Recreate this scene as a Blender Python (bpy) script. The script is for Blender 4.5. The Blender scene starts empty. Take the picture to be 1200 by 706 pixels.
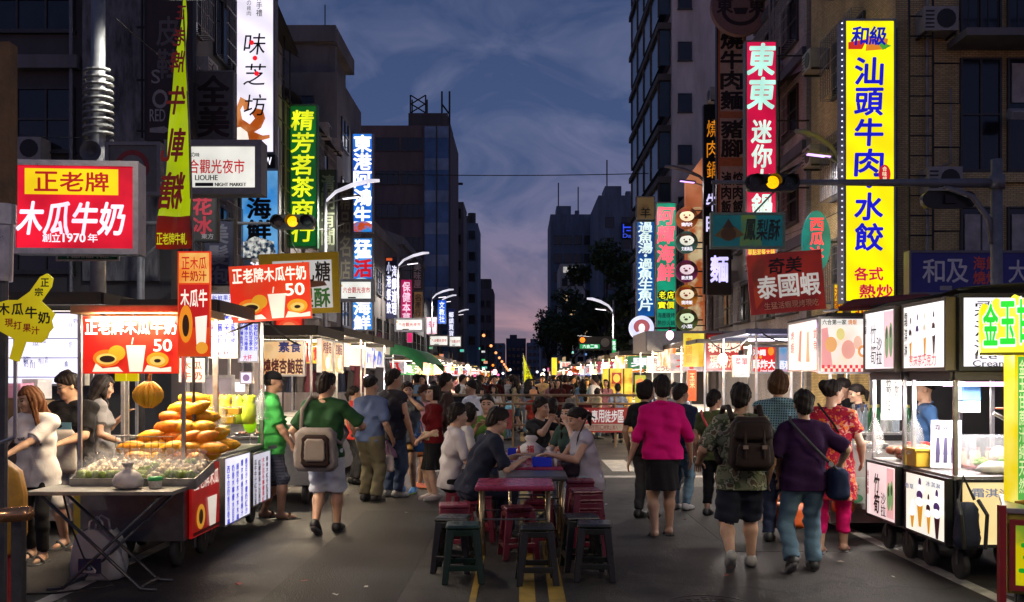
import bpy, math, random
import numpy as np
from mathutils import Vector, Matrix, Euler
sc = bpy.context.scene
COL = sc.collection
PI = math.pi
R = math.radians
rnd = random.Random(11)
# ------------------------------------------------------------------ camera
EYE = 1.63            # eye height of the photographer
FP = 1100.0           # focal length in photograph pixels (1200 wide)
VX, VY = 610.0, 443.0 # where the street vanishes in the photograph
cam_d = bpy.data.cameras.new('camera')
cam = bpy.data.objects.new('camera', cam_d)
COL.objects.link(cam)
cam.location = (0, 0, EYE)
cam.rotation_euler = (R(90), 0, 0)
cam_d.sensor_width = 36
cam_d.lens = 36 * FP / 1200
cam_d.shift_x = -(VX - 600) / 1200
cam_d.shift_y = (VY - 353) / 1200
cam_d.clip_start = 0.1
cam_d.clip_end = 5000
sc.camera = cam
# ------------------------------------------------------------------ sky, exposure
w = bpy.data.worlds.new('World')
sc.world = w
w.use_nodes = True
nt = w.node_tree
nt.nodes.clear()
def N(t, kind, **kw):
	n = t.nodes.new(kind)
	for k, v in kw.items():
		setattr(n, k, v)
	return n
out = N(nt, 'ShaderNodeOutputWorld')
bg = N(nt, 'ShaderNodeBackground')
sky = N(nt, 'ShaderNodeTexSky', sky_type='NISHITA', sun_disc=False)
sky.sun_elevation = R(-3.0)
sky.sun_rotation = R(-8)
tc = N(nt, 'ShaderNodeTexCoord')
sep = N(nt, 'ShaderNodeSeparateXYZ')
nt.links.new(tc.outputs['Generated'], sep.inputs[0])
grad = N(nt, 'ShaderNodeValToRGB')
cr = grad.color_ramp
cr.elements[0].position = 0.0;  cr.elements[0].color = (0.290, 0.172, 0.200, 1)
cr.elements[1].position = 1.0;  cr.elements[1].color = (0.030, 0.045, 0.10, 1)
for p, c in ((.045, (0.190, 0.140, 0.200, 1)), (.10, (0.098, 0.098, 0.185, 1)), (.17, (0.066, 0.085, 0.185, 1)), (.27, (0.047, 0.072, 0.170, 1)), (.40, (0.038, 0.060, 0.145, 1))):
	e = cr.elements.new(p); e.color = c
nt.links.new(sep.outputs['Z'], grad.inputs[0])
# cloud banks: noise stretched along the horizon
mp = N(nt, 'ShaderNodeMapping')
mp.inputs['Scale'].default_value = (5.0, 1.3, 11.0)
mp.inputs['Location'].default_value = (1.7, .4, .55)
mp.inputs['Rotation'].default_value = (0, R(-22), 0)
nt.links.new(tc.outputs['Generated'], mp.inputs[0])
nz = N(nt, 'ShaderNodeTexNoise')
nz.inputs['Scale'].default_value = 1.5
nz.inputs['Detail'].default_value = 7
nz.inputs['Roughness'].default_value = .55
nz.inputs['Distortion'].default_value = .9
nt.links.new(mp.outputs[0], nz.inputs['Vector'])
cl = N(nt, 'ShaderNodeValToRGB')
cl.color_ramp.elements[0].position = .44; cl.color_ramp.elements[0].color = (.84, .92, .95, 1)
cl.color_ramp.elements[1].position = .66; cl.color_ramp.elements[1].color = (2.05, 1.60, 1.30, 1)
nt.links.new(nz.outputs['Fac'], cl.inputs[0])
mx = N(nt, 'ShaderNodeMix', data_type='RGBA', blend_type='MULTIPLY')
mx.inputs['Factor'].default_value = 1
nt.links.new(grad.outputs[0], mx.inputs['A'])
nt.links.new(cl.outputs[0], mx.inputs['B'])
ad = N(nt, 'ShaderNodeMix', data_type='RGBA', blend_type='ADD')
ad.inputs['Factor'].default_value = .05
nt.links.new(mx.outputs['Result'], ad.inputs['A'])
nt.links.new(sky.outputs[0], ad.inputs['B'])
nt.links.new(ad.outputs['Result'], bg.inputs['Color'])
bg.inputs['Strength'].default_value = 1.18
nt.links.new(bg.outputs[0], out.inputs[0])
sc.view_settings.view_transform = 'Standard'
sc.view_settings.look = 'None'
sc.view_settings.exposure = 0.0
sc.view_settings.gamma = 1
sc.view_settings.use_curve_mapping = False
sc.render.engine = 'CYCLES'
sc.cycles.use_denoising = True
sc.cycles.max_bounces = 5
sc.cycles.diffuse_bounces = 3
sc.cycles.glossy_bounces = 3
sc.cycles.transparent_max_bounces = 12
sc.cycles.sample_clamp_indirect = 4
sc.cycles.caustics_reflective = False
sc.cycles.caustics_refractive = False
# ------------------------------------------------------------------ measuring
def at(px, py, D):
	"""world point that the photograph shows at pixel (px, py), D metres down the street"""
	return ((px - VX) * D / FP, D, EYE + (VY - py) * D / FP)
def gx(px, D): return (px - VX) * D / FP
def gz(py, D): return EYE + (VY - py) * D / FP
def gD(py): return FP * EYE / (py - VY)   # distance of a ground point
# ------------------------------------------------------------------ materials
_mats = {}
def _key(*a): return repr(a)
def new_mat(name):
	m = bpy.data.materials.new(name)
	m.use_nodes = True
	t = m.node_tree
	b = t.nodes['Principled BSDF']
	return m, t, b
def plain(col, rough=.55, metal=0.0, var=.18, scale=9.0, bump=0.0, name='paint', spec=.5, coat=0.0, bscale=None):
	k = _key('p', col, rough, metal, var, scale, bump, spec, coat, bscale)
	if k in _mats: return _mats[k]
	m, t, b = new_mat(name)
	tc = N(t, 'ShaderNodeTexCoord')
	nz = N(t, 'ShaderNodeTexNoise')
	nz.inputs['Scale'].default_value = scale; nz.inputs['Detail'].default_value = 6; nz.inputs['Roughness'].default_value = .62
	t.links.new(tc.outputs['Object'], nz.inputs['Vector'])
	mr = N(t, 'ShaderNodeMapRange')
	mr.inputs['From Min'].default_value = .3; mr.inputs['From Max'].default_value = .7
	mr.inputs['To Min'].default_value = 1 - var; mr.inputs['To Max'].default_value = 1 + var
	t.links.new(nz.outputs['Fac'], mr.inputs['Value'])
	mu = N(t, 'ShaderNodeVectorMath', operation='SCALE')
	mu.inputs[0].default_value = col[:3]
	t.links.new(mr.outputs[0], mu.inputs['Scale'])
	t.links.new(mu.outputs[0], b.inputs['Base Color'])
	r2 = N(t, 'ShaderNodeMapRange')
	r2.inputs['To Min'].default_value = max(.05, rough - .12); r2.inputs['To Max'].default_value = min(1, rough + .12)
	t.links.new(nz.outputs['Fac'], r2.inputs['Value'])
	t.links.new(r2.outputs[0], b.inputs['Roughness'])
	b.inputs['Metallic'].default_value = metal
	b.inputs['Specular IOR Level'].default_value = spec
	b.inputs['Coat Weight'].default_value = coat
	if bump:
		n2 = N(t, 'ShaderNodeTexNoise')
		n2.inputs['Scale'].default_value = bscale or scale * 6; n2.inputs['Detail'].default_value = 5
		t.links.new(tc.outputs['Object'], n2.inputs['Vector'])
		bp = N(t, 'ShaderNodeBump')
		bp.inputs['Strength'].default_value = bump; bp.inputs['Distance'].default_value = .02
		t.links.new(n2.outputs['Fac'], bp.inputs['Height'])
		t.links.new(bp.outputs[0], b.inputs['Normal'])
	_mats[k] = m
	return m
def tubes(t, tc, src, b, strength=None):
	"""uneven light of the tubes behind a lit face: bands put into the emission"""
	wv = N(t, 'ShaderNodeTexWave', wave_type='BANDS', bands_direction='DIAGONAL'); wv.inputs['Scale'].default_value = .45; wv.inputs['Distortion'].default_value = 6; wv.inputs['Detail'].default_value = 3
	t.links.new(tc.outputs['Object'], wv.inputs['Vector'])
	m2 = N(t, 'ShaderNodeMapRange'); m2.inputs['To Min'].default_value = .88; m2.inputs['To Max'].default_value = 1.08
	t.links.new(wv.outputs['Fac'], m2.inputs['Value'])
	m3 = N(t, 'ShaderNodeMath', operation='MULTIPLY'); t.links.new(m2.outputs[0], m3.inputs[0])
	if src is not None: t.links.new(src.outputs[0], m3.inputs[1])
	else: m3.inputs[1].default_value = strength
	t.links.new(m3.outputs[0], b.inputs['Emission Strength'])
def glow(col, strength=1.0, var=.12, scale=3.0, name='glow_surface', base=None):
	"""a lit panel, tube or lamp, and goods with a painted glow: plastic that gives off light a little unevenly"""
	k = _key('g', col, strength, var, scale, base)
	if k in _mats: return _mats[k]
	m, t, b = new_mat(name)
	tc = N(t, 'ShaderNodeTexCoord')
	nz = N(t, 'ShaderNodeTexNoise')
	nz.inputs['Scale'].default_value = scale; nz.inputs['Detail'].default_value = 3
	t.links.new(tc.outputs['Object'], nz.inputs['Vector'])
	mr = N(t, 'ShaderNodeMapRange')
	mr.inputs['From Min'].default_value = .3; mr.inputs['From Max'].default_value = .7
	mr.inputs['To Min'].default_value = strength * (1 - var); mr.inputs['To Max'].default_value = strength * (1 + var)
	t.links.new(nz.outputs['Fac'], mr.inputs['Value'])
	tubes(t, tc, mr, b)
	b.inputs['Base Color'].default_value = (*(base or [c * .35 for c in col[:3]]), 1)
	b.inputs['Emission Color'].default_value = (*col[:3], 1)
	b.inputs['Roughness'].default_value = .35
	_mats[k] = m
	return m
def glow2(c1, c2, strength=1.0, scale=4.0, lo=.42, hi=.58, name='glow_print', kind='noise'):
	"""a backlit print, and cloth with a painted glow, with two inks in soft patches"""
	k = _key('g2', c1, c2, strength, scale, lo, hi, kind)
	if k in _mats: return _mats[k]
	m, t, b = new_mat(name)
	tc = N(t, 'ShaderNodeTexCoord')
	if kind == 'noise':
		nz = N(t, 'ShaderNodeTexNoise'); nz.inputs['Scale'].default_value = scale; nz.inputs['Detail'].default_value = 4; o = nz.outputs['Fac']
	else:
		nz = N(t, 'ShaderNodeTexVoronoi'); nz.inputs['Scale'].default_value = scale; o = nz.outputs['Distance']
	t.links.new(tc.outputs['Object'], nz.inputs['Vector'])
	rp = N(t, 'ShaderNodeValToRGB')
	rp.color_ramp.elements[0].position = lo; rp.color_ramp.elements[0].color = (*c1[:3], 1)
	rp.color_ramp.elements[1].position = hi; rp.color_ramp.elements[1].color = (*c2[:3], 1)
	t.links.new(o, rp.inputs[0])
	t.links.new(rp.outputs[0], b.inputs['Emission Color'])
	dk = N(t, 'ShaderNodeVectorMath', operation='SCALE'); dk.inputs['Scale'].default_value = .35; t.links.new(rp.outputs[0], dk.inputs[0]); t.links.new(dk.outputs[0], b.inputs['Base Color'])
	tubes(t, tc, None, b, strength)
	b.inputs['Roughness'].default_value = .4
	_mats[k] = m
	return m
def glass(col=(.9, .95, 1), rough=.05, alpha=.12):
	k = _key('gl', col, rough, alpha)
	if k in _mats: return _mats[k]
	m, t, b = new_mat('clear_sheet')
	b.inputs['Base Color'].default_value = (*col, 1)
	b.inputs['Roughness'].default_value = rough
	b.inputs['Alpha'].default_value = alpha
	b.inputs['Specular IOR Level'].default_value = .8
	nz = N(t, 'ShaderNodeTexNoise'); nz.inputs['Scale'].default_value = 5
	mr = N(t, 'ShaderNodeMapRange'); mr.inputs['To Min'].default_value = alpha * .6; mr.inputs['To Max'].default_value = alpha * 1.4
	t.links.new(nz.outputs['Fac'], mr.inputs['Value']); t.links.new(mr.outputs[0], b.inputs['Alpha'])
	_mats[k] = m
	return m
# ------------------------------------------------------------------ mesh builder
class MB:
	def __init__(s):
		s.v = []; s.f = []; s.mi = []; s.m = 0; s.sm = []; s.smooth = False
	def mat(s, i): s.m = i; return s
	def add(s, vs, fs, M=None):
		b = len(s.v)
		if M is not None: vs = [M @ Vector(v) for v in vs]
		s.v += [tuple(v) for v in vs]
		for f in fs:
			s.f.append([b + i for i in f]); s.mi.append(s.m); s.sm.append(s.smooth)
		return s
	def box(s, c, d, rz=0, M=None, rx=0, ry=0):
		x, y, z = [q / 2 for q in d]
		vs = [(-x,-y,-z),(x,-y,-z),(x,y,-z),(-x,y,-z),(-x,-y,z),(x,-y,z),(x,y,z),(-x,y,z)]
		fs = [(0,3,2,1),(4,5,6,7),(0,1,5,4),(1,2,6,5),(2,3,7,6),(3,0,4,7)]
		T = Matrix.Translation(c) @ Euler((rx, ry, rz)).to_matrix().to_4x4()
		if M is not None: T = M @ T
		return s.add(vs, fs, T)
	def b2(s, lo, hi):
		return s.box([(a + b) / 2 for a, b in zip(lo, hi)], [abs(b - a) for a, b in zip(lo, hi)])
	def quad(s, a, b, c, d): return s.add([a, b, c, d], [(0, 1, 2, 3)])
	def rect(s, x0, z0, x1, z1, y):   # faces -Y
		return s.quad((x0, y, z0), (x1, y, z0), (x1, y, z1), (x0, y, z1))
	def cyl(s, p0, p1, r0, r1=None, n=10, caps=True):
		return s.tube([p0, p1], [r0, r0 if r1 is None else r1], n, caps)
	def tube(s, pts, r, n=8, caps=True):
		pts = [Vector(p) for p in pts]
		rs = r if isinstance(r, (list, tuple)) else [r] * len(pts)
		vs = []; fs = []; prev = None
		for i, p in enumerate(pts):
			d = (pts[min(i + 1, len(pts) - 1)] - pts[max(i - 1, 0)])
			if d.length < 1e-9: d = Vector((0, 0, 1))
			d.normalize()
			if prev is None:
				a = Vector((0, 0, 1)) if abs(d.z) < .9 else Vector((1, 0, 0))
				u = d.cross(a).normalized()
			else:
				u = (prev - d * prev.dot(d))
				u = u.normalized() if u.length > 1e-6 else d.orthogonal().normalized()
			prev = u
			q = d.cross(u)
			for k in range(n):
				t = 2 * PI * k / n
				vs.append(p + (u * math.cos(t) + q * math.sin(t)) * rs[i])
		for i in range(len(pts) - 1):
			for k in range(n):
				fs.append((i*n + k, i*n + (k+1) % n, (i+1)*n + (k+1) % n, (i+1)*n + k))
		if caps:
			fs.append(tuple(range(n - 1, -1, -1))); fs.append(tuple((len(pts)-1)*n + k for k in range(n)))
		return s.add(vs, fs)
	def lathe(s, prof, c=(0,0,0), n=16, M=None, sx=1, sy=1):
		vs = []; fs = []
		for r, z in prof:
			for k in range(n):
				t = 2*PI*k/n
				vs.append((c[0] + r*math.cos(t)*sx, c[1] + r*math.sin(t)*sy, c[2] + z))
		for i in range(len(prof)-1):
			for k in range(n):
				fs.append((i*n+k, i*n+(k+1)%n, (i+1)*n+(k+1)%n, (i+1)*n+k))
		if prof[0][0] > 1e-5: fs.append(tuple(range(n-1, -1, -1)))
		if prof[-1][0] > 1e-5: fs.append(tuple((len(prof)-1)*n+k for k in range(n)))
		return s.add(vs, fs, M)
	def ball(s, c, r, n=12, m=8, sz=None, M=None):
		rr = r if isinstance(r, (tuple, list)) else (r, r, r)
		prof = [(max(math.sin(PI*i/m), 1e-4), -math.cos(PI*i/m)) for i in range(m+1)]
		T = Matrix.Translation(c) @ (M if M is not None else Matrix.Identity(4)) @ Matrix.Diagonal((*rr, 1))
		return s.lathe(prof, n=n, M=T)
	def prism(s, poly, y0, y1, M=None):
		"""outline poly [(x,z)...] counter-clockwise seen from -Y, from y0 (front) to y1"""
		n = len(poly)
		vs = [(x, y0, z) for x, z in poly] + [(x, y1, z) for x, z in poly]
		fs = [tuple(range(n)), tuple(range(2*n-1, n-1, -1))]
		for i in range(n):
			j = (i+1) % n
			fs.append((i, i+n, j+n, j))
		return s.add(vs, fs, M)
	def sheet(s, g):
		"""grid of points g[i][j]"""
		a, b = len(g), len(g[0])
		return s.add([p for row in g for p in row], [(i*b+j, i*b+j+1, (i+1)*b+j+1, (i+1)*b+j) for i in range(a-1) for j in range(b-1)])
def obj(name, mb, mats, parent=None, bevel=0, smooth=None, loc=None):
	me = bpy.data.meshes.new(name)
	me.from_pydata(mb.v, [], mb.f)
	if not isinstance(mats, (list, tuple)): mats = [mats]
	for m in mats: me.materials.append(m)
	if len(mats) > 1: me.polygons.foreach_set('material_index', [min(i, len(mats)-1) for i in mb.mi])
	if smooth: me.polygons.foreach_set('use_smooth', [True]*len(mb.f))
	elif any(mb.sm): me.polygons.foreach_set('use_smooth', mb.sm)
	me.update()
	o = bpy.data.objects.new(name, me)
	COL.objects.link(o)
	if parent is not None: o.parent = parent
	if loc is not None: o.location = loc
	if bevel:
		b = o.modifiers.new('edge', 'BEVEL'); b.width = bevel; b.segments = 2; b.limit_method = 'ANGLE'; b.angle_limit = R(50)
	if smooth:
		pass
	return o
def tag(o, label, cat, group=None, kind=None):
	o['label'] = label; o['category'] = cat
	if group: o['group'] = group
	if kind: o['kind'] = kind
	return o
def thing(name, label, cat, loc=(0,0,0), rz=0, group=None):
	o = bpy.data.objects.new(name, None)
	COL.objects.link(o)
	o.empty_display_size = .1
	o.location = loc; o.rotation_euler = (0, 0, rz)
	return tag(o, label, cat, group)
def struct(name, mb, mats, **kw):
	o = obj(name, mb, mats, **kw); o['kind'] = 'structure'; return o
def kids(o): return [c for c in COL.objects if c.parent == o]
def dup(src, children, loc, rz, label=None, group=None):
	"""copy of a thing and of its parts [(part, [sub-parts])]"""
	r = src.copy(); COL.objects.link(r); r.location = loc; r.rotation_euler = (0, 0, rz)
	if label: r['label'] = label
	if group: r['group'] = group
	for ch, sub in children:
		c = ch.copy(); COL.objects.link(c); c.parent = r
		for g in sub:
			d = g.copy(); COL.objects.link(d); d.parent = c
	return r
def tree_of(o): return [(c, list(c.children)) for c in o.children]
def lamp(kind, loc, energy, col, size=.2, rot=None, name='lamp_light', parent=None, sy=None, spot=None):
	L = bpy.data.lights.new(name, kind)
	L.energy = energy; L.color = col
	if kind == 'AREA':
		L.size = size
		if sy: L.shape = 'RECTANGLE'; L.size_y = sy
	elif kind == 'SPOT':
		L.shadow_soft_size = size; L.spot_size = spot or R(150); L.spot_blend = .6
	else: L.shadow_soft_size = size
	o = bpy.data.objects.new(name, L); COL.objects.link(o); o.location = loc
	if rot: o.rotation_euler = rot
	if parent: o.parent = parent
	return o
# ------------------------------------------------------------------ lettering
_gl = {}
def glyph(ch):
	k = ch
	if k in _gl: return _gl[k]
	c = bpy.data.curves.new('tmp', 'FONT'); c.body = ch; c.resolution_u = 3
	o = bpy.data.objects.new('tmp', c)
	m = o.to_mesh()
	vs = np.array([v.co[:] for v in m.vertices]) if len(m.vertices) else np.zeros((0, 3))
	fs = [tuple(p.vertices) for p in m.polygons]
	o.to_mesh_clear()
	bpy.data.objects.remove(o); bpy.data.curves.remove(c)
	if len(vs):
		lo = vs.min(0); hi = vs.max(0)
	else: lo = np.zeros(3); hi = np.ones(3)
	_gl[k] = (vs, fs, lo, hi)
	return _gl[k]
def put(mb, ch, x0, z0, x1, z1, y=0, bold=.018, slant=0, wob=None, flip=False):
	"""fit a character or a word into the cell x0..x1, z0..z1 of the plane y, facing -Y"""
	vs, fs, lo, hi = glyph(ch)
	if not len(vs): return
	w_, h_ = hi[0]-lo[0], max(hi[1]-lo[1], 1e-6)
	if ch in '一':  # flat strokes keep their thickness
		h_ = w_
	if bold > .002:   # heavier strokes: the outline again, shifted by a hair each way
		dx, dz = (x1-x0)*bold*.75, (z1-z0)*bold*.75
		for i, (a, b) in enumerate(((1, 0), (-1, 0), (0, 1), (0, -1), (.7, .7), (-.7, .7), (.7, -.7), (-.7, -.7)) if bold > .028 else ((1, 0), (-1, 0), (0, 1), (0, -1))):
			put(mb, ch, x0+a*dx, z0+b*dz, x1+a*dx, z1+b*dz, y-.0001*(i+1), 0, slant, wob, flip)
	x = (vs[:, 0]-lo[0])/max(w_, 1e-6); z = (vs[:, 1]-lo[1])/h_ + (.45 if ch == '一' else 0)
	if flip: x = 1 - x
	X = x0 + x*(x1-x0) + (z-.5)*slant*(z1-z0); Z = z0 + z*(z1-z0)
	if wob: Z = Z + wob*(x-.5)*(z1-z0)
	mb.add([(a, y, b) for a, b in zip(X, Z)], fs if not flip else [f[::-1] for f in fs])
def column(mb, s, xc, z1, cw, chh, gap=.12, y=0, bold=.018, slant=0, wob=0):
	"""characters one under the other from z1 down"""
	z = z1
	for ch in s:
		if ch == ' ': z -= chh*.5; continue
		if ch in '·.':
			mb.ball((xc, y, z-chh*.2), (cw*.12, .002, cw*.12), 8, 4); z -= chh*.5; continue
		put(mb, ch, xc-cw/2, z-chh, xc+cw/2, z, y, bold, slant, wob); z -= chh*(1+gap)
	return z
def row(mb, s, x0, x1, z0, z1, y=0, gap=.1, bold=.018, slant=0, wob=0):
	"""full-width characters side by side from x0 to x1"""
	n = len(s); cw = (x1-x0)/(n+gap*(n-1))
	for i, ch in enumerate(s):
		if ch == ' ': continue
		a = x0+i*cw*(1+gap)
		put(mb, ch, a, z0, a+cw, z1, y, bold, slant, wob)
# ------------------------------------------------------------------ people: distance-field bodies and clothes
def V(*a): return np.array(a, float)
def nrm(v): return v/max(np.linalg.norm(v), 1e-9)
class SDF:
	def __init__(s): s.p = []; s.c = []; s.lo = np.full(3, 1e9); s.hi = np.full(3, -1e9); s.disp = None; s.un = []
	def _bb(s, lo, hi): s.lo = np.minimum(s.lo, lo); s.hi = np.maximum(s.hi, hi)
	def rc(s, a, b, ra, rb=None, k=.02, end=False, start=False, sq=None):
		"""round cone from a to b; end/start cut flat; sq=(axis, factor) squeezes across axis"""
		a = np.asarray(a, float); b = np.asarray(b, float); rb = ra if rb is None else rb
		d = b-a; L2 = max(d @ d, 1e-9); L = math.sqrt(L2); dn = d/L
		e = max(ra, rb)
		lo = np.minimum(a, b)-e; hi = np.maximum(a, b)+e
		def fn(X, Y, Z):
			px, py, pz = X-a[0], Y-a[1], Z-a[2]
			t = (px*d[0]+py*d[1]+pz*d[2])/L2
			tt = np.clip(t, 0, 1)
			qx, qy, qz = px-tt*d[0], py-tt*d[1], pz-tt*d[2]
			dd = qx*qx+qy*qy+qz*qz
			if sq is not None:
				ax, f = sq
				c = qx*ax[0]+qy*ax[1]+qz*ax[2]
				dd = dd + c*c*(f*f-1)
			r = np.sqrt(dd)-(ra+(rb-ra)*tt)
			if end: r = np.maximum(r, (t-1)*L)
			if start: r = np.maximum(r, -t*L)
			return r
		s.p.append((fn, lo, hi, k)); s._bb(lo, hi); return s
	def el(s, c, r, ax=None, k=.02):
		c = np.asarray(c, float); r = np.asarray(r, float)
		e = r.max(); lo = c-e; hi = c+e
		A = np.eye(3) if ax is None else np.array(ax)
		def fn(X, Y, Z):
			p = [X-c[0], Y-c[1], Z-c[2]]
			q = [(p[0]*A[i][0]+p[1]*A[i][1]+p[2]*A[i][2]) for i in range(3)]
			k0 = np.sqrt(sum((q[i]/r[i])**2 for i in range(3)))
			k1 = np.sqrt(sum((q[i]/r[i]**2)**2 for i in range(3)))+1e-6
			return k0*(k0-1)/k1
		s.p.append((fn, lo, hi, k)); s._bb(lo, hi); return s
	def ring(s, c, up, Rr, r, k=.01, fw=None, stretch=1.0):
		c = np.asarray(c, float); up = nrm(np.asarray(up, float))
		lo = c-(Rr*stretch+r); hi = c+(Rr*stretch+r)
		def fn(X, Y, Z):
			px, py, pz = X-c[0], Y-c[1], Z-c[2]
			h = px*up[0]+py*up[1]+pz*up[2]
			q2 = px*px+py*py+pz*pz-h*h
			return np.sqrt((np.sqrt(np.maximum(q2, 1e-9))-Rr)**2+h*h)-r
		s.p.append((fn, lo, hi, k)); s._bb(lo, hi); return s
	def cut(s, fn): s.c.append(fn); return s
	def plane(s, p, n):
		"""keep the side that n points away from"""
		p = np.asarray(p, float); n = nrm(np.asarray(n, float))
		s.c.append(lambda X, Y, Z: (X-p[0])*n[0]+(Y-p[1])*n[1]+(Z-p[2])*n[2]); return s
	def mesh(s, h):
		pad = .05
		lo = s.lo-3*h; hi = s.hi+3*h
		n = np.ceil((hi-lo)/h).astype(int)+1
		ax = [lo[i]+h*np.arange(n[i]) for i in range(3)]
		F = np.full(n, pad, np.float32)
		s.fill(F, s.p, lo, h, n, ax, pad)
		G = (ax[0][:, None, None], ax[1][None, :, None], ax[2][None, None, :])
		if s.disp is not None: F = F+s.disp(*G)
		for prims, o_, reach in s.un:      # stay outside of what is worn or stands underneath
			U = np.full(n, pad, np.float32); s.fill(U, prims, lo, h, n, ax, pad)
			F = np.where(F < reach, np.minimum(F, U-o_), F)
		for c in s.c: F = np.maximum(F, c(*G))
		return surfnet(F, lo, h)
	@staticmethod
	def fill(F, prims, lo, h, n, ax, pad):
		for fn, a, b, k in prims:
			i0 = np.maximum(np.floor((a-pad-lo)/h).astype(int), 0); i1 = np.minimum(np.ceil((b+pad-lo)/h).astype(int)+1, n)
			if (i1 <= i0).any(): continue
			sl = tuple(slice(i0[i], i1[i]) for i in range(3))
			d = np.minimum(fn(ax[0][sl[0]][:, None, None], ax[1][sl[1]][None, :, None], ax[2][sl[2]][None, None, :]), pad)
			o = F[sl]
			hh = np.clip(.5+.5*(o-d)/k, 0, 1)
			F[sl] = o+(d-o)*hh-k*hh*(1-hh)
def surfnet(F, lo, h):
	S = F < 0
	nx, ny, nz = F.shape
	cor = [(i, j, k) for i in (0, 1) for j in (0, 1) for k in (0, 1)]
	sl = lambda c: (slice(c[0], nx-1+c[0]), slice(c[1], ny-1+c[1]), slice(c[2], nz-1+c[2]))
	cnt = np.zeros((nx-1, ny-1, nz-1), np.int8)
	for c in cor: cnt += S[sl(c)]
	act = (cnt > 0) & (cnt < 8)
	I = np.argwhere(act)
	idx = np.full(act.shape, -1, np.int64); idx[act] = np.arange(len(I))
	P = np.zeros((len(I), 3)); W = np.zeros(len(I))
	val = {c: F[I[:, 0]+c[0], I[:, 1]+c[1], I[:, 2]+c[2]] for c in cor}
	for a in cor:
		for x in range(3):
			if a[x] == 0:
				b = list(a); b[x] = 1; b = tuple(b)
				fa, fb = val[a], val[b]
				m = (fa < 0) != (fb < 0)
				t = np.where(m, fa/np.where(m, fa-fb, 1), 0)
				for i in range(3): P[:, i] += np.where(m, a[i]+(b[i]-a[i])*t, 0)
				W += m
	Vv = lo+h*(I+P/np.maximum(W, 1)[:, None])
	Q = []
	for x in range(3):
		u, w_ = (x+1) % 3, (x+2) % 3
		a = [slice(1, -1)]*3; a[x] = slice(0, -1); b = [slice(1, -1)]*3; b[x] = slice(1, None)
		sa, sb = S[tuple(a)], S[tuple(b)]
		E_ = np.argwhere(sa != sb)
		if not len(E_): continue
		ins = sa[tuple(E_.T)]
		E_ = E_+1; E_[:, x] -= 1
		du = np.zeros(3, int); du[u] = 1; dw = np.zeros(3, int); dw[w_] = 1
		q = np.stack([idx[tuple((E_-du-dw).T)], idx[tuple((E_-dw).T)], idx[tuple(E_.T)], idx[tuple((E_-du).T)]], 1)
		q[~ins] = q[~ins][:, ::-1]
		Q.append(q)
	Q = np.concatenate(Q)
	Q = Q[(Q >= 0).all(1)]
	return Vv, Q
def npmesh(name, Vv, Q, mats, parent, mi=None, smooth=True, relax=1):
	if relax and len(Q):
		for _ in range(relax):
			acc = np.zeros_like(Vv); c = np.zeros(len(Vv))
			for i in range(4):
				a, b = Q[:, i], Q[:, (i+1) % 4]
				np.add.at(acc, a, Vv[b]); np.add.at(c, a, 1); np.add.at(acc, b, Vv[a]); np.add.at(c, b, 1)
			Vv = Vv*.5+.5*acc/np.maximum(c, 1)[:, None]
	me = bpy.data.meshes.new(name)
	me.vertices.add(len(Vv)); me.vertices.foreach_set('co', Vv.astype(np.float32).ravel())
	me.loops.add(len(Q)*4); me.loops.foreach_set('vertex_index', Q.astype(np.int32).ravel())
	me.polygons.add(len(Q)); me.polygons.foreach_set('loop_start', np.arange(0, len(Q)*4, 4, dtype=np.int32))
	me.polygons.foreach_set('use_smooth', np.full(len(Q), smooth))
	for m in (mats if isinstance(mats, (list, tuple)) else [mats]): me.materials.append(m)
	if mi is not None: me.polygons.foreach_set('material_index', mi.astype(np.int32))
	me.update(calc_edges=True); me.validate()
	o = bpy.data.objects.new(name, me); COL.objects.link(o)
	if parent is not None: o.parent = parent
	return o
def tube_np(pts, rs, n=6):
	mb = MB(); mb.tube([tuple(p) for p in pts], list(rs), n, caps=False)
	v = np.array(mb.v); q = [f for f in mb.f]
	m = len(v); tip = np.asarray(pts[-1]); b = (len(pts)-1)*n
	v = np.vstack([v, tip+nrm(np.asarray(pts[-1])-np.asarray(pts[-2]))*rs[-1]*.7])
	for k in range(0, n, 2): q.append([b+k, b+(k+1) % n, b+(k+2) % n, m])
	return v, np.array(q)
def ik(a, c, l1, l2, pole):
	d = c-a; L = np.linalg.norm(d)
	if L > (l1+l2)*.995:
		c = a+d/L*(l1+l2)*.995; d = c-a; L = np.linalg.norm(d)
	x = (l1*l1-l2*l2+L*L)/(2*L); hgt = math.sqrt(max(l1*l1-x*x, 0))
	dn = d/L; p = pole-dn*(pole @ dn); p = nrm(p)
	return a+dn*x+p*hgt, c
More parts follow.
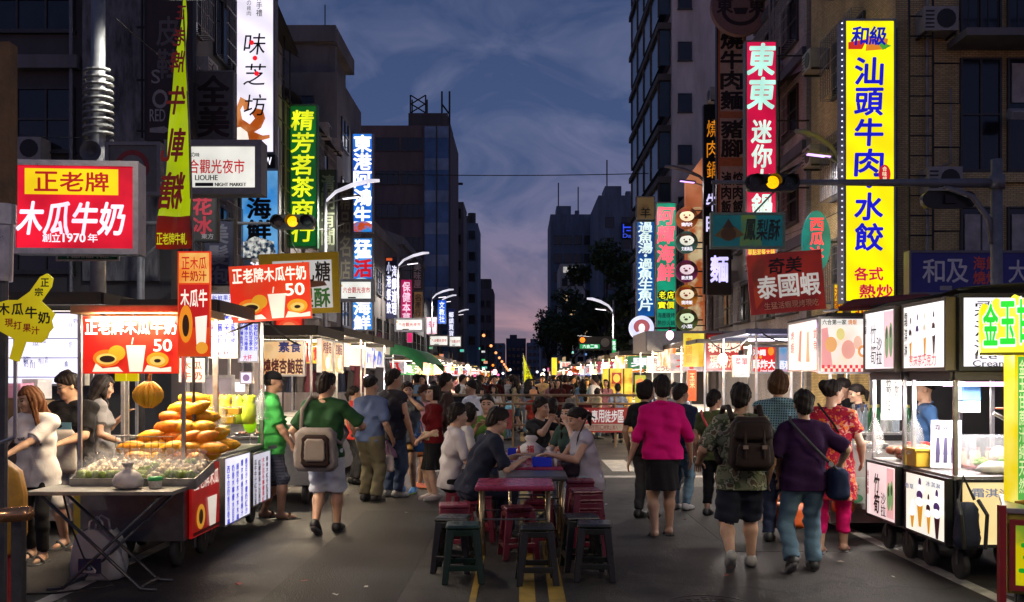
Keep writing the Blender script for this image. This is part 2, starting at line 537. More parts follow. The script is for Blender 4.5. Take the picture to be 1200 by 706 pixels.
def cloth(col, rough=.85, var=.12, name='fabric', col2=None, kind=None, scale=30):
	k = _key('c', col, rough, var, col2, kind, scale)
	if k in _mats: return _mats[k]
	m, t, b = new_mat(name)
	tc = N(t, 'ShaderNodeTexCoord')
	nz = N(t, 'ShaderNodeTexNoise'); nz.inputs['Scale'].default_value = 5; nz.inputs['Detail'].default_value = 5
	t.links.new(tc.outputs['Object'], nz.inputs['Vector'])
	mr = N(t, 'ShaderNodeMapRange'); mr.inputs['To Min'].default_value = 1-var; mr.inputs['To Max'].default_value = 1+var
	t.links.new(nz.outputs['Fac'], mr.inputs['Value'])
	mu = N(t, 'ShaderNodeVectorMath', operation='SCALE')
	t.links.new(mr.outputs[0], mu.inputs['Scale'])
	mu.inputs[0].default_value = col
	if kind in ('floral', 'camo'):
		vo = N(t, 'ShaderNodeTexVoronoi' if kind == 'floral' else 'ShaderNodeTexNoise')
		vo.inputs['Scale'].default_value = scale
		mp = N(t, 'ShaderNodeVectorMath', operation='ADD')
		n2 = N(t, 'ShaderNodeTexNoise'); n2.inputs['Scale'].default_value = scale*.7
		t.links.new(tc.outputs['Object'], n2.inputs['Vector'])
		sc_ = N(t, 'ShaderNodeVectorMath', operation='SCALE'); sc_.inputs['Scale'].default_value = .12
		t.links.new(n2.outputs['Color'], sc_.inputs[0])
		t.links.new(tc.outputs['Object'], mp.inputs[0]); t.links.new(sc_.outputs[0], mp.inputs[1])
		t.links.new(mp.outputs[0], vo.inputs['Vector'])
		rp = N(t, 'ShaderNodeValToRGB'); rp.color_ramp.interpolation = 'CONSTANT'
		cols = [col]+list(col2)
		src = vo.outputs['Color'] if kind == 'floral' else vo.outputs['Fac']
		if kind == 'floral':
			sp = N(t, 'ShaderNodeSeparateColor'); t.links.new(src, sp.inputs[0]); src = sp.outputs[0]
		rp.color_ramp.elements[0].color = (*cols[0], 1); rp.color_ramp.elements[0].position = 0
		rp.color_ramp.elements[1].color = (*cols[1], 1); rp.color_ramp.elements[1].position = (.45 if kind == 'floral' else .46)
		for i, c in enumerate(cols[2:]):
			e = rp.color_ramp.elements.new(min(.98, (.45 if kind == 'floral' else .46)+(i+1)*(.55/(len(cols)-1) if kind == 'floral' else .07))); e.color = (*c, 1)
		t.links.new(src, rp.inputs[0]); t.links.new(rp.outputs[0], mu.inputs[0])
	elif kind in ('plaid', 'stripe'):
		outs = []
		for d_ in (('X', 'Z') if kind == 'plaid' else ('Z',)):
			wv = N(t, 'ShaderNodeTexWave', wave_type='BANDS', bands_direction=d_, wave_profile='SIN'); wv.inputs['Scale'].default_value = scale
			t.links.new(tc.outputs['Object'], wv.inputs['Vector'])
			g = N(t, 'ShaderNodeMath', operation='GREATER_THAN'); g.inputs[1].default_value = .7
			t.links.new(wv.outputs['Fac'], g.inputs[0]); outs.append(g.outputs[0])
		f = outs[0]
		if len(outs) > 1:
			mm = N(t, 'ShaderNodeMath', operation='MAXIMUM'); t.links.new(outs[0], mm.inputs[0]); t.links.new(outs[1], mm.inputs[1]); f = mm.outputs[0]
		mixn = N(t, 'ShaderNodeMix', data_type='RGBA'); mixn.inputs['A'].default_value = (*col, 1); mixn.inputs['B'].default_value = (*col2[0], 1)
		t.links.new(f, mixn.inputs['Factor']); t.links.new(mixn.outputs['Result'], mu.inputs[0])
	t.links.new(mu.outputs[0], b.inputs['Base Color'])
	b.inputs['Roughness'].default_value = rough
	b.inputs['Specular IOR Level'].default_value = .12
	b.inputs['Sheen Weight'].default_value = .02
	bp = N(t, 'ShaderNodeBump'); bp.inputs['Strength'].default_value = .4; bp.inputs['Distance'].default_value = .012
	n3 = N(t, 'ShaderNodeTexNoise'); n3.inputs['Scale'].default_value = 13; n3.inputs['Detail'].default_value = 6; n3.inputs['Distortion'].default_value = 1.2
	t.links.new(tc.outputs['Object'], n3.inputs['Vector']); t.links.new(n3.outputs['Fac'], bp.inputs['Height']); t.links.new(bp.outputs[0], b.inputs['Normal'])
	_mats[k] = m
	return m
def skin(tone=(.42, .245, .165)):
	m = plain(tone, .48, 0, .12, 14, .08, 'skin', .4, 0, 90)
	m.node_tree.nodes['Principled BSDF'].inputs['Subsurface Weight'].default_value = .08
	m.node_tree.nodes['Principled BSDF'].inputs['Subsurface Radius'].default_value = (.02, .008, .004)
	return m
def hairmat(col=(.012, .009, .008)):
	k = _key('hair', col)
	if k in _mats: return _mats[k]
	m, t, b = new_mat('hair_strands')
	tc = N(t, 'ShaderNodeTexCoord')
	mp = N(t, 'ShaderNodeMapping'); mp.inputs['Scale'].default_value = (90, 90, 9)
	nz = N(t, 'ShaderNodeTexNoise'); nz.inputs['Scale'].default_value = 2; nz.inputs['Detail'].default_value = 3
	t.links.new(tc.outputs['Object'], mp.inputs[0]); t.links.new(mp.outputs[0], nz.inputs['Vector'])
	rp = N(t, 'ShaderNodeValToRGB')
	rp.color_ramp.elements[0].color = (*[c*.5 for c in col], 1); rp.color_ramp.elements[1].color = (*[c*2.2 for c in col], 1)
	t.links.new(nz.outputs['Fac'], rp.inputs[0]); t.links.new(rp.outputs[0], b.inputs['Base Color'])
	b.inputs['Roughness'].default_value = .55; b.inputs['Specular IOR Level'].default_value = .15
	bp = N(t, 'ShaderNodeBump'); bp.inputs['Strength'].default_value = .5; bp.inputs['Distance'].default_value = .004
	t.links.new(nz.outputs['Fac'], bp.inputs['Height']); t.links.new(bp.outputs[0], b.inputs['Normal'])
	_mats[k] = m
	return m
RUB = plain((.02, .02, .02), .6, 0, .2, 20, name='rubber')
def person(label, pos, yaw=0, H=1.66, g=1.0, fem=False, lean=0, side=0, pelvis=None, feet=None, hands=None, poles=None, head=(0, 0, 0),
		   top=None, bottom=None, shoes=None, hair='short', hcol=(.012, .009, .008), tone=(.42, .245, .165), belly=0, h=.010,
		   curl=.5, group=None, cat='person', legs=True, twist=0, toe=None, detail=True, seed=1, sunk=0.0):
	"""one figure facing local +Y. feet: two (x, y, z, pitch, yaw) ankles; hands: two wrist points, in metres from the feet's ground point"""
	root = thing('person', label, cat, (pos[0], pos[1], pos[2] if len(pos) > 2 else 0), yaw, group)
	rr = random.Random(seed); g *= .91
	ph = rr.uniform(0, 6.28)
	pv = V(0, 0, .515*H) if pelvis is None else V(*pelvis)
	u = nrm(V(math.sin(side), math.sin(lean), math.cos(lean)))
	cr_, sr_ = math.cos(twist), math.sin(twist)
	r0 = V(1, 0, 0)
	rt = nrm(V(cr_, sr_, 0) - u*(V(cr_, sr_, 0) @ u))      # shoulders' right
	f = np.cross(u, rt)
	rp = r0; fp = V(0, 1, 0)
	sw = (.100 if fem else .112)*H
	wst = pv+u*.085*H; cst = pv+u*.20*H; sho = pv+u*.285*H; nb = pv+u*.322*H
	hy, hp, hr_ = head                               # turn, nod (down +), tilt
	hb = nrm(u*.6+V(0, 0, 1)*.4)
	base = np.column_stack([rt, f, u])
	Rz = Matrix.Rotation(hy, 3, 'Z'); Rx = Matrix.Rotation(-hp, 3, 'X'); Ry = Matrix.Rotation(hr_, 3, 'Y')
	upr = np.column_stack([nrm(V(rt[0], rt[1], 0)), nrm(np.cross(V(0, 0, 1), nrm(V(rt[0], rt[1], 0)))), V(0, 0, 1)])
	HM = upr @ np.array(Rz @ Rx @ Ry)
	hR, hF, hU = HM[:, 0], HM[:, 1], HM[:, 2]
	hc = nb+hb*.045*H+hU*.055*H+hF*.012*H
	HC = lambda x, y, z: hc+(hR*x+hF*y+hU*z)*H
	hipz = -.012*H
	hips = [pv+rp*s_*.050*H+u*hipz for s_ in (-1, 1)]
	shs = [sho+rt*s_*sw-u*.006*H for s_ in (-1, 1)]
	if feet is None: feet = [(-.055*H, 0, .045*H), (.055*H, 0, .045*H)]
	feet = [tuple(q)+(0, 0)[:max(0, 5-len(q))] if len(q) < 5 else tuple(q) for q in feet]
	if hands is None: hands = [(-sw-.045*H, .02*H, sho[2]-.30*H), (sw+.045*H, .02*H, sho[2]-.30*H)]
	if poles is None: poles = [(-.5, -1, -.3), (.5, -1, -.3)]
	K = []; A = []; E_ = []; Wr = []
	for i in (0, 1):
		fwd = V(math.sin(-feet[i][4]), math.cos(feet[i][4]), 0)
		k_, a_ = ik(hips[i], V(*feet[i][:3]), .238*H, .232*H, fwd+V(0, 0, .15)+V((i*2-1)*.12, 0, 0))
		K.append(k_); A.append(a_)
		e_, w_ = ik(shs[i], V(*hands[i]), .168*H, .150*H, V(*poles[i]))
		E_.append(e_); Wr.append(w_)
	gl = g*(.95 if fem else 1)
	# --- body: one continuous surface
	B = SDF()
	hw = (.046 if fem else .042)*H*(.5+.5*g)
	def torso(T, e, ew=0, up=True, kk=.03*H):
		for s_ in (-1, 1):
			T.rc(pv+rp*s_*hw, wst+rt*s_*.032*H*g, (.064 if fem else .060)*H*g+e, .052*H*g+e+ew, kk)
			if up:
				T.rc(wst+rt*s_*.032*H*g, cst+rt*s_*.046*H, .052*H*g+e+ew, .058*H*gl+e, kk)
				T.rc(cst+rt*s_*.046*H, sho+rt*s_*.062*H, .058*H*gl+e, .034*H+e*.75, kk)
				T.rc(nb-u*.02*H, sho+rt*s_*sw, .030*H+e*.5, .030*H+e*.75, kk)
	torso(B, 0)
	core = list(B.p)
	arms_p, legs_p = [], []
	B.rc(nb-u*.03*H, hc-hU*.02*H-hF*.018*H, .034*H*(.9 if fem else 1.05), .030*H*(.9 if fem else 1.05), .02*H)
	hs = .96 if fem else 1.0
	B.el(HC(0, -.006, .014), (.047*H*hs, .058*H*hs, .054*H*hs), (hR, hF, hU), .012*H)
	B.el(HC(0, .014, -.026), (.037*H*hs, .042*H*hs, .043*H*hs), (hR, hF, hU), .02*H)
	B.rc(HC(0, .048, .002), HC(0, .0595, -.017), .0055*H, .0085*H, .008*H)
	B.el(HC(0, .045, -.055), (.016*H, .014*H, .011*H), (hR, hF, hU), .015*H)
	B.rc(HC(-.013, .051, -.033), HC(.013, .051, -.033), .0055*H, None, .006*H)
	for s_ in (-1, 1):
		B.el(HC(s_*.047, -.008, -.004), (.007*H, .014*H, .020*H), (hR, hF, hU), .006*H)
		B.el(HC(s_*.026, .040, -.016), (.014*H, .012*H, .013*H), (hR, hF, hU), .014*H)
	for i, s_ in ((0, -1), (1, 1)):
		B.rc(shs[i], E_[i], .031*H*gl, .0235*H*gl, .02*H)
		arms_p.append(B.p[-1])
		B.rc(E_[i], E_[i]+(Wr[i]-E_[i])*.3, .0235*H*gl, .0245*H*gl, .012*H)
		B.rc(E_[i]+(Wr[i]-E_[i])*.3, Wr[i], .0245*H*gl, .0155*H*(.5+.5*g), .012*H)
		arms_p += B.p[-2:]
		if legs:
			B.rc(hips[i], K[i], .054*H*g, .036*H*(.4+.6*g), .03*H)
			B.rc(K[i], K[i]+(A[i]-K[i])*.33, .034*H*(.4+.6*g), .0345*H*(.4+.6*g), .02*H)
			B.rc(K[i]+(A[i]-K[i])*.33, A[i], .0345*H*(.4+.6*g), .0215*H, .02*H)
			legs_p += B.p[-3:]
	n_b = len(B.p)
	if fem:
		for s_ in (-1, 1): B.el(cst+rt*s_*.042*H+f*.045*H-u*.005*H, (.036*H*g, .036*H*g, .036*H*g), None, .02*H)
	if belly: B.el(wst+f*.03*H-u*.01*H, V(.075, .05+.03*belly, .075)*H*g, None, .04*H)
	core += B.p[n_b:]
	fx = []
	for i in (0, 1):
		p_, yw = feet[i][3], feet[i][4]
		Mf = np.array(Matrix.Rotation(yw, 3, 'Z') @ Matrix.Rotation(-p_, 3, 'X'))   # p_>0: toes down, heel up
		fx.append((A[i], Mf))
		T = lambda x, y, z: A[i]+Mf @ (V(x, y, z)*H)
		if legs:
			B.rc(T(0, -.018, -.020), T(0, .035, -.024), .020*H, .019*H, .015*H)
			B.rc(T(0, .035, -.024), T(.0, .095, -.034), .022*H, .012*H, .015*H)
	# palms, then fingers rooted in them
	ex = []
	for i, s_ in ((0, -1), (1, 1)):
		dn = nrm(Wr[i]-E_[i])
		inw = -rt*s_
		if curl is not None and isinstance(curl, (list, tuple)): cu = curl[i]
		else: cu = curl
		hang = dn @ V(0, 0, -1)
		if hang < .6: pn = nrm(V(0, 0, -1)-dn*(V(0, 0, -1) @ dn)); acr = np.cross(dn, pn)*(-s_)
		else: pn = nrm(inw-dn*(inw @ dn)); acr = nrm(np.cross(dn, pn))*(s_)
		thumb_side = acr if (acr @ (f if hang >= .6 else inw)) > 0 else -acr
		pc = Wr[i]+dn*.028*H
		B.el(pc, (.024*H, .010*H, .034*H), (acr, pn, dn), .012*H)
		if detail:
			kn = Wr[i]+dn*.052*H
			for j in range(4):
				o_ = (j-1.5)*.0115*H
				L = (.040, .046, .043, .034)[j]*H
				p0 = kn+thumb_side*(-o_)-dn*.012*H
				ang = cu*.9
				d1 = nrm(dn*math.cos(ang*.5)+pn*math.sin(ang*.5)); d2 = nrm(dn*math.cos(ang*1.3)+pn*math.sin(ang*1.3)); d3 = nrm(dn*math.cos(ang*2.0)+pn*math.sin(ang*2.0))
				p1 = p0+d1*(L*.48+.012*H); p2 = p1+d2*L*.30; p3 = p2+d3*L*.22
				ex.append(tube_np([p0, p1, p2, p3], [.0056*H, .0052*H, .0048*H, .0036*H]))
			t0 = Wr[i]+dn*.016*H+thumb_side*.014*H
			t1 = t0+nrm(thumb_side*.8+dn*.75+pn*.25)*.030*H; t2 = t1+nrm(dn+pn*.5+thumb_side*.1)*.024*H
			ex.append(tube_np([t0, t1, t2], [.0075*H, .0062*H, .0048*H]))
	Vv, Q = B.mesh(h)
	# face marks by position on the head
	cen = (Vv[Q].mean(1)-hc) @ HM/H
	mi = np.zeros(len(Q), int)
	x, y, z = np.abs(cen[:, 0]), cen[:, 1], cen[:, 2]
	fr = y > .02
	mi[fr & (np.abs(x-.0195) < .0085) & (np.abs(z-.004) < .0038)] = 1
	mi[fr & (np.abs(x-.0205) < .0125) & (np.abs(z-.0175) < .0028)] = 1
	mi[fr & (x < .0145) & (np.abs(z+.033) < .0045)] = 2
	off = len(Vv)
	vs = [Vv]; qs = [Q]
	for v_, q_ in ex:
		qs.append(q_+off); vs.append(v_); off += len(v_); mi = np.concatenate([mi, np.zeros(len(q_), int)])
	sk = skin(tone)
	# relax only the distance-field part
	npmesh('body', np.vstack(vs), np.vstack(qs), [sk, plain((.02, .014, .012), .4, name='eye_dark'), plain((tone[0]*.95, tone[1]*.62, tone[2]*.62), .4, name='lips')], root, mi, relax=1)
	# --- hair
	hm = hairmat(hcol)
	if hair:
		S = SDF(); kk = .012*H
		S.el(HC(0, -.010, .019), (.0555*H*hs, .067*H*hs, .0605*H*hs), (hR, hF, hU), kk)
		ph2 = ph
		def strands(X, Y, Z):
			a = (X-hc[0])*hR[0]+(Y-hc[1])*hR[1]+(Z-hc[2])*hR[2]; b_ = (X-hc[0])*hF[0]+(Y-hc[1])*hF[1]+(Z-hc[2])*hF[2]; c_ = (X-hc[0])*hU[0]+(Y-hc[1])*hU[1]+(Z-hc[2])*hU[2]
			an = np.arctan2(a, b_+1e-6)
			return .0022*H*(np.sin(an*17+ph2+c_*30/H)+.7*np.sin(an*31+c_*55/H+ph2*2))+.0016*H*np.sin(c_*120/H+a*70/H)
		S.disp = strands
		def hcut(lim):
			def fn(X, Y, Z):
				dx, dy, dz = X-hc[0], Y-hc[1], Z-hc[2]
				a = np.abs(dx*hR[0]+dy*hR[1]+dz*hR[2])/H; b_ = (dx*hF[0]+dy*hF[1]+dz*hF[2])/H; c_ = (dx*hU[0]+dy*hU[1]+dz*hU[2])/H
				return lim(a, b_, c_)*H
			return fn
		if hair in ('short', 'bob', 'crop'):
			for i in range(16):
				a1, a2 = rr.uniform(0, 6.28), rr.uniform(.15, 1.4)
				S.el(HC(.046*math.cos(a1)*math.cos(a2), -.010+.055*math.sin(a1)*math.cos(a2), .020+.052*math.sin(a2)), (rr.uniform(.012, .018)*H,)*3, None, .012*H)
		if hair == 'short':
			S.el(HC(0, .018, .052), (.040*H, .036*H, .022*H), (hR, hF, hU), kk)
			S.el(HC(0, -.030, -.022), (.045*H, .043*H, .045*H), (hR, hF, hU), .02*H)
			S.cut(hcut(lambda a, b_, c_: (.036+np.where(b_ > -.012, .85, 1.1)*(b_-.045)+np.where(b_ > -.012, 0, .01425))-c_))
		elif hair == 'crop':
			S.cut(hcut(lambda a, b_, c_: (.040+.55*(b_-.040))-c_))
		elif hair == 'bob':
			S.el(HC(0, -.016, -.012), (.058*H, .058*H, .062*H), (hR, hF, hU), .03*H)
			S.cut(hcut(lambda a, b_, c_: np.minimum(b_-.012-np.maximum(a-.03, 0)*.7, .032-c_)))
			S.cut(hcut(lambda a, b_, c_: -.062-c_))
		elif hair == 'long':
			S.el(HC(0, -.018, -.012), (.056*H, .056*H, .062*H), (hR, hF, hU), .03*H)
			bk = nb-f*.058*H
			for s_ in (-1, 0, 1):
				S.rc(HC(s_*.036, -.030, -.02), bk+rt*s_*.045*H-u*.06*H-f*.018*H, .030*H, .030*H, .03*H)
				S.rc(bk+rt*s_*.045*H-u*.06*H-f*.018*H, bk+rt*s_*.035*H-u*.15*H-f*.022*H, .030*H, .014*H, .03*H)
			for s_ in (-1, 1): S.rc(HC(s_*.048, .006, -.03), sho+rt*s_*.055*H+f*.048*H-u*.07*H, .018*H, .012*H, .02*H)
			S.cut(hcut(lambda a, b_, c_: np.where(c_ > -.075, np.minimum(b_-.016-np.maximum(a-.038, 0)*.9, .034-c_), -1)))
		elif hair == 'bun':
			S.el(HC(0, -.068, .036), (.036*H, .034*H, .034*H), (hR, hF, hU), .01*H)
			S.cut(hcut(lambda a, b_, c_: (.036+.85*(b_-.045))-c_))
		elif hair == 'pony':
			S.rc(HC(0, -.062, .028), HC(0, -.088, -.02), .018*H, .022*H, .012*H)
			S.rc(HC(0, -.088, -.02), HC(0, -.078, -.085), .022*H, .008*H, .012*H)
			S.cut(hcut(lambda a, b_, c_: np.where(b_ < -.06, -1, (.036+.85*(b_-.045))-c_)))
		elif hair == 'curly':
			for i in range(26):
				a1, a2 = rr.uniform(0, 6.28), rr.uniform(-.1, 1.3)
				S.el(HC(.050*math.cos(a1)*math.cos(a2), -.012+.058*math.sin(a1)*math.cos(a2), .018+.058*math.sin(a2)), (.017*H,)*3, None, .008*H)
			S.cut(hcut(lambda a, b_, c_: (.034+.8*(b_-.045))-c_))
		if hair != 'none':
			v_, q_ = S.mesh(min(h, .010)); npmesh('hair', v_, q_, hm, root)
	# --- clothes
	def folds(amp, seed_, fz=34):
		r2 = random.Random(seed_); a, b_, c_ = r2.uniform(0, 6), r2.uniform(0, 6), r2.uniform(0, 6)
		return lambda X, Y, Z: amp*1.3*(np.abs(np.sin(X*9+Z*fz*.45+a*2+1.5*np.sin(Y*9+Z*7+b_)))*-.9+.5+np.sin(X*19+Z*fz*.6+a+2*np.sin(Y*11+b_))+.7*np.sin(X*31-Z*fz+Y*23+b_)+.5*np.sin(Z*fz*1.7+X*12+c_))*.5
	bot_p = []
	b_ = bottom
	if b_ and legs:
		T = SDF(); kind = b_.get('kind', 'trousers'); wl = b_.get('rise', .045)*H
		e = b_.get('ease', .005)*H
		if kind == 'skirt':
			hemz = b_.get('len', .30)*H
			hemc = (K[0]+K[1])/2*.0+pv-V(0, 0, 1)*hemz+V(0, b_.get('fwd', 0), 0)
			T.rc(pv+u*wl*1.0, pv-u*.035*H, .060*H*g+e, .086*H*g+e, .03*H, sq=((0, 1, 0), 1.12))
			T.rc(pv-u*.03*H, hemc, .086*H*g+e, b_.get('r', .115)*H, .03*H, end=True, sq=((0, 1, 0), 1.15))
			n_ = b_.get('pleats', 13); am = b_.get('amp', .006)*H
			T.disp = lambda X, Y, Z: am*np.sin(np.arctan2(X-pv[0], Y-pv[1])*n_+2*np.sin(Z*5))*np.clip((pv[2]-Z)/(hemz+1e-6), 0, 1)
		else:
			fr_ = b_.get('len', 1.0)      # 0..1 thigh, 1..2 shin
			torso(T, e, 0, False)
			for i, s_ in ((0, -1), (1, 1)):
				T.rc(pv+rp*s_*hw, hips[i]-u*.02*H, (.064 if fem else .060)*H*g+e, .058*H*g+e, .03*H)
				th = .055*H*g+e*1.3; kn = .036*H*(.4+.6*g)+e*b_.get('knee', 1.4); an = b_.get('cuff', .030)*H+e
				if fr_ <= 1:
					en = hips[i]+(K[i]-hips[i])*fr_
					T.rc(hips[i], en, th, th+(kn-th)*fr_*.6+e*b_.get('wide', 1.0), .03*H, end=True)
				else:
					T.rc(hips[i], K[i], th, kn, .03*H)
					T.rc(K[i], K[i]+(A[i]-K[i])*(fr_-1), kn, kn+(an-kn)*(fr_-1), .014*H, end=True)
			fd = folds(.0045*H*b_.get('fold', 1), seed*5+3, 42); T.disp = lambda X, Y, Z: fd(X, Y, Z)*np.clip((pv[2]-.05*H-Z)/.2, .1, 1)
		T.plane(pv+u*wl, u)
		T.un.append((core+legs_p, *((.005, .016) if kind != 'skirt' else (.010, .07))))
		if kind == 'skirt': T.plane(hemc, V(0, 0, -1)); bot_p = list(T.p)
		v_, q_ = T.mesh(h); npmesh(b_.get('name', 'trousers' if kind != 'skirt' else 'skirt'), v_, q_, b_['mat'], root)
	t_ = top
	if t_:
		T = SDF(); e = t_.get('ease', .011)*H*.8; hem = t_.get('hem', -.055)*H; kk = .03*H
		torso(T, e, e*t_.get('waist', 1.3)-e)
		for s_ in (-1, 1):
			lowp = pv+rp*s_*hw*1.05+u*min(hem, 0)*1.0
			T.rc(pv+rp*s_*hw, lowp-u*.03*H, (.064 if fem else .060)*H*g+e*1.1, (.064 if fem else .062)*H*g+e*t_.get('flare', 1.7), kk)
			i = 0 if s_ < 0 else 1
			sl = t_.get('sleeve', .55)
			if sl > 0:
				if sl <= 1:
					en = shs[i]+(E_[i]-shs[i])*sl
					T.rc(shs[i], en, .032*H*gl+e*.55, (.0315-.006*sl)*H*gl+e*(.95+.3*t_.get('loose', 1)), .016*H, end=True)
				else:
					T.rc(shs[i], E_[i], .031*H*gl+e*.6, .0245*H*gl+e*.8, .016*H)
					T.rc(E_[i], E_[i]+(Wr[i]-E_[i])*(sl-1), .0245*H*gl+e*.8, .018*H+e*.6, .016*H, end=True)
		if fem:
			for s_ in (-1, 1): T.el(cst+rt*s_*.042*H+f*.046*H-u*.006*H, (.040*H*g,)*3, None, .03*H)
		if belly: T.el(wst+f*.032*H-u*.012*H, V(.08, .056+.03*belly, .08)*H*g, None, .05*H)
		T.disp = folds(.0048*H*t_.get('fold', 1), seed*7+1)
		T.plane(pv+u*hem, -u)
		if t_.get('collar', True): T.ring(nb+u*.004*H-f*.004*H, nrm(u+f*.25), .040*H, .008*H if not t_.get('polo') else .013*H, .008*H)
		T.un.append((core+(arms_p[0::3] if t_.get('sleeve', .55) <= 1 else arms_p), .006, .018))
		T.un.append(([core[0], core[4]], .017, .05))
		if bot_p: T.un.append((bot_p, .020, .05))
		v_, q_ = T.mesh(h)
		npmesh(t_.get('name', 'shirt'), v_, q_, t_['mat'], root)
	if shoes and legs:
		for i in (0, 1):
			a_, Mf = fx[i]
			S = SDF(); P = lambda x, y, z: V(x, y, z)*H
			if shoes.get('kind') == 'sandal':
				S.rc(P(0, -.030, -.046), P(0, .105, -.046), .030*H, .034*H, .01*H, sq=((0, 0, 1), 3.2))
				S.rc(P(-.026, .045, -.040), P(0, .060, -.008), .011*H, None, .004*H); S.rc(P(.026, .045, -.040), P(0, .060, -.008), .011*H, None, .004*H)
			else:
				S.rc(P(0, -.022, -.018), P(0, .030, -.022), .028*H, .027*H, .015*H)
				S.rc(P(0, .030, -.024), P(0, .100, -.032), .029*H, .022*H, .02*H)
				S.rc(P(0, -.015, .0), P(0, .0, .002), .026*H, .026*H, .012*H)
				S.plane(P(0, 0, .014), V(0, .15, 1))
			S.plane(P(0, 0, -.049 if shoes.get('kind') == 'sandal' else -.046), V(0, 0, -1))
			v_, q_ = S.mesh(min(h, .008))
			cz = v_[q_].mean(1)[:, 2]
			mi_ = (cz < -.034*H).astype(int)
			v_ = a_+v_ @ Mf.T
			npmesh('shoe' if shoes.get('kind') != 'sandal' else 'sandal', v_, q_, [shoes['mat'], shoes.get('sole', RUB)], root, mi_)
	J = dict(root=root, H=H, pv=pv, u=u, rt=rt, f=f, sho=sho, nb=nb, hc=hc, HM=HM, HC=HC, E=E_, W=Wr, S=shs, cst=cst, wst=wst, A=A, K=K)
	return J
# ------------------------------------------------------------------ colours
def C(h):
	h = h.lstrip('#')
	return tuple(((int(h[i:i+2], 16)/255)/12.92 if int(h[i:i+2], 16)/255 <= .04045 else ((int(h[i:i+2], 16)/255+.055)/1.055)**2.4) for i in (0, 2, 4))
STEEL = plain((.42, .42, .43), .32, .85, .2, 12, .05, 'stainless_steel')
DSTEEL = plain((.10, .10, .105), .4, .7, .25, 10, .05, 'dark_steel')
BLACK = plain((.012, .012, .013), .5, 0, .2, 10, .03, 'black_paint')
GREYP = plain((.20, .20, .21), .5, .2, .2, 7, .04, 'grey_paint')
CABLE = plain((.01, .01, .01), .6, 0, .1, 10, 0, 'cable_black')
WHITE = plain((.72, .71, .69), .5, 0, .08, 8, .03, 'white_paint')
def wobj(name, mb, mats, root, bevel=0, smooth=None):
	"""part given in world coordinates under a thing that is not turned"""
	o = obj(name, mb, mats, root, bevel, smooth)
	o.location = -root.location
	return o
# ------------------------------------------------------------------ ground
def asphalt():
	m, t, b = new_mat('asphalt')
	tc = N(t, 'ShaderNodeTexCoord')
	n1 = N(t, 'ShaderNodeTexNoise'); n1.inputs['Scale'].default_value = .45; n1.inputs['Detail'].default_value = 8; n1.inputs['Roughness'].default_value = .6
	n2 = N(t, 'ShaderNodeTexNoise'); n2.inputs['Scale'].default_value = 34; n2.inputs['Detail'].default_value = 9; n2.inputs['Roughness'].default_value = .75
	n3 = N(t, 'ShaderNodeTexVoronoi', feature='DISTANCE_TO_EDGE'); n3.inputs['Scale'].default_value = .35
	wp = N(t, 'ShaderNodeVectorMath', operation='ADD')
	n4 = N(t, 'ShaderNodeTexNoise'); n4.inputs['Scale'].default_value = 1.5; n4.inputs['Detail'].default_value = 6
	t.links.new(tc.outputs['Object'], n4.inputs['Vector'])
	t.links.new(tc.outputs['Object'], wp.inputs[0]); t.links.new(n4.outputs['Color'], wp.inputs[1]); t.links.new(wp.outputs[0], n3.inputs['Vector'])
	for n in (n1, n2): t.links.new(tc.outputs['Object'], n.inputs['Vector'])
	rp = N(t, 'ShaderNodeValToRGB')
	rp.color_ramp.elements[0].position = .32; rp.color_ramp.elements[0].color = (.0100, .0089, .0078, 1)
	rp.color_ramp.elements[1].position = .68; rp.color_ramp.elements[1].color = (.0300, .0262, .0225, 1)
	t.links.new(n1.outputs['Fac'], rp.inputs[0])
	sp = N(t, 'ShaderNodeMapRange'); sp.inputs['From Min'].default_value = .25; sp.inputs['From Max'].default_value = .75; sp.inputs['To Min'].default_value = .3; sp.inputs['To Max'].default_value = 1.8
	t.links.new(n2.outputs['Fac'], sp.inputs['Value'])
	ck = N(t, 'ShaderNodeMapRange'); ck.inputs['From Max'].default_value = .02; ck.inputs['To Min'].default_value = .25
	t.links.new(n3.outputs['Distance'], ck.inputs['Value'])
	m1 = N(t, 'ShaderNodeMath', operation='MULTIPLY'); t.links.new(sp.outputs[0], m1.inputs[0]); t.links.new(ck.outputs[0], m1.inputs[1])
	# oil spots and gum
	vo = N(t, 'ShaderNodeTexVoronoi'); vo.inputs['Scale'].default_value = 1.3
	t.links.new(tc.outputs['Object'], vo.inputs['Vector'])
	og = N(t, 'ShaderNodeMapRange'); og.inputs['From Min'].default_value = .06; og.inputs['From Max'].default_value = .22; og.inputs['To Min'].default_value = .35
	t.links.new(vo.outputs['Distance'], og.inputs['Value'])
	m2 = N(t, 'ShaderNodeMath', operation='MULTIPLY'); t.links.new(m1.outputs[0], m2.inputs[0]); t.links.new(og.outputs[0], m2.inputs[1])
	sc_ = N(t, 'ShaderNodeVectorMath', operation='SCALE'); t.links.new(rp.outputs[0], sc_.inputs[0]); t.links.new(m2.outputs[0], sc_.inputs['Scale'])
	t.links.new(sc_.outputs[0], b.inputs['Base Color'])
	rr = N(t, 'ShaderNodeMapRange'); rr.inputs['From Min'].default_value = .3; rr.inputs['From Max'].default_value = .7; rr.inputs['To Min'].default_value = .42; rr.inputs['To Max'].default_value = .78; b.inputs['Specular IOR Level'].default_value = .5
	t.links.new(n1.outputs['Fac'], rr.inputs['Value']); t.links.new(rr.outputs[0], b.inputs['Roughness'])
	bp = N(t, 'ShaderNodeBump'); bp.inputs['Strength'].default_value = 1; bp.inputs['Distance'].default_value = .014
	t.links.new(n2.outputs['Fac'], bp.inputs['Height']); t.links.new(bp.outputs[0], b.inputs['Normal'])
	return m
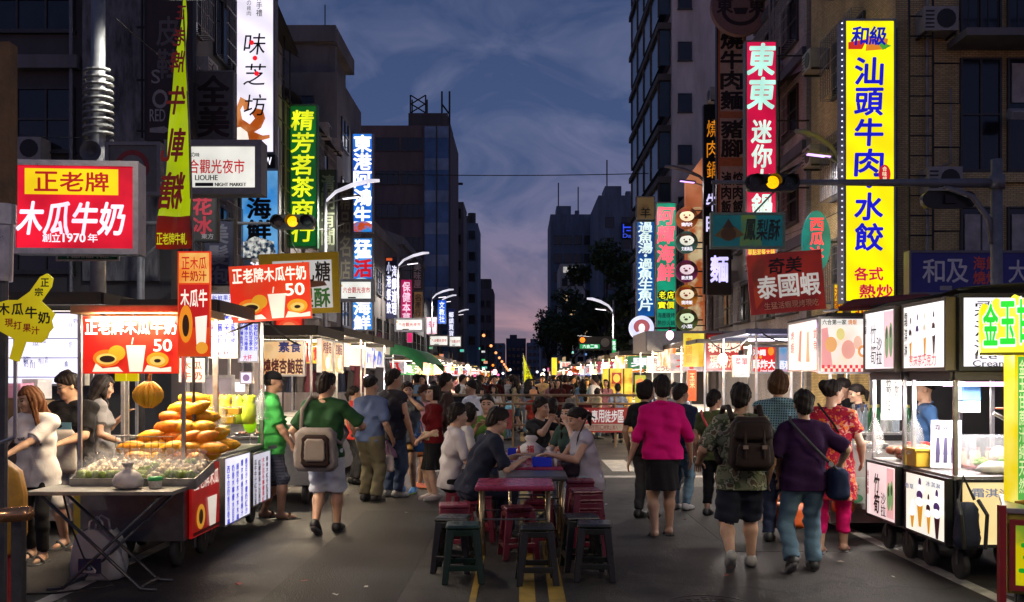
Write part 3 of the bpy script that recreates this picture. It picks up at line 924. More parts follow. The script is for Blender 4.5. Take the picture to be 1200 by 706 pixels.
mb = MB(); mb.sheet([[(x, y, 0) for x in (-900, -60, 0, 60, 900)] for y in (1600, 200, 60, 0, -60)])
struct('ground', mb, asphalt())
def paintmat(col):
	m = plain(col, .6, 0, .45, 5, .1, 'road_paint'); return m
mb = MB()
for x, y0, y1, w_ in ((-3.46, 2, 15.0, .12), (3.52, 2, 15.0, .12), (-3.46, 23, 150, .12), (3.52, 23, 150, .12)): mb.b2((x-w_/2, y0, .002), (x+w_/2, y1, .006))
for k in range(9):
	x = -3.2+k*.8
	if k in (2, 5, 6, 7): mb.b2((x, 16.3, .002), (x+.45, 18.6, .006))
mb.b2((.55, 15.3, .002), (3.3, 15.6, .006))
struct('road_marking', mb, paintmat((.34, .32, .28)))
mb = MB()
for x, y0, y1, w_ in ((.05, 3, 14.8, .12), (.27, 3, 14.8, .12), (-.35, 3, 8.6, .05), (.05, 24, 140, .12), (.27, 24, 140, .12)): mb.b2((x-w_/2, y0, .002), (x+w_/2, y1, .006))
struct('road_centre_line', mb, paintmat((.26, .17, .025)))
PAVE = plain((.16, .155, .15), .7, 0, .25, 2, .2, 'paving', bscale=30)
for sx in (-1, 1):
	mb = MB(); mb.b2((sx*7.6, 25, -.05), (sx*30, 300, .13)); struct('pavement', mb, PAVE)
# ------------------------------------------------------------------ buildings
def wallmat(col, kind='plain', scale=1.0, rough=.8):
	k = _key('w', col, kind, scale)
	if k in _mats: return _mats[k]
	m, t, b = new_mat('facade_' + kind)
	tc = N(t, 'ShaderNodeTexCoord')
	nz = N(t, 'ShaderNodeTexNoise'); nz.inputs['Scale'].default_value = .5; nz.inputs['Detail'].default_value = 8; nz.inputs['Roughness'].default_value = .65
	mp = N(t, 'ShaderNodeMapping'); mp.inputs['Scale'].default_value = (1.5, 1.5, .35)
	t.links.new(tc.outputs['Object'], mp.inputs[0]); t.links.new(mp.outputs[0], nz.inputs['Vector'])
	mr = N(t, 'ShaderNodeMapRange'); mr.inputs['From Min'].default_value = .3; mr.inputs['From Max'].default_value = .7; mr.inputs['To Min'].default_value = .62; mr.inputs['To Max'].default_value = 1.25
	t.links.new(nz.outputs['Fac'], mr.inputs['Value'])
	src = None
	if kind == 'speckle': nz.inputs['Scale'].default_value = 3.5; mr.inputs['To Min'].default_value = .2; mr.inputs['To Max'].default_value = 1.6
	if kind == 'tile':
		br = N(t, 'ShaderNodeTexBrick'); br.inputs['Scale'].default_value = 1
		br.inputs['Color1'].default_value = (*col, 1); br.inputs['Color2'].default_value = (*[c*.72 for c in col], 1); br.inputs['Mortar'].default_value = (*[c*.3 for c in col], 1)
		br.inputs['Mortar Size'].default_value = .012*scale; br.inputs['Brick Width'].default_value = .30*scale; br.inputs['Row Height'].default_value = .10*scale
		# facades run along X or along Y: use X+Y and Z
		sp = N(t, 'ShaderNodeSeparateXYZ'); t.links.new(tc.outputs['Object'], sp.inputs[0])
		a_ = N(t, 'ShaderNodeMath', operation='ADD'); t.links.new(sp.outputs['X'], a_.inputs[0]); t.links.new(sp.outputs['Y'], a_.inputs[1])
		cb = N(t, 'ShaderNodeCombineXYZ'); t.links.new(a_.outputs[0], cb.inputs['X']); t.links.new(sp.outputs['Z'], cb.inputs['Y'])
		t.links.new(cb.outputs[0], br.inputs['Vector'])
		src = br.outputs['Color']
		bp = N(t, 'ShaderNodeBump'); bp.inputs['Strength'].default_value = .6; bp.inputs['Distance'].default_value = .01; bp.invert = True
		t.links.new(br.outputs['Fac'], bp.inputs['Height']); t.links.new(bp.outputs[0], b.inputs['Normal'])
	sc_ = N(t, 'ShaderNodeVectorMath', operation='SCALE'); sc_.inputs[0].default_value = col
	if src is not None: t.links.new(src, sc_.inputs[0])
	t.links.new(mr.outputs[0], sc_.inputs['Scale']); t.links.new(sc_.outputs[0], b.inputs['Base Color'])
	b.inputs['Roughness'].default_value = rough
	_mats[k] = m
	return m
PANE = plain((.012, .014, .018), .12, 0, .3, 1.5, .02, 'window_glass', .7)
FRAME = plain((.06, .06, .06), .45, .4, .2, 8, 0, 'window_frame')
LITW = glow(C('ffd9a0'), .55, .3, 2, 'lit_room')
_win = {}
def grille(r, x, y, z, w_, h_, face):
	"""bulging steel grille in front of a window"""
	k = ('g', w_, h_)
	if k not in _win:
		mb = MB(); n = int(w_/.16)
		for i in range(n+1): mb.tube([(-w_/2+w_*i/n, -.12, -h_/2), (-w_/2+w_*i/n, -.42, -h_/2), (-w_/2+w_*i/n, -.42, h_/2), (-w_/2+w_*i/n, -.1, h_/2)], .014, 4)
		for j in range(5): mb.tube([(-w_/2, -.42, -h_/2+h_*j/4), (w_/2, -.42, -h_/2+h_*j/4)], .014, 4)
		o = obj('window_grille', mb, GREYP, r); _win[k] = o.data
	else: o = bpy.data.objects.new('window_grille', _win[k]); COL.objects.link(o); o.parent = r
	o.location = Vector((x, y, z))-r.location; o.rotation_euler = (0, 0, {'F': 0, 'R': PI/2, 'L': -PI/2}[face])
def window(root, x, y, z, w_, h_, face, mull=2, rail=0, lit=None, frame=None, name='window', depth=.08):
	"""window on a wall: face 'F' looks to the camera (-Y), 'R' to +X, 'L' to -X; x, y, z its centre in world metres"""
	k = (round(w_, 2), round(h_, 2), mull, rail, lit is not None and id(lit), id(frame))
	if k not in _win:
		mb = MB(); t = .05
		mb.mat(0); mb.b2((-w_/2+t, -depth*.35, -h_/2+t), (w_/2-t, .02, h_/2-t)); mb.mat(1)
		for a in (-1, 1):
			mb.b2((a*(w_/2-t), -depth, -h_/2), (a*w_/2, .02, h_/2)); mb.b2((-w_/2+t, -depth*.95, a*(h_/2-t)), (w_/2-t, .02, a*h_/2))
		for i in range(1, mull): q = -w_/2+w_*i/mull; mb.b2((q-.025, -depth*.9, -h_/2+t), (q+.025, -depth*.3, h_/2-t))
		for i in range(rail): q = h_*.5-h_*(i+1)/(rail+1); mb.b2((-w_/2+t, -depth*.85, q-.025), (w_/2-t, -depth*.3, q+.025))
		mb.b2((-w_/2-.04, -depth*1.5, -h_/2-.07), (w_/2+.04, .02, -h_/2-.003))
		o = obj(name, mb, [lit or PANE, frame or FRAME], root); _win[k] = o.data
	else:
		o = bpy.data.objects.new(name, _win[k]); COL.objects.link(o); o.parent = root
	o.location = Vector((x, y, z))-root.location
	o.rotation_euler = (0, 0, {'F': 0, 'R': PI/2, 'L': -PI/2}[face])
	return o
def building(name, label, x0, x1, y0, y1, z1, mat, cat='building'):
	r = thing(name, label, cat, ((x0+x1)/2, (y0+y1)/2, 0))
	mb = MB(); mb.b2((x0, y0, 0), (x1, y1, z1)); wobj('wall', mb, mat, r)
	return r
def parapet(r, x0, x1, y0, y1, z, mat, h_=.9, t=.2):
	mb = MB()
	for a, b in (((x0-.1, y0-.1), (x1+.1, y0+t)), ((x0-.1, y1-t), (x1+.1, y1+.1)), ((x0-.1, y0+t), (x0+t, y1-t)), ((x1-t, y0+t), (x1+.1, y1-t))):
		mb.b2((a[0], a[1], z+.003), (b[0], b[1], z+h_))
	wobj('parapet', mb, mat, r)
def ac_unit(r, x, y, z, face):
	mb = MB(); mb.mat(0); mb.box((0, -.32, 0), (.85, .55, .6)); mb.mat(1); mb.cyl((.12, -.60, 0), (.12, -.615, 0), .24, n=14)
	for i in range(5): mb.b2((-.40, -.606, -.24+i*.1), (-.18, -.598, -.20+i*.1))
	mb.b2((-.4, -.55, -.36), (-.34, 0, -.31)); mb.b2((.34, -.55, -.36), (.4, 0, -.31))
	o = obj('air_conditioner', mb, [plain((.33, .32, .30), .6, 0, .2, 6, .05, 'ac_casing'), BLACK], r, .01)
	o.location = Vector((x, y, z))-r.location; o.rotation_euler = (0, 0, {'F': 0, 'R': PI/2, 'L': -PI/2}[face])
def grid_windows(r, face, plane, a0, a1, z0, dz, rows, n, w_, h_, mull=2, rail=0, lit=(), seed=0, frame=None):
	rr = random.Random(seed)
	for i in range(rows):
		for j in range(n):
			a = a0+(a1-a0)*(j+.5)/n
			l = LITW if (i, j) in lit else None
			if face == 'F': window(r, a, plane, z0+i*dz, w_, h_, 'F', mull, rail, l, frame)
			else: window(r, plane, a, z0+i*dz, w_, h_, face, mull, rail, l, frame)
DARKW = wallmat((.075, .072, .072)); GREYW = wallmat((.17, .165, .165)); PALEW = wallmat((.30, .295, .28)); BROWNW = wallmat((.13, .115, .105))
TAN = wallmat((.76, .59, .28), 'tile', .5); GTILE = wallmat((.52, .50, .50), 'tile', .4); BLUEW = wallmat((.13, .18, .24))
ROOFM = plain((.04, .04, .042), .7, .1, .3, 3, .1, 'roof_sheet')
# --- left of the street, from the corner away
r = building('corner_building', 'dark grey corner building with wide windows behind the street lamp post', -34, -9.3, 25, 31.5, 19, DARKW)
for z in (5.2, 8.4, 11.6):
	for x in (-13.0, -15.9, -18.8, -21.7): window(r, x, 25, z+.1, 2.3, 1.7, 'F', 3, 1)
mb = MB()
for z in (3.3, 6.6, 9.8, 13.0): mb.b2((-34, 24.72, z), (-11.7, 25, z+.35))
wobj('ledge', mb, GREYW, r)
mb = MB(); mb.b2((-11.6, 24.85, 4.2), (-9.6, 24.998, 13)); wobj('mosaic_panel', mb, wallmat((.16, .16, .16), 'speckle'), r)
for y, z in ((26.6, 10.3), (28.4, 7.6), (29.9, 10.4)): ac_unit(r, -9.3, y, z, 'R')
for i in range(3):
	for y in (26.4, 29.2): window(r, -9.3, y, 6.0+i*3.2, 1.5, 1.9, 'R', 2); grille(r, -9.3, y, 6.0+i*3.2, 1.6, 2.0, 'R')
for x, z in ((-12.9, 7.6), (-16.4, 10.5), (-17.6, 7.3), (-20.4, 10.6)): ac_unit(r, x, 25, z, 'F')
for x in (-11.9, -14.5, -17.3): mb = MB(); mb.tube([(x, 24.85, 1), (x, 24.85, 18)], .05, 6); wobj('drain_pipe', mb, GREYP, r)
mb = MB(); mb.b2((-34, 23.2, 3.05), (-9.6, 24.7, 3.25)); wobj('awning', mb, plain((.02, .06, .05), .6, 0, .2, 3), r)
r = building('white_house', 'pale plastered house with scaffold bars next to the corner building', -22, -9.05, 31.6, 35.6, 14.4, PALEW)
for i in range(4):
	window(r, -9.05, 33.6, 4.6+i*3.0, 2.2, 1.6, 'R', 3)
	mb = MB()
mb = MB()
for k in range(14): mb.tube([(-8.7, 31.7, 3+k*.8), (-8.7, 35.4, 3+k*.8)], .025, 5)
for k in range(5): mb.tube([(-8.7, 31.8+k*.9, 3), (-8.7, 31.8+k*.9, 14.2)], .03, 5)
wobj('window_bars', mb, BLACK, r)
mb = MB()
mb.add([(-8.4, 35.6, 13.9), (-8.4, 31.0, 14.9), (-16, 31.0, 19.5), (-16, 35.6, 18.6)], [(0, 1, 2, 3)]); mb.add([(-8.4, 35.6, 13.75), (-8.4, 31.0, 14.75), (-16, 31.0, 19.35), (-16, 35.6, 18.45)], [(3, 2, 1, 0)])
wobj('roof', mb, ROOFM, r)
r = building('shophouse', 'dark shophouse with a slanting sheet roof behind the green tea shop sign', -20, -9.0, 35.7, 44.5, 12.2, BROWNW)
grid_windows(r, 'R', -9.0, 36, 44.2, 5.0, 3.1, 3, 3, 1.7, 1.5, 2, 1)
for i in range(3):
	for y in (37.4, 40.1, 42.8): grille(r, -9, y, 5+i*3.1, 1.8, 1.6, 'R'); ac_unit(r, -9, y+1.3, 6.3+i*3.1, 'R')
mb = MB(); mb.add([(-8.5, 35.5, 12.4), (-8.5, 44.7, 12.1), (-18, 44.7, 17.6), (-18, 35.5, 17.9)], [(0, 1, 2, 3), (3, 2, 1, 0)])
mb.b2((-9.0, 35.72, 12.2), (-8.9, 44.4, 12.35)); wobj('roof', mb, ROOFM, r)
r = building('tower_house', 'narrow dark house with a roof top stair tower and antenna', -12.6, -9.0, 46, 53, 16.6, GREYW)
grid_windows(r, 'R', -9.0, 46.4, 52.6, 5, 3, 4, 2, 1.8, 1.5, 2, 1); grid_windows(r, 'F', 46, -12.4, -9.2, 12.4, 2.4, 2, 1, 1.4, 1.3, 2)
mb = MB(); mb.b2((-12.3, 46.5, 16.6), (-9.5, 51, 18.2)); mb.b2((-12.6, 46.2, 18.2), (-9.1, 51.4, 19.0)); mb.b2((-9.5, 46.6, 16.6), (-9.2, 47.1, 18.2)); wobj('stair_tower', mb, GREYW, r)
mb = MB(); mb.cyl((-10, 48, 19), (-10, 48, 20.7), .03, n=5); wobj('antenna', mb, BLACK, r)
r = building('low_shop_block', 'low dark shop row with a pale parapet beyond the blue seafood sign', -20, -8.9, 54, 70, 10.5, BROWNW)
grid_windows(r, 'R', -8.9, 54.4, 69.6, 4.6, 3.0, 2, 5, 1.9, 1.5, 2, 1); parapet(r, -20, -8.9, 54, 70, 10.5, GREYW, .6)
r = building('gabled_shop_block', 'shop row with a pale gable roof below the office block', -20, -8.9, 70.2, 86.6, 11.6, GREYW)
grid_windows(r, 'R', -8.9, 70.6, 86.4, 4.6, 3.2, 2, 5, 1.9, 1.6, 2, 1)
mb = MB(); mb.prism([(-20, 0), (-8.7, 0), (-8.7, .5), (-14, 2.6), (-20, 2.6)], 70.1, 86.5, Matrix.Translation((0, 0, 11.63))); wobj('roof', mb, wallmat((.22, .22, .23)), r)
r = building('far_low_block', 'low dark shop block beyond the gable roof', -20, -8.8, 87, 106, 9, DARKW)
grid_windows(r, 'R', -8.8, 88, 105, 5, 3, 1, 5, 2, 1.5, 2)
r = building('office_block', 'large dark office block with a blue glass stair bay and roof frames', -40, -8.2, 110, 124, 31.2, wallmat((.15, .115, .115)))
for i in range(7):
	for j in range(5): window(r, -24.6+j*3.0, 110, 5.6+i*3.9, 2.7, 1.55, 'F', 4)
mb = MB()
for i in range(8):
	mb.mat(0); mb.b2((-11.3, 109.6, 1+i*3.75), (-8.3, 110, 3.4+i*3.75))
	mb.mat(1); mb.b2((-11.3, 109.55, 3.4+i*3.75), (-8.3, 110, 4.745+i*3.75))
for x in (-11.3, -9.8, -8.3): mb.mat(2); mb.b2((x-.08, 109.5, 1), (x+.08, 110, 31))
wobj('glass_bay', mb, [plain((.05, .12, .24), .15, .3, .4, .4, 0, 'blue_glass', .8), plain((.16, .22, .30), .2, .3, .4, .4, 0, 'pale_glass', .8), DARKW], r)
mb = MB(); mb.b2((-13.2, 110.5, 31.2), (-8.6, 120, 32.8)); wobj('roof_house', mb, DARKW, r)
mb = MB()
for x in (-13, -11.2):
	for y in (110.8, 112.6): mb.cyl((x, y, 32.8), (x, y, 35), .09, n=4)
for k in range(2): mb.tube([(-13, 110.8, 32.9+k), (-11.2, 110.8, 34+k)], .08, 4); mb.tube([(-11.2, 110.8, 32.9+k), (-13, 110.8, 34+k)], .08, 4)
for x in (-9.3, -8.4): mb.cyl((x, 111, 31.2), (x, 111, 35.5), .12, n=5)
mb.tube([(-9.3, 111, 34), (-8.4, 111, 32.8)], .1, 4); wobj('roof_frame', mb, BLACK, r)
r = building('church_house', 'dark building topped by a cross beyond the glass bay', -24, -7.9, 130, 138, 26, GREYW)
grid_windows(r, 'F', 130, -10.6, -8.1, 10, 3.6, 5, 2, .9, 1.3, 1)
mb = MB(); mb.cyl((-8.9, 131, 26), (-8.9, 131, 29.8), .16, n=6); mb.box((-8.9, 131, 28.7), (1.7, .25, .3)); wobj('cross', mb, BLACK, r)
r = building('slab_block', 'narrow blue grey tower beyond the cross', -20, -7.3, 160, 172, 28, BLUEW)
grid_windows(r, 'F', 160, -10.4, -7.6, 8, 3.6, 6, 2, 1.1, 1.4, 1)
mb = MB(); mb.b2((-12, 161, 28), (-8.6, 168, 29.4)); mb.cyl((-8.4, 162, 28), (-8.4, 162, 30), .7, n=10); wobj('water_tank', mb, DARKW, r)
r = building('end_block', 'small grey block at the far end of the shop row', -22, -6.3, 215, 230, 22, wallmat((.11, .10, .11)))
grid_windows(r, 'F', 215, -11, -6.6, 5, 3.4, 5, 3, 1, 1.5, 1)
mb = MB(); mb.b2((-10, 216, 22), (-6.8, 222, 24.4)); wobj('roof_house', mb, DARKW, r)
# --- end of the street
for i, (x0, x1, y0, z1, col, lb) in enumerate(((-22, -8, 470, 19, BLUEW, 'flat dark block closing the street view at its far end'), (-8, 3, 520, 23.5, wallmat((.05, .06, .085)), 'taller blue grey block closing the street view beside the yellow flag'), (3.2, 14, 490, 20, BLUEW, 'low blue grey block at the street end beside the trees'))):
	r = building('distant_block', lb, x0, x1, y0, y0+30, z1, col)
	grid_windows(r, 'F', y0, x0+.5, x1-.5, 3, 3.6, 5, 4, 1.6, 1.6, 1)
	mb = MB(); mb.b2((x0+2, y0+1, z1), (x0+6, y0+10, z1+2)); wobj('roof_house', mb, col, r)
# --- right of the street
r = building('tan_corner_building', 'tan tiled corner building with tall dark windows and a top balcony', 9.6, 30, 24, 31, 17, TAN)
for z in (4.55, 8.35, 11.9):
	for x in (11.75, 12.95, 14.6): window(r, x, 24, z, 1.05, 2.9, 'F', 2, 1)
	mb = MB(); mb.b2((11.1, 23.85, z-1.75), (30, 23.995, z-1.5)); wobj('ledge', mb, TAN, r)
for i in range(4): window(r, 9.6, 27.4, 4.8+i*3.1, 2.6, 1.7, 'L', 3, 1)
for i in range(4): ac_unit(r, 9.6, 29.6, 5.6+i*3.0, 'L'); grille(r, 9.6, 27.4, 4.8+i*3.1, 2.7, 1.8, 'L')
for x, z in ((10.6, 6.6), (16.2, 9.9), (13.8, 6.2), (10.5, 10.6)): ac_unit(r, x, 24, z, 'F')
for x in (11.1, 13.75, 15.5): grille(r, x+.85, 24, 3.35, 1.1, .9, 'F')
for x in (10.35, 13.62, 15.4): mb = MB(); mb.tube([(x, 23.9, 1), (x, 23.9, 16.8)], .05, 6); mb.tube([(x, 23.9, 6.9), (x+.6, 23.9, 7.1), (x+.6, 23.9, 9)], .03, 5); wobj('drain_pipe', mb, plain((.30, .29, .27), .6, 0, .3, 3), r)
for x, z in ((11.75, 5.25), (12.95, 5.25), (14.6, 5.3), (12.95, 9.1)): mb = MB(); mb.b2((x-.42, 23.93, z-.45), (x+.42, 23.955, z+.55)); wobj('blind', mb, plain((.40, .38, .36), .7, 0, .3, 3), r)
mb = MB(); mb.b2((10.9, 22.9, 10.0), (17, 24, 10.18)); mb.mat(1)
for k in range(26): mb.cyl((10.95+k*.24, 22.95, 10.2), (10.95+k*.24, 22.95, 11.15), .018, n=5)
mb.tube([(10.9, 22.95, 11.15), (17, 22.95, 11.15)], .03, 6); wobj('balcony', mb, [GREYW, BLACK], r)
mb = MB()
for k in range(22): mb.tube([(9.75, 23.55, 1.2+k*.5), (10.35, 23.55, 1.2+k*.5)], .02, 5)
for x in (9.75, 10.35): mb.tube([(x, 23.55, 1), (x, 23.55, 12.2)], .028, 5)
for k in range(5): mb.tube([(10.35, 23.5, 2.2+k*2.1), (11.0, 23.5, 2.2+k*2.1), (11.0, 23.5, 3.2+k*2.1), (10.35, 23.5, 3.2+k*2.1)], .025, 5)
wobj('sign_ladder', mb, BLACK, r)
r = building('grey_tiled_house', 'grey tiled house with awnings and air conditioners behind the red hot pot sign', 9.5, 24, 31.2, 37.8, 20, GTILE)
for i in range(5):
	for y in (33, 36): window(r, 9.5, y, 4.7+i*3.1, 1.9, 1.6, 'L', 2, 1); grille(r, 9.5, y, 4.7+i*3.1, 2.0, 1.7, 'L')
	mb = MB(); mb.b2((9.36, 31.2, 3.0+i*3.1), (9.5, 37.8, 3.35+i*3.1)); wobj('ledge', mb, wallmat((.10, .11, .14)), r)
for y, z in ((34.4, 9.6), (34.4, 12.7), (36.9, 6.2)): ac_unit(r, 9.5, y, z, 'L')
for z in (8.9, 12.0):
	mb = MB(); mb.add([(9.5, 31.6, z), (9.5, 37.2, z), (8.4, 37.2, z-.55), (8.4, 31.6, z-.55)], [(0, 1, 2, 3), (3, 2, 1, 0)]); wobj('awning', mb, ROOFM, r)
for y in (34.5, 35.0): mb = MB(); mb.tube([(9.3, y, 4), (9.3, y, 20)], .05, 6); wobj('drain_pipe', mb, GREYP, r)
r = building('narrow_house', 'pale narrow house with a rusted awning between the signs', 9.5, 22, 38, 45, 15.5, PALEW)
for i in range(4):
	for y in (39.8, 43): window(r, 9.5, y, 4.8+i*3.0, 2.0, 1.6, 'L', 2, 1); grille(r, 9.5, y, 4.8+i*3.0, 2.0, 1.7, 'L'); ac_unit(r, 9.5, y+1.5, 6+i*3.0, 'L')
mb = MB(); mb.add([(9.5, 38.2, 9.6), (9.5, 44.6, 9.6), (8.0, 44.6, 9.0), (8.0, 38.2, 9.0)], [(0, 1, 2, 3), (3, 2, 1, 0)]); wobj('awning', mb, plain((.10, .03, .03), .7, 0, .3, 4), r)
r = building('shop_row', 'dark three storey shop row beyond the round signs', 9.4, 22, 45.2, 59.8, 12, BROWNW)
for i in range(3):
	for k in range(5): window(r, 9.4, 46.8+k*2.9, 4.8+i*3.0, 2.0, 1.6, 'L', 2, 1)
r = building('grey_tower', 'tall bare grey tower with a stack of dark glass balconies on its street side', 9.7, 30, 60, 77, 38, wallmat((.50, .485, .49)))
mb = MB()
for i in range(11):
	mb.mat(0); mb.b2((9.0, 60.6, 2+i*3.3), (9.7, 76.6, 4.3+i*3.3)); mb.mat(1); mb.b2((8.85, 60.4, 4.3+i*3.3), (9.7, 76.8, 4.7+i*3.3))
	for k in range(5): mb.b2((8.93, 61+k*3.7, 2+i*3.3), (9.0, 61.2+k*3.7, 4.3+i*3.3))
wobj('glass_balconies', mb, [plain((.03, .045, .06), .15, .3, .4, .4, 0, 'dark_glass', .8), DARKW], r)
for i in range(8): window(r, 10.5, 60, 6+i*3.3, .9, 1.2, 'F', 1)
r = building('far_shop_row', 'far dark shop row under the trees', 10.6, 22, 78, 150, 9, DARKW)
for k in range(12): window(r, 10.6, 82+k*5.6, 5, 3, 1.6, 'L', 2)
for nm, x0, x1, y0, y1, z1, lb, seed in (('blue_tower', 16.6, 32, 200, 225, 40.5, 'dark blue tower with antennas behind the trees', 1), ('stepped_tower', 7.2, 18, 226, 250, 41, 'wide blue grey tower with a stepped top behind the trees', 2), ('far_slab', 5.9, 13, 270, 300, 19, 'low dark block beside the stepped tower', 3)):
	r = building(nm, lb, x0, x1, y0, y1, z1, BLUEW)
	grid_windows(r, 'F', y0, x0+.6, x1-.6, 4, 4.4, 8 if z1 > 30 else 4, 4, 1.9, 2.2, 1, lit=((2, 3),) if seed == 2 else ((5, 1),))
	mb = MB(); mb.b2((x0+1.5, y0+1, z1), (x0+5, y0+9, z1+2.2)); mb.b2((x0+6, y0+1, z1), (x0+7, y0+3, z1+1.1)); wobj('roof_house', mb, BLUEW, r)
	if seed < 3:
		mb = MB(); mb.cyl((x0+2, y0+2, z1+2), (x0+2, y0+2, z1+8), .15, n=5); mb.cyl((x1-4, y0+2, z1), (x1-4, y0+2, z1+7), .15, n=5); wobj('antenna', mb, BLACK, r)
r = building('pale_block', 'pale lit apartment block standing in front of the blue towers', 7.6, 12.4, 180, 195, 23.5, wallmat((.45, .44, .40)))
for i in range(6):
	for j in range(3): window(r, 8.5+j*1.5, 180, 5+i*3, 1.1, 1.4, 'F', 1, 0, LITW if (i+j) % 4 == 0 else None)
mb = MB(); mb.b2((8.2, 179.9, 21.8), (11.8, 179.98, 22.9)); wobj('top_sign', mb, glow((.9, .85, .8), .5), r)
# ------------------------------------------------------------------ trees
LEAFM = plain((.045, .075, .028), .6, 0, .55, 1.2, 0, 'leaves')
BARK = plain((.06, .045, .035), .85, 0, .3, 8, .4, 'bark')
def tree(label, x, y, h_, rad, seed, n=2600, leaf=.62):
	r = thing('broadleaf_tree', label, 'tree', (x, y, 0), 0, 'street trees')
	q = random.Random(seed)
	mb = MB(); base = h_*.32
	mb.tube([(0, 0, 0), (.1, 0, base*.6), (.0, .1, base), (.2, .1, h_*.7)], [.34, .27, .22, .08], 8)
	cl = []
	for i in range(9):
		a = q.uniform(0, 6.28); d = rad*q.uniform(.35, .8); z = h_*q.uniform(.42, .85)
		mb.tube([(0, .05, base*q.uniform(.8, 1.3)), (d*.5*math.cos(a), d*.5*math.sin(a), (base+z)/2), (d*math.cos(a), d*math.sin(a), z)], [.12, .08, .03], 5)
		cl.append((d*math.cos(a), d*math.sin(a), z, rad*q.uniform(.3, .52)))
	cl.append((0, 0, h_*.88, rad*.45))
	obj('trunk', mb, BARK, r, smooth=True)
	lf = MB()
	for i in range(n):
		cx, cy, cz, cr_ = q.choice(cl)
		v = Vector((q.gauss(0, 1), q.gauss(0, 1), q.gauss(0, 1))).normalized()*cr_*q.uniform(.45, 1.06)
		p = Vector((cx, cy, cz))+Vector((v.x, v.y, v.z*.8))
		s_ = leaf*q.uniform(.5, 1.2)
		M_ = Matrix.Translation(p) @ Euler((q.uniform(-1, 1), q.uniform(-1, 1), q.uniform(0, 6.28))).to_matrix().to_4x4()
		lf.add([(-s_*.5, 0, 0), (0, -s_*.28, .03), (s_*.5, 0, 0), (0, s_*.28, .03)], [(0, 1, 2, 3)], M_)
	obj('crown', lf, LEAFM, r)
	return r
tree('large dark street tree with the tallest crown in front of the blue towers', 9.4, 104, 17.5, 4.8, 1, 5200)
tree('dark street tree with a low wide crown beside the traffic light lamp post', 5.6, 112, 12.5, 4.2, 2, 4200)
tree('dark street tree leaning over the far stalls beyond the low wide crown', 4.4, 150, 13, 4.4, 3, 3500)
tree('dark street tree close to the grey tower', 10.6, 86, 10.5, 3.6, 5, 4000)
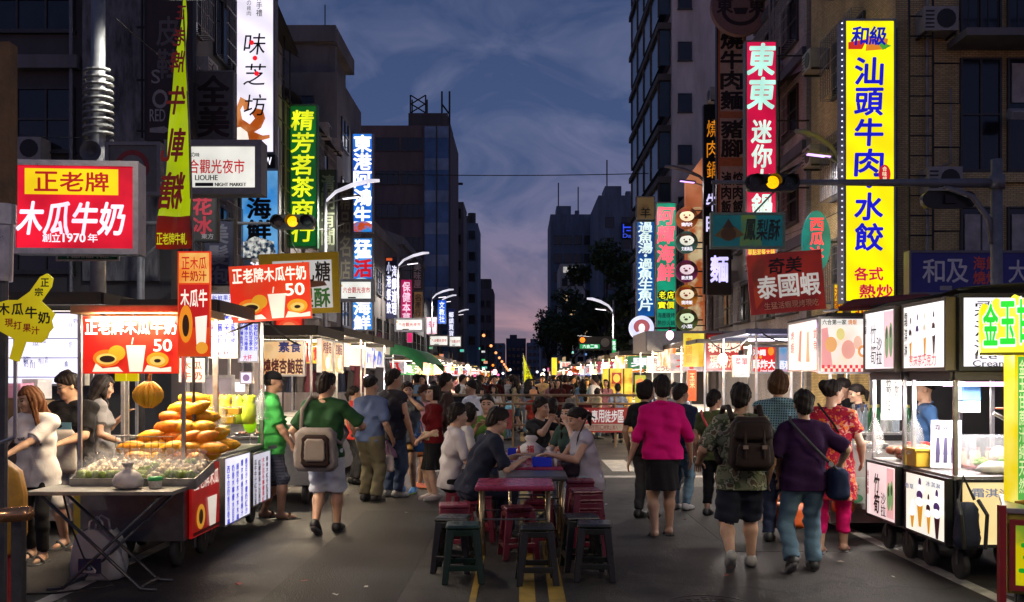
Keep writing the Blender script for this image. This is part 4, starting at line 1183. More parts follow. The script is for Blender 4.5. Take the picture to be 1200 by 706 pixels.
# ------------------------------------------------------------------ signs
def sign(name, label, rect, D, face, items=(), depth=.22, frame=None, lip=.03, rz=0, w=None, h=None, cat='sign', group=None, bracket=None, pole=None, unframed=False, tilt=0, fname=None, loc=None):
	x0, y0, x1, y1 = rect
	w = w or (x1-x0)*D/FP; h = h or (y1-y0)*D/FP
	X, Y, Z = loc or at((x0+x1)/2, y1, D)
	r = thing(name, label, cat, (X, Y, Z), rz, group)
	frame = frame or GREYP
	yf = -depth/2
	if not unframed:
		mb = MB(); mb.b2((-w/2, yf+.004, 0), (w/2, -yf, h))
		for a in (-1, 1): mb.b2((a*(w/2+.004), yf-lip*.5, -.004), (a*(w/2-lip), yf+.003, h+.004))
		mb.b2((-w/2+lip, yf-lip*.5, -.004), (w/2-lip, yf+.003, lip)); mb.b2((-w/2+lip, yf-lip*.5, h-lip), (w/2-lip, yf+.003, h+.004))
		obj('casing', mb, frame, r)
		mb = MB(); mb.rect(-w/2+lip, lip, w/2-lip, h-lip, yf)
		if bracket is not None: mb.quad((w/2-lip, -yf+.003, lip), (-w/2+lip, -yf+.003, lip), (-w/2+lip, -yf+.003, h-lip), (w/2-lip, -yf+.003, h-lip))
		obj(fname or 'face_panel', mb, face, r)
	else:
		mb = MB(); mb.b2((-w/2, yf, 0), (w/2, -yf, h)); obj(fname or 'panel', mb, face, r)
	ux = lambda px: ((px-x0)/(x1-x0)-.5)*w
	vz = lambda py: (y1-py)/(y1-y0)*h
	sx, sz = w/(x1-x0), h/(y1-y0)
	groups = {}
	for i, it in enumerate(items):
		k = it[0]; y = yf-.005-.0012*i
		mat = {'c': 6, 'r': 6, 'w': 6, 'p': 2, 'e': 5, 'b': 5}[k]
		m = it[mat]
		key = ('lettering' if k in 'crw' else 'printed_picture', id(m))
		if key not in groups: groups[key] = (MB(), m)
		mb = groups[key][0]
		o = list(it[mat+1:])
		if k == 'c': column(mb, it[1], ux(it[2]), vz(it[3]), it[4]*sx, it[5]*sz, o[0] if o else .12, y, o[1] if len(o) > 1 else .025, o[2] if len(o) > 2 else 0)
		elif k == 'r': row(mb, it[1], ux(it[2]), ux(it[3]), vz(it[5]), vz(it[4]), y, .1, o[0] if o else .025, o[1] if len(o) > 1 else 0, o[2] if len(o) > 2 else 0)
		elif k == 'w': put(mb, it[1], ux(it[2]), vz(it[5]), ux(it[3]), vz(it[4]), y, o[0] if o else .01)
		elif k == 'p':
			P = [(ux(a), vz(b)) for a, b in it[1]]
			A = sum(P[j][0]*P[(j+1) % len(P)][1]-P[(j+1) % len(P)][0]*P[j][1] for j in range(len(P)))
			if A < 0: P = P[::-1]
			mb.add([(a, y, b) for a, b in P], [tuple(range(len(P)))])
		elif k == 'e':
			P = [(ux(it[1])+math.cos(t)*it[3]*sx, vz(it[2])+math.sin(t)*it[4]*sz) for t in [2*PI*j/24 for j in range(24)]]
			mb.add([(a, y, b) for a, b in P], [tuple(range(24))])
		elif k == 'b': mb.rect(ux(it[1]), vz(it[4]), ux(it[3]), vz(it[2]), y)
	for (nm, _), (mb, m) in groups.items():
		if mb.v: obj(nm, mb, m, r)
	if bracket is not None:   # bars back to the facade at world x
		mb = MB(); dx = bracket-X
		s_ = 1 if dx > 0 else -1
		for q in (.06, .35, .65, .94): mb.tube([(s_*w/2, 0, h*q), (dx, 0, h*q)], .03, 5);
		mb.tube([(s_*(w/2+.12), 0, h*.02), (s_*(w/2+.12), 0, h*.98)], .03, 5)
		obj('bracket', mb, BLACK, r)
	if pole is not None: # stands on poles down to the ground
		mb = MB()
		for a in pole: mb.tube([(a*w, .0, -Z), (a*w, .0, .01)], .04, 8)
		obj('post', mb, STEEL, r)
	if tilt: r.rotation_euler = (0, tilt, rz)
	return r
def G(h, s=1.0, **k): return glow(C(h), s, **k)
def T(h): return plain(C(h), .55, 0, .08, 12, 0, 'print_ink')
WL = G('f6f4ff', 1.25); YL = G('fff000', 1.15); RL = G('ff2030', 1.0); BKI = T('0c0c10'); REDI = G('d01020', .75); BLUEI = G('1020c8', .7)
# --- left side
sign('lightbox_sign', 'red papaya milk light box with a yellow top plate on the street lamp post', (22, 192, 165, 299), 9.4, glow2(C('f01030'), C('c80024'), 1.0, 1.2, name='red_lit_face'),
	 [('b', 37, 201, 142, 231, G('ffd800', 1.0)), ('r', '正老牌', 48, 131, 205, 227, G('c01010', .8)), ('r', '木瓜牛奶', 30, 149, 240, 277, G('ffd8f0', 1.5), .035, .15), ('r', '創立', 57, 77, 276, 286, WL, .02), ('w', '1970', 80, 105, 276, 286, WL, .02), ('w', '年', 108, 119, 276, 286, WL)], .22, STEEL, .05, rz=R(4))
sign('street_name_sign', 'green street name plate half hidden under the red light box', (67, 292, 140, 306), 9.75, plain(C('0a5a48'), .4), [('w', 'Nanhai Rd.', 80, 128, 294, 303, WHITE)], .03, WHITE, .012)
sign('lightbox_sign', 'white night market name box in the thick grey frame behind the yellow flag', (198, 168, 310, 230), 14, G('e8e6dc', 1.0), [('r', '六合觀光夜市', 212, 290, 190, 206, REDI, .02), ('r', '台湾の味', 218, 238, 182, 187, T('404040')), ('w', 'LIOUHE', 233, 259, 208, 214, BKI), ('w', 'NIGHT MARKET', 256, 292, 217, 221, BKI), ('b', 233, 217, 254, 221, BKI), ('b', 203, 206, 222, 208, T('906010')), ('p', [(203, 214), (218, 210), (226, 216), (214, 221)], G('e8c040', .8))], .3, GREYP, .09)
sign('traffic_sign', 'dark square panel with a red ring beside the white night market name box', (126, 168, 190, 230), 14.2, plain((.12, .12, .12), .5), [('e', 157, 197, 20, 20, plain((.25, .02, .02), .5)), ('e', 157, 197, 14, 14, plain((.16, .16, .16), .5))], .12, GREYP, .05)
sign('shop_sign', 'unlit brown shoe shop sign board high above the yellow flag', (172, -40, 228, 166), 23, plain((.035, .018, .018), .6), [('c', '皮鞋', 199, 22, 26, 34, plain((.12, .10, .10), .6)), ('w', 'RED', 178, 196, 130, 144, plain((.35, .33, .32), .6)), ('e', 190, 118, 9, 11, plain((.30, .28, .27), .6)), ('e', 190, 118, 6, 7, plain((.05, .03, .03), .6)), ('p', [(178, 152), (195, 150), (202, 154), (195, 158), (178, 157)], plain((.3, .28, .27), .6)), ('w', 'S', 180, 190, 84, 100, plain((.3, .28, .27), .6))], .25, BLACK, bracket=-9.4)
sign('shop_sign', 'unlit grey sign board with two dark brush characters', (228, 85, 276, 168), 24, plain((.11, .10, .105), .6), [('c', '全美', 252, 91, 36, 34, plain((.02, .008, .008), .6), .08, .04)], .25, GREYP, bracket=-9.3)
sign('shop_sign', 'dim pink flower ice sign in a dark frame', (224, 231, 256, 284), 20, plain((.03, .03, .032), .6), [('c', '花冰', 239, 233, 22, 20, G('d84858', .3), .1, .04), ('r', '東方', 238, 252, 275, 281, plain((.3, .3, .3), .5))], .2, BLACK)
sign('shop_sign', 'unlit navy hair salon sign under the white night market name box', (240, 258, 276, 335), 21, plain((.018, .02, .05), .6), [('c', '美髮泡', 257, 264, 24, 22, plain((.11, .11, .15), .6), .12, .04)], .2, BLACK)
cl = [('p', [(279, 169), (279, 130), (284, 116), (293, 121), (294, 131), (288, 131), (287, 126), (284, 131), (286, 142), (295, 148), (301, 141), (297, 135), (301, 129), (310, 131), (313, 141), (308, 152), (300, 157), (310, 161), (318, 160), (318, 164), (300, 169)], glow2(C('a84c14'), C('d88a50'), .95, 1.2)), ('p', [(279, 169), (279, 152), (284, 151), (292, 157), (294, 166), (290, 169)], G('fff4e8', 1.1)), ('p', [(279, 195), (279, 172), (290, 169), (303, 173), (308, 184), (318, 190), (318, 195)], glow2(C('a84c14'), C('d88a50'), .9, 1.5)), ('e', 292, 184, 7, 6, G('fff4e8', 1.1)),
	  ('c', '味芝坊', 301, 42, 25, 25, BKI, .42, -.005, .12), ('e', 297, 53, 2.8, 2.8, RL), ('e', 301, 71, 2.8, 2.8, RL), ('e', 303, 89, 2.8, 2.8, RL), ('c', '雞伴手禮', 306, -12, 7, 8, BKI, .1, .01), ('c', '台灣味の雞肉', 294, -14, 5, 5.5, T('505050'), .1, 0)]
sign('lightbox_sign', 'tall white gift shop light box with an orange cloud and brush characters', (278, -60, 324, 182), 29.6, G('efe8f8', 1.15, scale=.6), cl, .4, GREYP, .05, bracket=-9.05)
sign('name_plate_sign', 'small black and white plate at the foot of the tall white light box', (278, 183, 324, 199), 29.5, BLACK, [('w', 'NOW', 300, 320, 186, 195, WL)], .35, BLACK, .03)
sign('lightbox_sign', 'blue seafood sign with black brush characters over a splash of food', (284, 150, 328, 304), 30.6, glow2(C('3a90e0'), C('78bcf0'), .75, .8), [('c', '火烤', 303, 196, 22, 17, G('e02890', .8), .1, .04), ('c', '海鮮', 305, 233, 27, 24, BKI, .1, .05), ('e', 303, 293, 19, 12, glow2(C('203040'), C('f0f0f0'), .9, 7)), ('p', [(286, 285), (300, 278), (322, 284), (326, 303), (286, 303)], glow2(C('183048'), C('e8e8e0'), .8, 6)), ('c', '海鮮', 304, 308, 20, 18, WL)], .3, GREYP, bracket=-9.05)
sign('lightbox_sign', 'green tea shop sign with six yellow characters', (338, 124, 373, 291), 36.4, glow2(C('0c5a20'), C('0a7a28'), .62, .5), [('c', '精芳茗茶商行', 355.5, 131, 25, 23.0, G('e8f020', 1.1), .13, .03, .1)], .3, plain((.05, .16, .07), .5), .06, bracket=-9.0)
sign('shop_sign', 'dim olive vertical sign next to the green tea shop sign', (374, 200, 395, 296), 38.5, plain((.035, .04, .025), .6), [('c', '清明有閒', 385, 206, 15, 19, plain((.22, .25, .16), .6), .1, .03)], .25, BLACK, bracket=-8.95)
sign('shop_sign', 'unlit black vertical sign with faint strokes before the blue seafood sign', (396, 215, 414, 342), 43, plain((.02, .018, .02), .6), [('c', '精品名店', 405, 222, 12, 24, plain((.10, .09, .06), .6), .15)], .25, BLACK, bracket=-8.95)
sign('lightbox_sign', 'tall blue seafood sign with five white glowing characters', (413, 157, 438, 274), 50, glow2(C('1058c8'), C('3080e0'), 1.0, .4), [('c', '東港阿鴻生', 425.5, 160, 20, 19, G('f4f4ff', 1.5), .1, .05), ('e', 425, 267, 12, 7, glow2(C('d05020'), C('3090e0'), .9, 3))], .35, GREYP, .06, bracket=-8.95)
sign('lightbox_sign', 'lower blue seafood sign with a white and a red character', (413, 279, 438, 388), 50.2, glow2(C('1468c8'), C('3a98e0'), .95, .6), [('c', '猛', 426, 282, 19, 21, G('f4f4ff', 1.5), .1, .05), ('c', '活', 426, 305, 20, 20, G('d01828', 1.0), .1, .06), ('c', '海鮮', 425, 353, 19, 16, WL, .1, .05), ('e', 424, 332, 10, 6, G('b0d8f0', .9))], .35, GREYP, .06)
for px0, py0, px1, py1, D, lb in ((398, 328, 439, 354, 27, 'second white night market name box along the lamp posts'), (463, 373, 497, 389, 40, 'third white night market name box along the lamp posts'), (503, 393, 526, 406, 58, 'fourth and small white night market name box along the lamp posts'), (526, 394, 541, 407, 76, 'farthest white night market name box along the lamp posts')):
	sw_ = (px1-px0)/112
	sign('lightbox_sign', lb, (px0, py0, px1, py1), D, G('e8e8e0', 1.1), [('r', '六合觀光夜市', px0+14*sw_, px1-12*sw_, py0+(py1-py0)*.36, py0+(py1-py0)*.62, REDI, .02), ('b', px0+30*sw_, py0+(py1-py0)*.8, px0+55*sw_, py0+(py1-py0)*.86, BKI), ('e', px0+9*sw_, py0+(py1-py0)*.3, 4*sw_, 3*sw_, G('f0b040', .9))], .3, GREYP, .08, group='night market name boxes')
NV = plain((.012, .014, .05), .5)
sign('shop_sign', 'black sign with two columns of pale blue glowing characters', (452, 302, 468, 374), 62, NV, [('c', '小港餐飲', 456, 308, 5, 13, G('d8dcff', 1.1), .2, .04), ('c', '海饌道理', 463, 312, 7, 13, G('e8e8ff', 1.3), .12, .04), ('b', 453, 303, 460, 306, G('e06030', .8))], .3, BLACK, bracket=-8.9)
sign('lightbox_sign', 'magenta vertical sign with white characters', (470, 328, 483, 376), 70, glow2(C('b81058'), C('d82070'), .8, .5), [('c', '保健本草', 476.5, 331, 9, 11, G('ffd0e8', 1.0), .1, .04)], .3, GREYP, bracket=-8.9)
sign('shop_sign', 'dim tan vertical sign beside the magenta sign', (485, 342, 496, 374), 72, glow2(C('604830'), C('806040'), .5, 1), [('c', '名產行', 490, 345, 7, 8, BKI)], .3, BLACK, bracket=-8.9)
sign('shop_sign', 'dim grey board with white lettering above the magenta sign', (483, 305, 496, 340), 71, plain((.06, .065, .07), .5), [('c', '美味屋', 489.5, 309, 8, 9, plain((.5, .5, .5)), .1)], .3, BLACK, bracket=-8.9)
sign('shop_sign', 'pink narrow sign hanging below the third name box', (477, 390, 484, 402), 66, G('d81868', .8), [], .3, GREYP)
sign('lightbox_sign', 'small bright blue vertical sign behind the far lamp posts', (513, 352, 523, 380), 92, glow2(C('1850d0'), C('3078e8'), 1.0, .6), [('c', '文教社', 518, 354, 6, 7.5, G('e8f0ff', 1.4), .1)], .4, GREYP, bracket=-8.9)
sign('lightbox_sign', 'dark blue vertical sign with white characters beside the small bright blue sign', (525, 362, 533, 395), 100, G('101a50', .6), [('c', '鄉鎮買貨', 529, 366, 5.5, 6.5, G('e8e8ff', 1.3), .12)], .4, GREYP, bracket=-8.9)
sign('lightbox_sign', 'white and pink round topped sign low behind the third lamp post', (500, 372, 512, 392), 88, glow2(C('f8e8f0'), C('e06088'), 1.0, .5), [('c', '香', 506, 376, 7, 8, G('c02050', .8))], .3, GREYP)
# cart signs close by, left
def papaya_art(x, y, s, lit=1.0):
	"""halved papaya, whole papaya and cup of milk for the papaya boards"""
	o = G('f07818', lit); y_ = G('e8a020', lit*.9); dk = G('301808', lit*.5); cr_ = G('f4e6d0', lit*1.05); lm = G('e8c060', lit)
	return [('e', x-24*s, y+2*s, 16*s, 10*s, o), ('e', x-12*s, y-4*s, 10*s, 9*s, y_), ('e', x-24*s, y+3*s, 12*s, 6.5*s, lm), ('e', x-23*s, y+3*s, 9*s, 4*s, dk), ('p', [(x-1*s, y-13*s), (x+22*s, y-13*s), (x+18*s, y+18*s), (x+3*s, y+18*s)], cr_), ('p', [(x+5*s, y-14*s), (x+6.5*s, y-14*s), (x+8*s, y-22*s), (x+6.5*s, y-22*s)], cr_), ('e', x+36*s, y+4*s, 13*s, 9*s, y_), ('e', x+36*s, y+5*s, 9*s, 5.5*s, lm), ('e', x+36*s, y+5*s, 4*s, 2.2*s, dk),
			('p', [(x-40*s, y+18*s), (x-36*s, y+8*s), (x-28*s, y+14*s), (x-10*s, y+12*s), (x-4*s, y+18*s)], cr_), ('p', [(x+20*s, y+18*s), (x+24*s, y+10*s), (x+40*s, y+14*s), (x+52*s, y+12*s), (x+52*s, y+18*s)], cr_)]
hand = [(12, 421), (18, 398), (0, 388), (-10, 372), (-8, 357), (10, 352), (22, 352), (36, 342), (48, 325), (56, 321), (62, 326), (60, 336), (48, 353), (58, 362), (64, 368), (60, 376), (62, 384), (57, 390), (55, 396), (48, 402), (30, 401), (22, 424)]
r = thing('hand_sign', 'yellow board cut as a thumbs up hand with red and black characters', 'sign', at(27, 421, 6.0), 0)
def L69(px, py): return ((px-27)*6.0/FP, (421-py)*6.0/FP)
P = [L69(*p) for p in hand]
if sum(P[j][0]*P[(j+1) % len(P)][1]-P[(j+1) % len(P)][0]*P[j][1] for j in range(len(P))) < 0: P = P[::-1]
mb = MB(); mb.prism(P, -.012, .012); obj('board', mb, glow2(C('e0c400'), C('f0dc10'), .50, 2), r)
mb = MB()
for ch, x, y, s_ in (('正', 54, 327, 9), ('宗', 47, 338, 9)): a, z = L69(x, y); put(mb, ch, a-s_*.0028, z-s_*.0056, a+s_*.0028, z, -.016, .04)
for ch, x, y, s_ in (('木', 6, 356, 13), ('瓜', 22, 356, 13), ('牛', 38, 360, 13), ('奶', 53, 366, 13)): a, z = L69(x, y); put(mb, ch, a-s_*.0028, z-s_*.0056, a+s_*.0028, z, -.016, .04)
obj('lettering', mb, T('181008'), r)
mb = MB()
for ch, x, y, s_ in (('現', 12, 374, 9), ('打', 22, 377, 9), ('果', 33, 380, 9), ('汁', 43, 383, 9)): a, z = L69(x, y); put(mb, ch, a-s_*.0028, z-s_*.0056, a+s_*.0028, z, -.016, .03)
obj('lettering', mb, T('c02010'), r)
mb = MB(); mb.tube([(-.06, .02, -.5), (-.06, .02, .2)], .012, 6); mb.tube([(-.06, .02, -.5), (-.6, .02, -.7)], .012, 6); obj('stick', mb, STEEL, r)
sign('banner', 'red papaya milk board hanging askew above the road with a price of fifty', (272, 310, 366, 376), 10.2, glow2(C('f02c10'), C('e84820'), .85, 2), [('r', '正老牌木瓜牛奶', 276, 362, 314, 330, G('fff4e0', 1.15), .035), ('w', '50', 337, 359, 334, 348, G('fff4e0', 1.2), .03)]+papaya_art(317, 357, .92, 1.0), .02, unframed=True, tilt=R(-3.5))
rs = sign('banner', 'yellow bordered nougat and pineapple cake board behind the hanging papaya board', (306, 297, 399, 368), 11.6, T('c8b400'), [('b', 322, 306, 391, 362, G('dcdcd8', .55)), ('r', '軋糖', 353, 389, 308, 331, T('10100c'), .03), ('r', '梨酥', 350, 388, 339, 361, G('1a6a20', .5), .035), ('p', [(359, 334), (370, 330), (382, 331), (385, 336), (366, 338)], T('806040'))], .05, unframed=True, tilt=R(-2))
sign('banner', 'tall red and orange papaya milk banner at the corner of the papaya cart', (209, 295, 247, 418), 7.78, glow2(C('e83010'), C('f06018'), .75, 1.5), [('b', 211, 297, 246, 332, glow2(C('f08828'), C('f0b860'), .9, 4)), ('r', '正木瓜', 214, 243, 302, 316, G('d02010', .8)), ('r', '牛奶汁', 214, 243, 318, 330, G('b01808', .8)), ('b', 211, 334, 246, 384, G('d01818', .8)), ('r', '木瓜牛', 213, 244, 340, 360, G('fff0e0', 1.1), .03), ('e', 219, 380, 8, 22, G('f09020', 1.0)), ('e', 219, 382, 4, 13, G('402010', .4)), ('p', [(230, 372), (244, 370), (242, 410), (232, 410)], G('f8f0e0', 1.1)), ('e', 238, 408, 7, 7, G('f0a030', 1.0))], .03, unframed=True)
sign('notice_sign', 'small pale notice with red writing hung under the tall papaya banner', (210, 420, 240, 448), 9.0, G('f0d8c8', .85), [('r', '木瓜', 213, 237, 424, 433, G('c03020', .8)), ('r', '牛奶', 213, 237, 436, 445, G('c03020', .8))], .015, unframed=True)
for x0, x1, y0, y1, D, sd, lb in ((248, 280, 344, 420, 10.3, 3, 'white menu light box full of blue writing beside the tall papaya banner'), (281, 305, 360, 425, 11.2, 4, 'smaller white menu light box full of blue writing behind the first')):
	q = random.Random(sd)
	it = [('c', ''.join(q.choice('木瓜牛奶西紅茶綠豆沙冬汁檸檬百香果') for _ in range(7)), x0+(x1-x0)*(.16+.23*k), y0+11, (x1-x0)*.17, (y1-y0)*.082, G('2838d8', .9), .1, .045) for k in range(4)]
	sign('menu_lightbox', lb, (x0, y0, x1, y1), D, G('e4e4ff', 1.1), it+[('r', '新鮮果汁', x0+3, x1-4, y0+3, y0+9, G('6068c0', .8)), ('r', '大杯', x0+6, x1-8, y1-9, y1-2, G('e04040', .9))], .12, STEEL, .015)
sign('stall_sign', 'round red plate standing on the roof edge of the vegetarian grill', (322, 371, 357, 391), 12.1, G('f02810', 1.0), [('e', 339.5, 383, 13, 8, G('f85030', 1.0)), ('e', 339.5, 383, 8, 5, G('ff9060', 1.0))], .05, plain((.5, .03, .02), .5))
# --- right side
dots = []
r = sign('lightbox_sign', 'huge yellow dumpling restaurant sign with blue characters', (985, 27, 1045, 356), 24, glow2(C('ffe800'), C('fff400'), 1.12, .35), [('r', '和級', 994, 1034, 36, 57, BLUEI, .04, .1), ('p', [(990, 54), (1012, 50), (1006, 62), (990, 62)], G('d83020', .9)), ('p', [(1012, 46), (1036, 50), (1034, 62), (1010, 64)], G('e88820', .9)), ('p', [(1022, 52), (1040, 58), (1030, 63)], G('50a830', .9)),
	 ('r', '和級', 994, 1034, 36, 57, BLUEI, .04, .1), ('c', '汕頭牛肉·水餃', 1014, 72, 32, 31, G('1818d0', .9), .14, .04, .05), ('e', 1032, 207, 7, 11, G('d02030', .9)), ('c', '合味屋', 1032, 198, 5, 5.5, G('fff0c0', 1.0)), ('r', '各式', 997, 1030, 315, 330, G('d81848', .9), .04), ('r', '熱炒', 1003, 1041, 335, 350, G('d81848', .9), .04)], .5, plain((.25, .26, .3), .4, .3), .05, bracket=9.6)
mb = MB()
for k in range(46): mb.ball((-.70, -.25, .1+k*.155), .02, 6, 4)
obj('marker_lamps', mb, G('e8e8ff', 2.0), r)
sign('lightbox_sign', 'small yellow sign under the huge yellow dumpling sign', (992, 357, 1045, 372), 24.3, G('ffe000', .9), [('r', '汕頭', 996, 1030, 360, 371, G('c02010', .8), .03)], .4, GREYP, .04)
sign('lightbox_sign', 'narrow yellow sign with red characters beside the foot of the dumpling sign', (975, 333, 987, 372), 24.5, G('f0c010', .8), [('c', '酒家', 981, 338, 9, 13, G('b82010', .8))], .2, GREYP)
sign('lightbox_sign', 'red hot pot sign with pale green brush characters', (872, 50, 909, 312), 30.9, glow2(C('c80c40'), C('e01850'), .95, .3), [('c', '東東', 891, 54, 31, 36, G('b8f0e0', 1.1), .1, .045, .1), ('c', '迷你火鍋燒', 891, 143, 23, 26, G('d8f4e8', 1.1), .1, .04, .05), ('r', '單點套餐大鍋', 875, 906, 293, 300, G('f0e040', .9)), ('r', '吃到飽', 878, 903, 303, 309, G('f0f0f0', .9))], .35, GREYP, .05, bracket=9.5)
sign('shop_sign', 'unlit brown noodle and pork rice board with huge black characters', (839, 30, 873, 252), 37.9, plain((.5, .17, .06), .6), [('b', 843, 34, 870, 132, plain((.5, .4, .3), .6)), ('b', 843, 140, 870, 186, plain((.5, .4, .3), .6)), ('b', 843, 196, 870, 250, plain((.5, .4, .3), .6)), ('c', '燒牛肉麵', 856.5, 38, 25, 21, plain((.008, .008, .008), .6), .12, .05), ('c', '豬腳', 856.5, 143, 24, 20, plain((.008, .008, .008), .6), .1, .05), ('c', '滷肉飯', 850, 203, 11, 15, plain((.008, .008, .008), .6), .1, .05), ('c', '焢肉飯', 863.5, 203, 11, 15, plain((.008, .008, .008), .6), .1, .05)], .3, BLACK, .04)
r = thing('round_sign', 'unlit round brown sign with a smiling bowl face above the brown noodle board', 'sign', at(868, 41, 36.5), 0)
mb = MB(); mb.cyl((0, 0, 1.15), (0, .3, 1.15), 1.15, n=32); obj('disc', mb, plain((.22, .13, .11), .6), r)
mb = MB();
for x, ch in ((-.62, '東'), (.62, '東')): put(mb, ch, x-.3, .85, x+.3, 1.45, -.006, .05)
put(mb, '東', -.35, 1.5, .35, 2.1, -.006, .03)
mb.add([(math.cos(t)*.75, -.006, .95+math.sin(t)*.6) for t in [PI+PI*k/12 for k in range(13)]]+[(math.cos(t)*.6, -.006, .95+math.sin(t)*.45) for t in [2*PI-PI*k/12 for k in range(13)]], [tuple(range(26))])
mb.add([(-.3, -.008, 1.05), (.3, -.008, 1.05), (.2, -.008, .8), (-.2, -.008, .8)], [(3, 2, 1, 0)])
obj('lettering', mb, plain((.02, .012, .012), .6), r)
mb = MB(); mb.tube([(1.0, .15, 1.1), (1.6, .15, 1.1)], .05, 6); obj('bracket', mb, BLACK, r)
sign('led_sign', 'narrow black letter board with orange and violet dotted characters', (824, 124, 841, 345), 41, plain((.008, .008, .012), .4), [('c', '燒肉鍋', 834, 142, 13, 20, G('f0901c', .8), .2, .0), ('c', '牛肉', 834, 228, 14, 20, G('d8d0ff', 1.2), .2, .03)], .3, BLACK, .02)
sign('led_sign', 'black board with one glowing pale violet noodle character', (828, 288, 856, 346), 40.2, plain((.010, .010, .02), .4), [('r', '麵', 832, 852, 301, 331, G('c8c0ff', 1.4), .045)], .3, BLACK, .02)
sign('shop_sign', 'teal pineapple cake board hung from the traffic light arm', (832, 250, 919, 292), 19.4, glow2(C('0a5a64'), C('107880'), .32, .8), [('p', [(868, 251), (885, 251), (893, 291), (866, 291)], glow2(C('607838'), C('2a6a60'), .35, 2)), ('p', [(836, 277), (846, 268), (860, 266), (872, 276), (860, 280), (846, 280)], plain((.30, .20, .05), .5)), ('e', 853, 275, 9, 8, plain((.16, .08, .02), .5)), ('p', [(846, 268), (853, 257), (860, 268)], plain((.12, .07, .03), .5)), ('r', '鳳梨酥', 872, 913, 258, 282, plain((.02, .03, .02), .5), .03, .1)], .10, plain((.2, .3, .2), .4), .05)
r = thing('oval_sign', 'teal oval sign with pink glowing characters', 'sign', at(956, 320, 25.5), 0)
mb = MB(); M_ = Matrix.Translation((0, 0, .84)) @ Matrix.Diagonal((.38, 1, .84, 1)); mb.prism([(math.cos(2*PI*k/32), math.sin(2*PI*k/32)) for k in range(32)], -.08, .08, M_); obj('disc', mb, glow2(C('0a7a78'), C('109890'), .6, 1.5), r)
mb = MB(); column(mb, '西瓜冰', 0, 1.47, .36, .34, .12, -.09, .05); obj('lettering', mb, G('ff4858', 1.0), r)
mb = MB(); mb.tube([(.38, 0, .84), (1.6, 0, .84)], .03, 5); obj('bracket', mb, BLACK, r)
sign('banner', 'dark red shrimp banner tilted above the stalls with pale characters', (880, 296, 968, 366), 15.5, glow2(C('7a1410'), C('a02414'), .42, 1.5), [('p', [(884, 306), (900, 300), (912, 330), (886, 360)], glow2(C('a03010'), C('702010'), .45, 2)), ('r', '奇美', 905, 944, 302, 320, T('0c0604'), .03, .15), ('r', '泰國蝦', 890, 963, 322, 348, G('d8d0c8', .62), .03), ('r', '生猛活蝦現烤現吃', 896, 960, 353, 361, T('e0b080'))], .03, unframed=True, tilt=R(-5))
sign('lightbox_sign', 'teal seafood sign with pink characters and a yellow price patch', (768, 238, 792, 391), 46, glow2(C('0a8468'), C('10a880'), .85, .4), [('c', '阿輝海鮮', 779.5, 244, 19, 20, G('ff6478', 1.1), .1, .05, .1), ('r', '老店', 770, 790, 341, 352, G('f0f020', 1.1), .03), ('e', 775.5, 346.5, 5.5, 6, NV), ('e', 785, 346.5, 5.5, 6, NV), ('c', '老', 775.5, 342, 7.5, 8.5, G('f0f020', 1.2)), ('c', '店', 785, 342, 7.5, 8.5, G('f0f020', 1.2)), ('b', 770, 353, 790, 363, T('502060')), ('r', '實價', 770.5, 789.5, 354, 362, G('f0f020', 1.1), .03), ('r', '海產碳烤', 770, 790, 367, 373, G('104048', .4)), ('r', '熱炒火鍋', 770, 790, 376, 382, G('104048', .4))], .35, GREYP, .05, bracket=9.4)
sign('lightbox_sign', 'navy fish soup sign with cyan edged white characters', (745, 260, 767, 372), 48, glow2(C('0a3a80'), C('0c60b0'), .95, .4), [('c', '過魚湯·過魚生魚片', 756, 261, 16, 12, G('e0f4f0', 1.1), .02, .04, .1)], .3, GREYP, .05)
sign('shop_sign', 'brown top plate above the navy fish soup sign', (745, 231, 767, 259), 48, glow2(C('5a4428'), C('806848'), .5, .5), [('r', '羊', 750, 762, 244, 256, BKI)], .3, GREYP, .05)
r = thing('round_sign', 'round white glowing sign with a red haired face emblem below the fish soup sign', 'sign', at(752, 399, 45), 0)
q = 45/FP
mb = MB(); mb.cyl((0, 0, 14.5*q), (0, .3, 14.5*q), 14.5*q, n=32); obj('disc', mb, G('d8dcff', 1.15), r)
mb = MB(); mb.add([(math.cos(t)*9.5*q, -.006, 16*q+math.sin(t)*8.5*q) for t in [-.9+(PI+1.8)*k/18 for k in range(19)]]+[(0, -.006, 12*q)], [tuple(range(20))]); obj('emblem', mb, G('b86068', .8), r)
mb = MB(); mb.ball((0, -.008, 14.5*q), (3.8*q, .004, 5*q), 14, 8); mb.add([(-4*q, -.006, 8*q), (4*q, -.006, 8*q), (0, -.006, 11*q)], [(0, 1, 2)]); obj('emblem', mb, G('fff4f4', 1.1), r)
mb = MB(); mb.tube([(14*q, .15, 14.5*q), (40*q, .15, 14.5*q)], .06, 6); obj('bracket', mb, BLACK, r)
FC = (('a05020', 'f0d8b0', '8a3018'), ('386058', 'e8e8d8', '503828'), ('702050', 'f0d8e0', '602030'), ('c87820', 'f0e0c0', '903018'), ('506030', 'd8e8c0', '404020'))
RN = ('brown', 'green', 'purple', 'orange', 'olive')
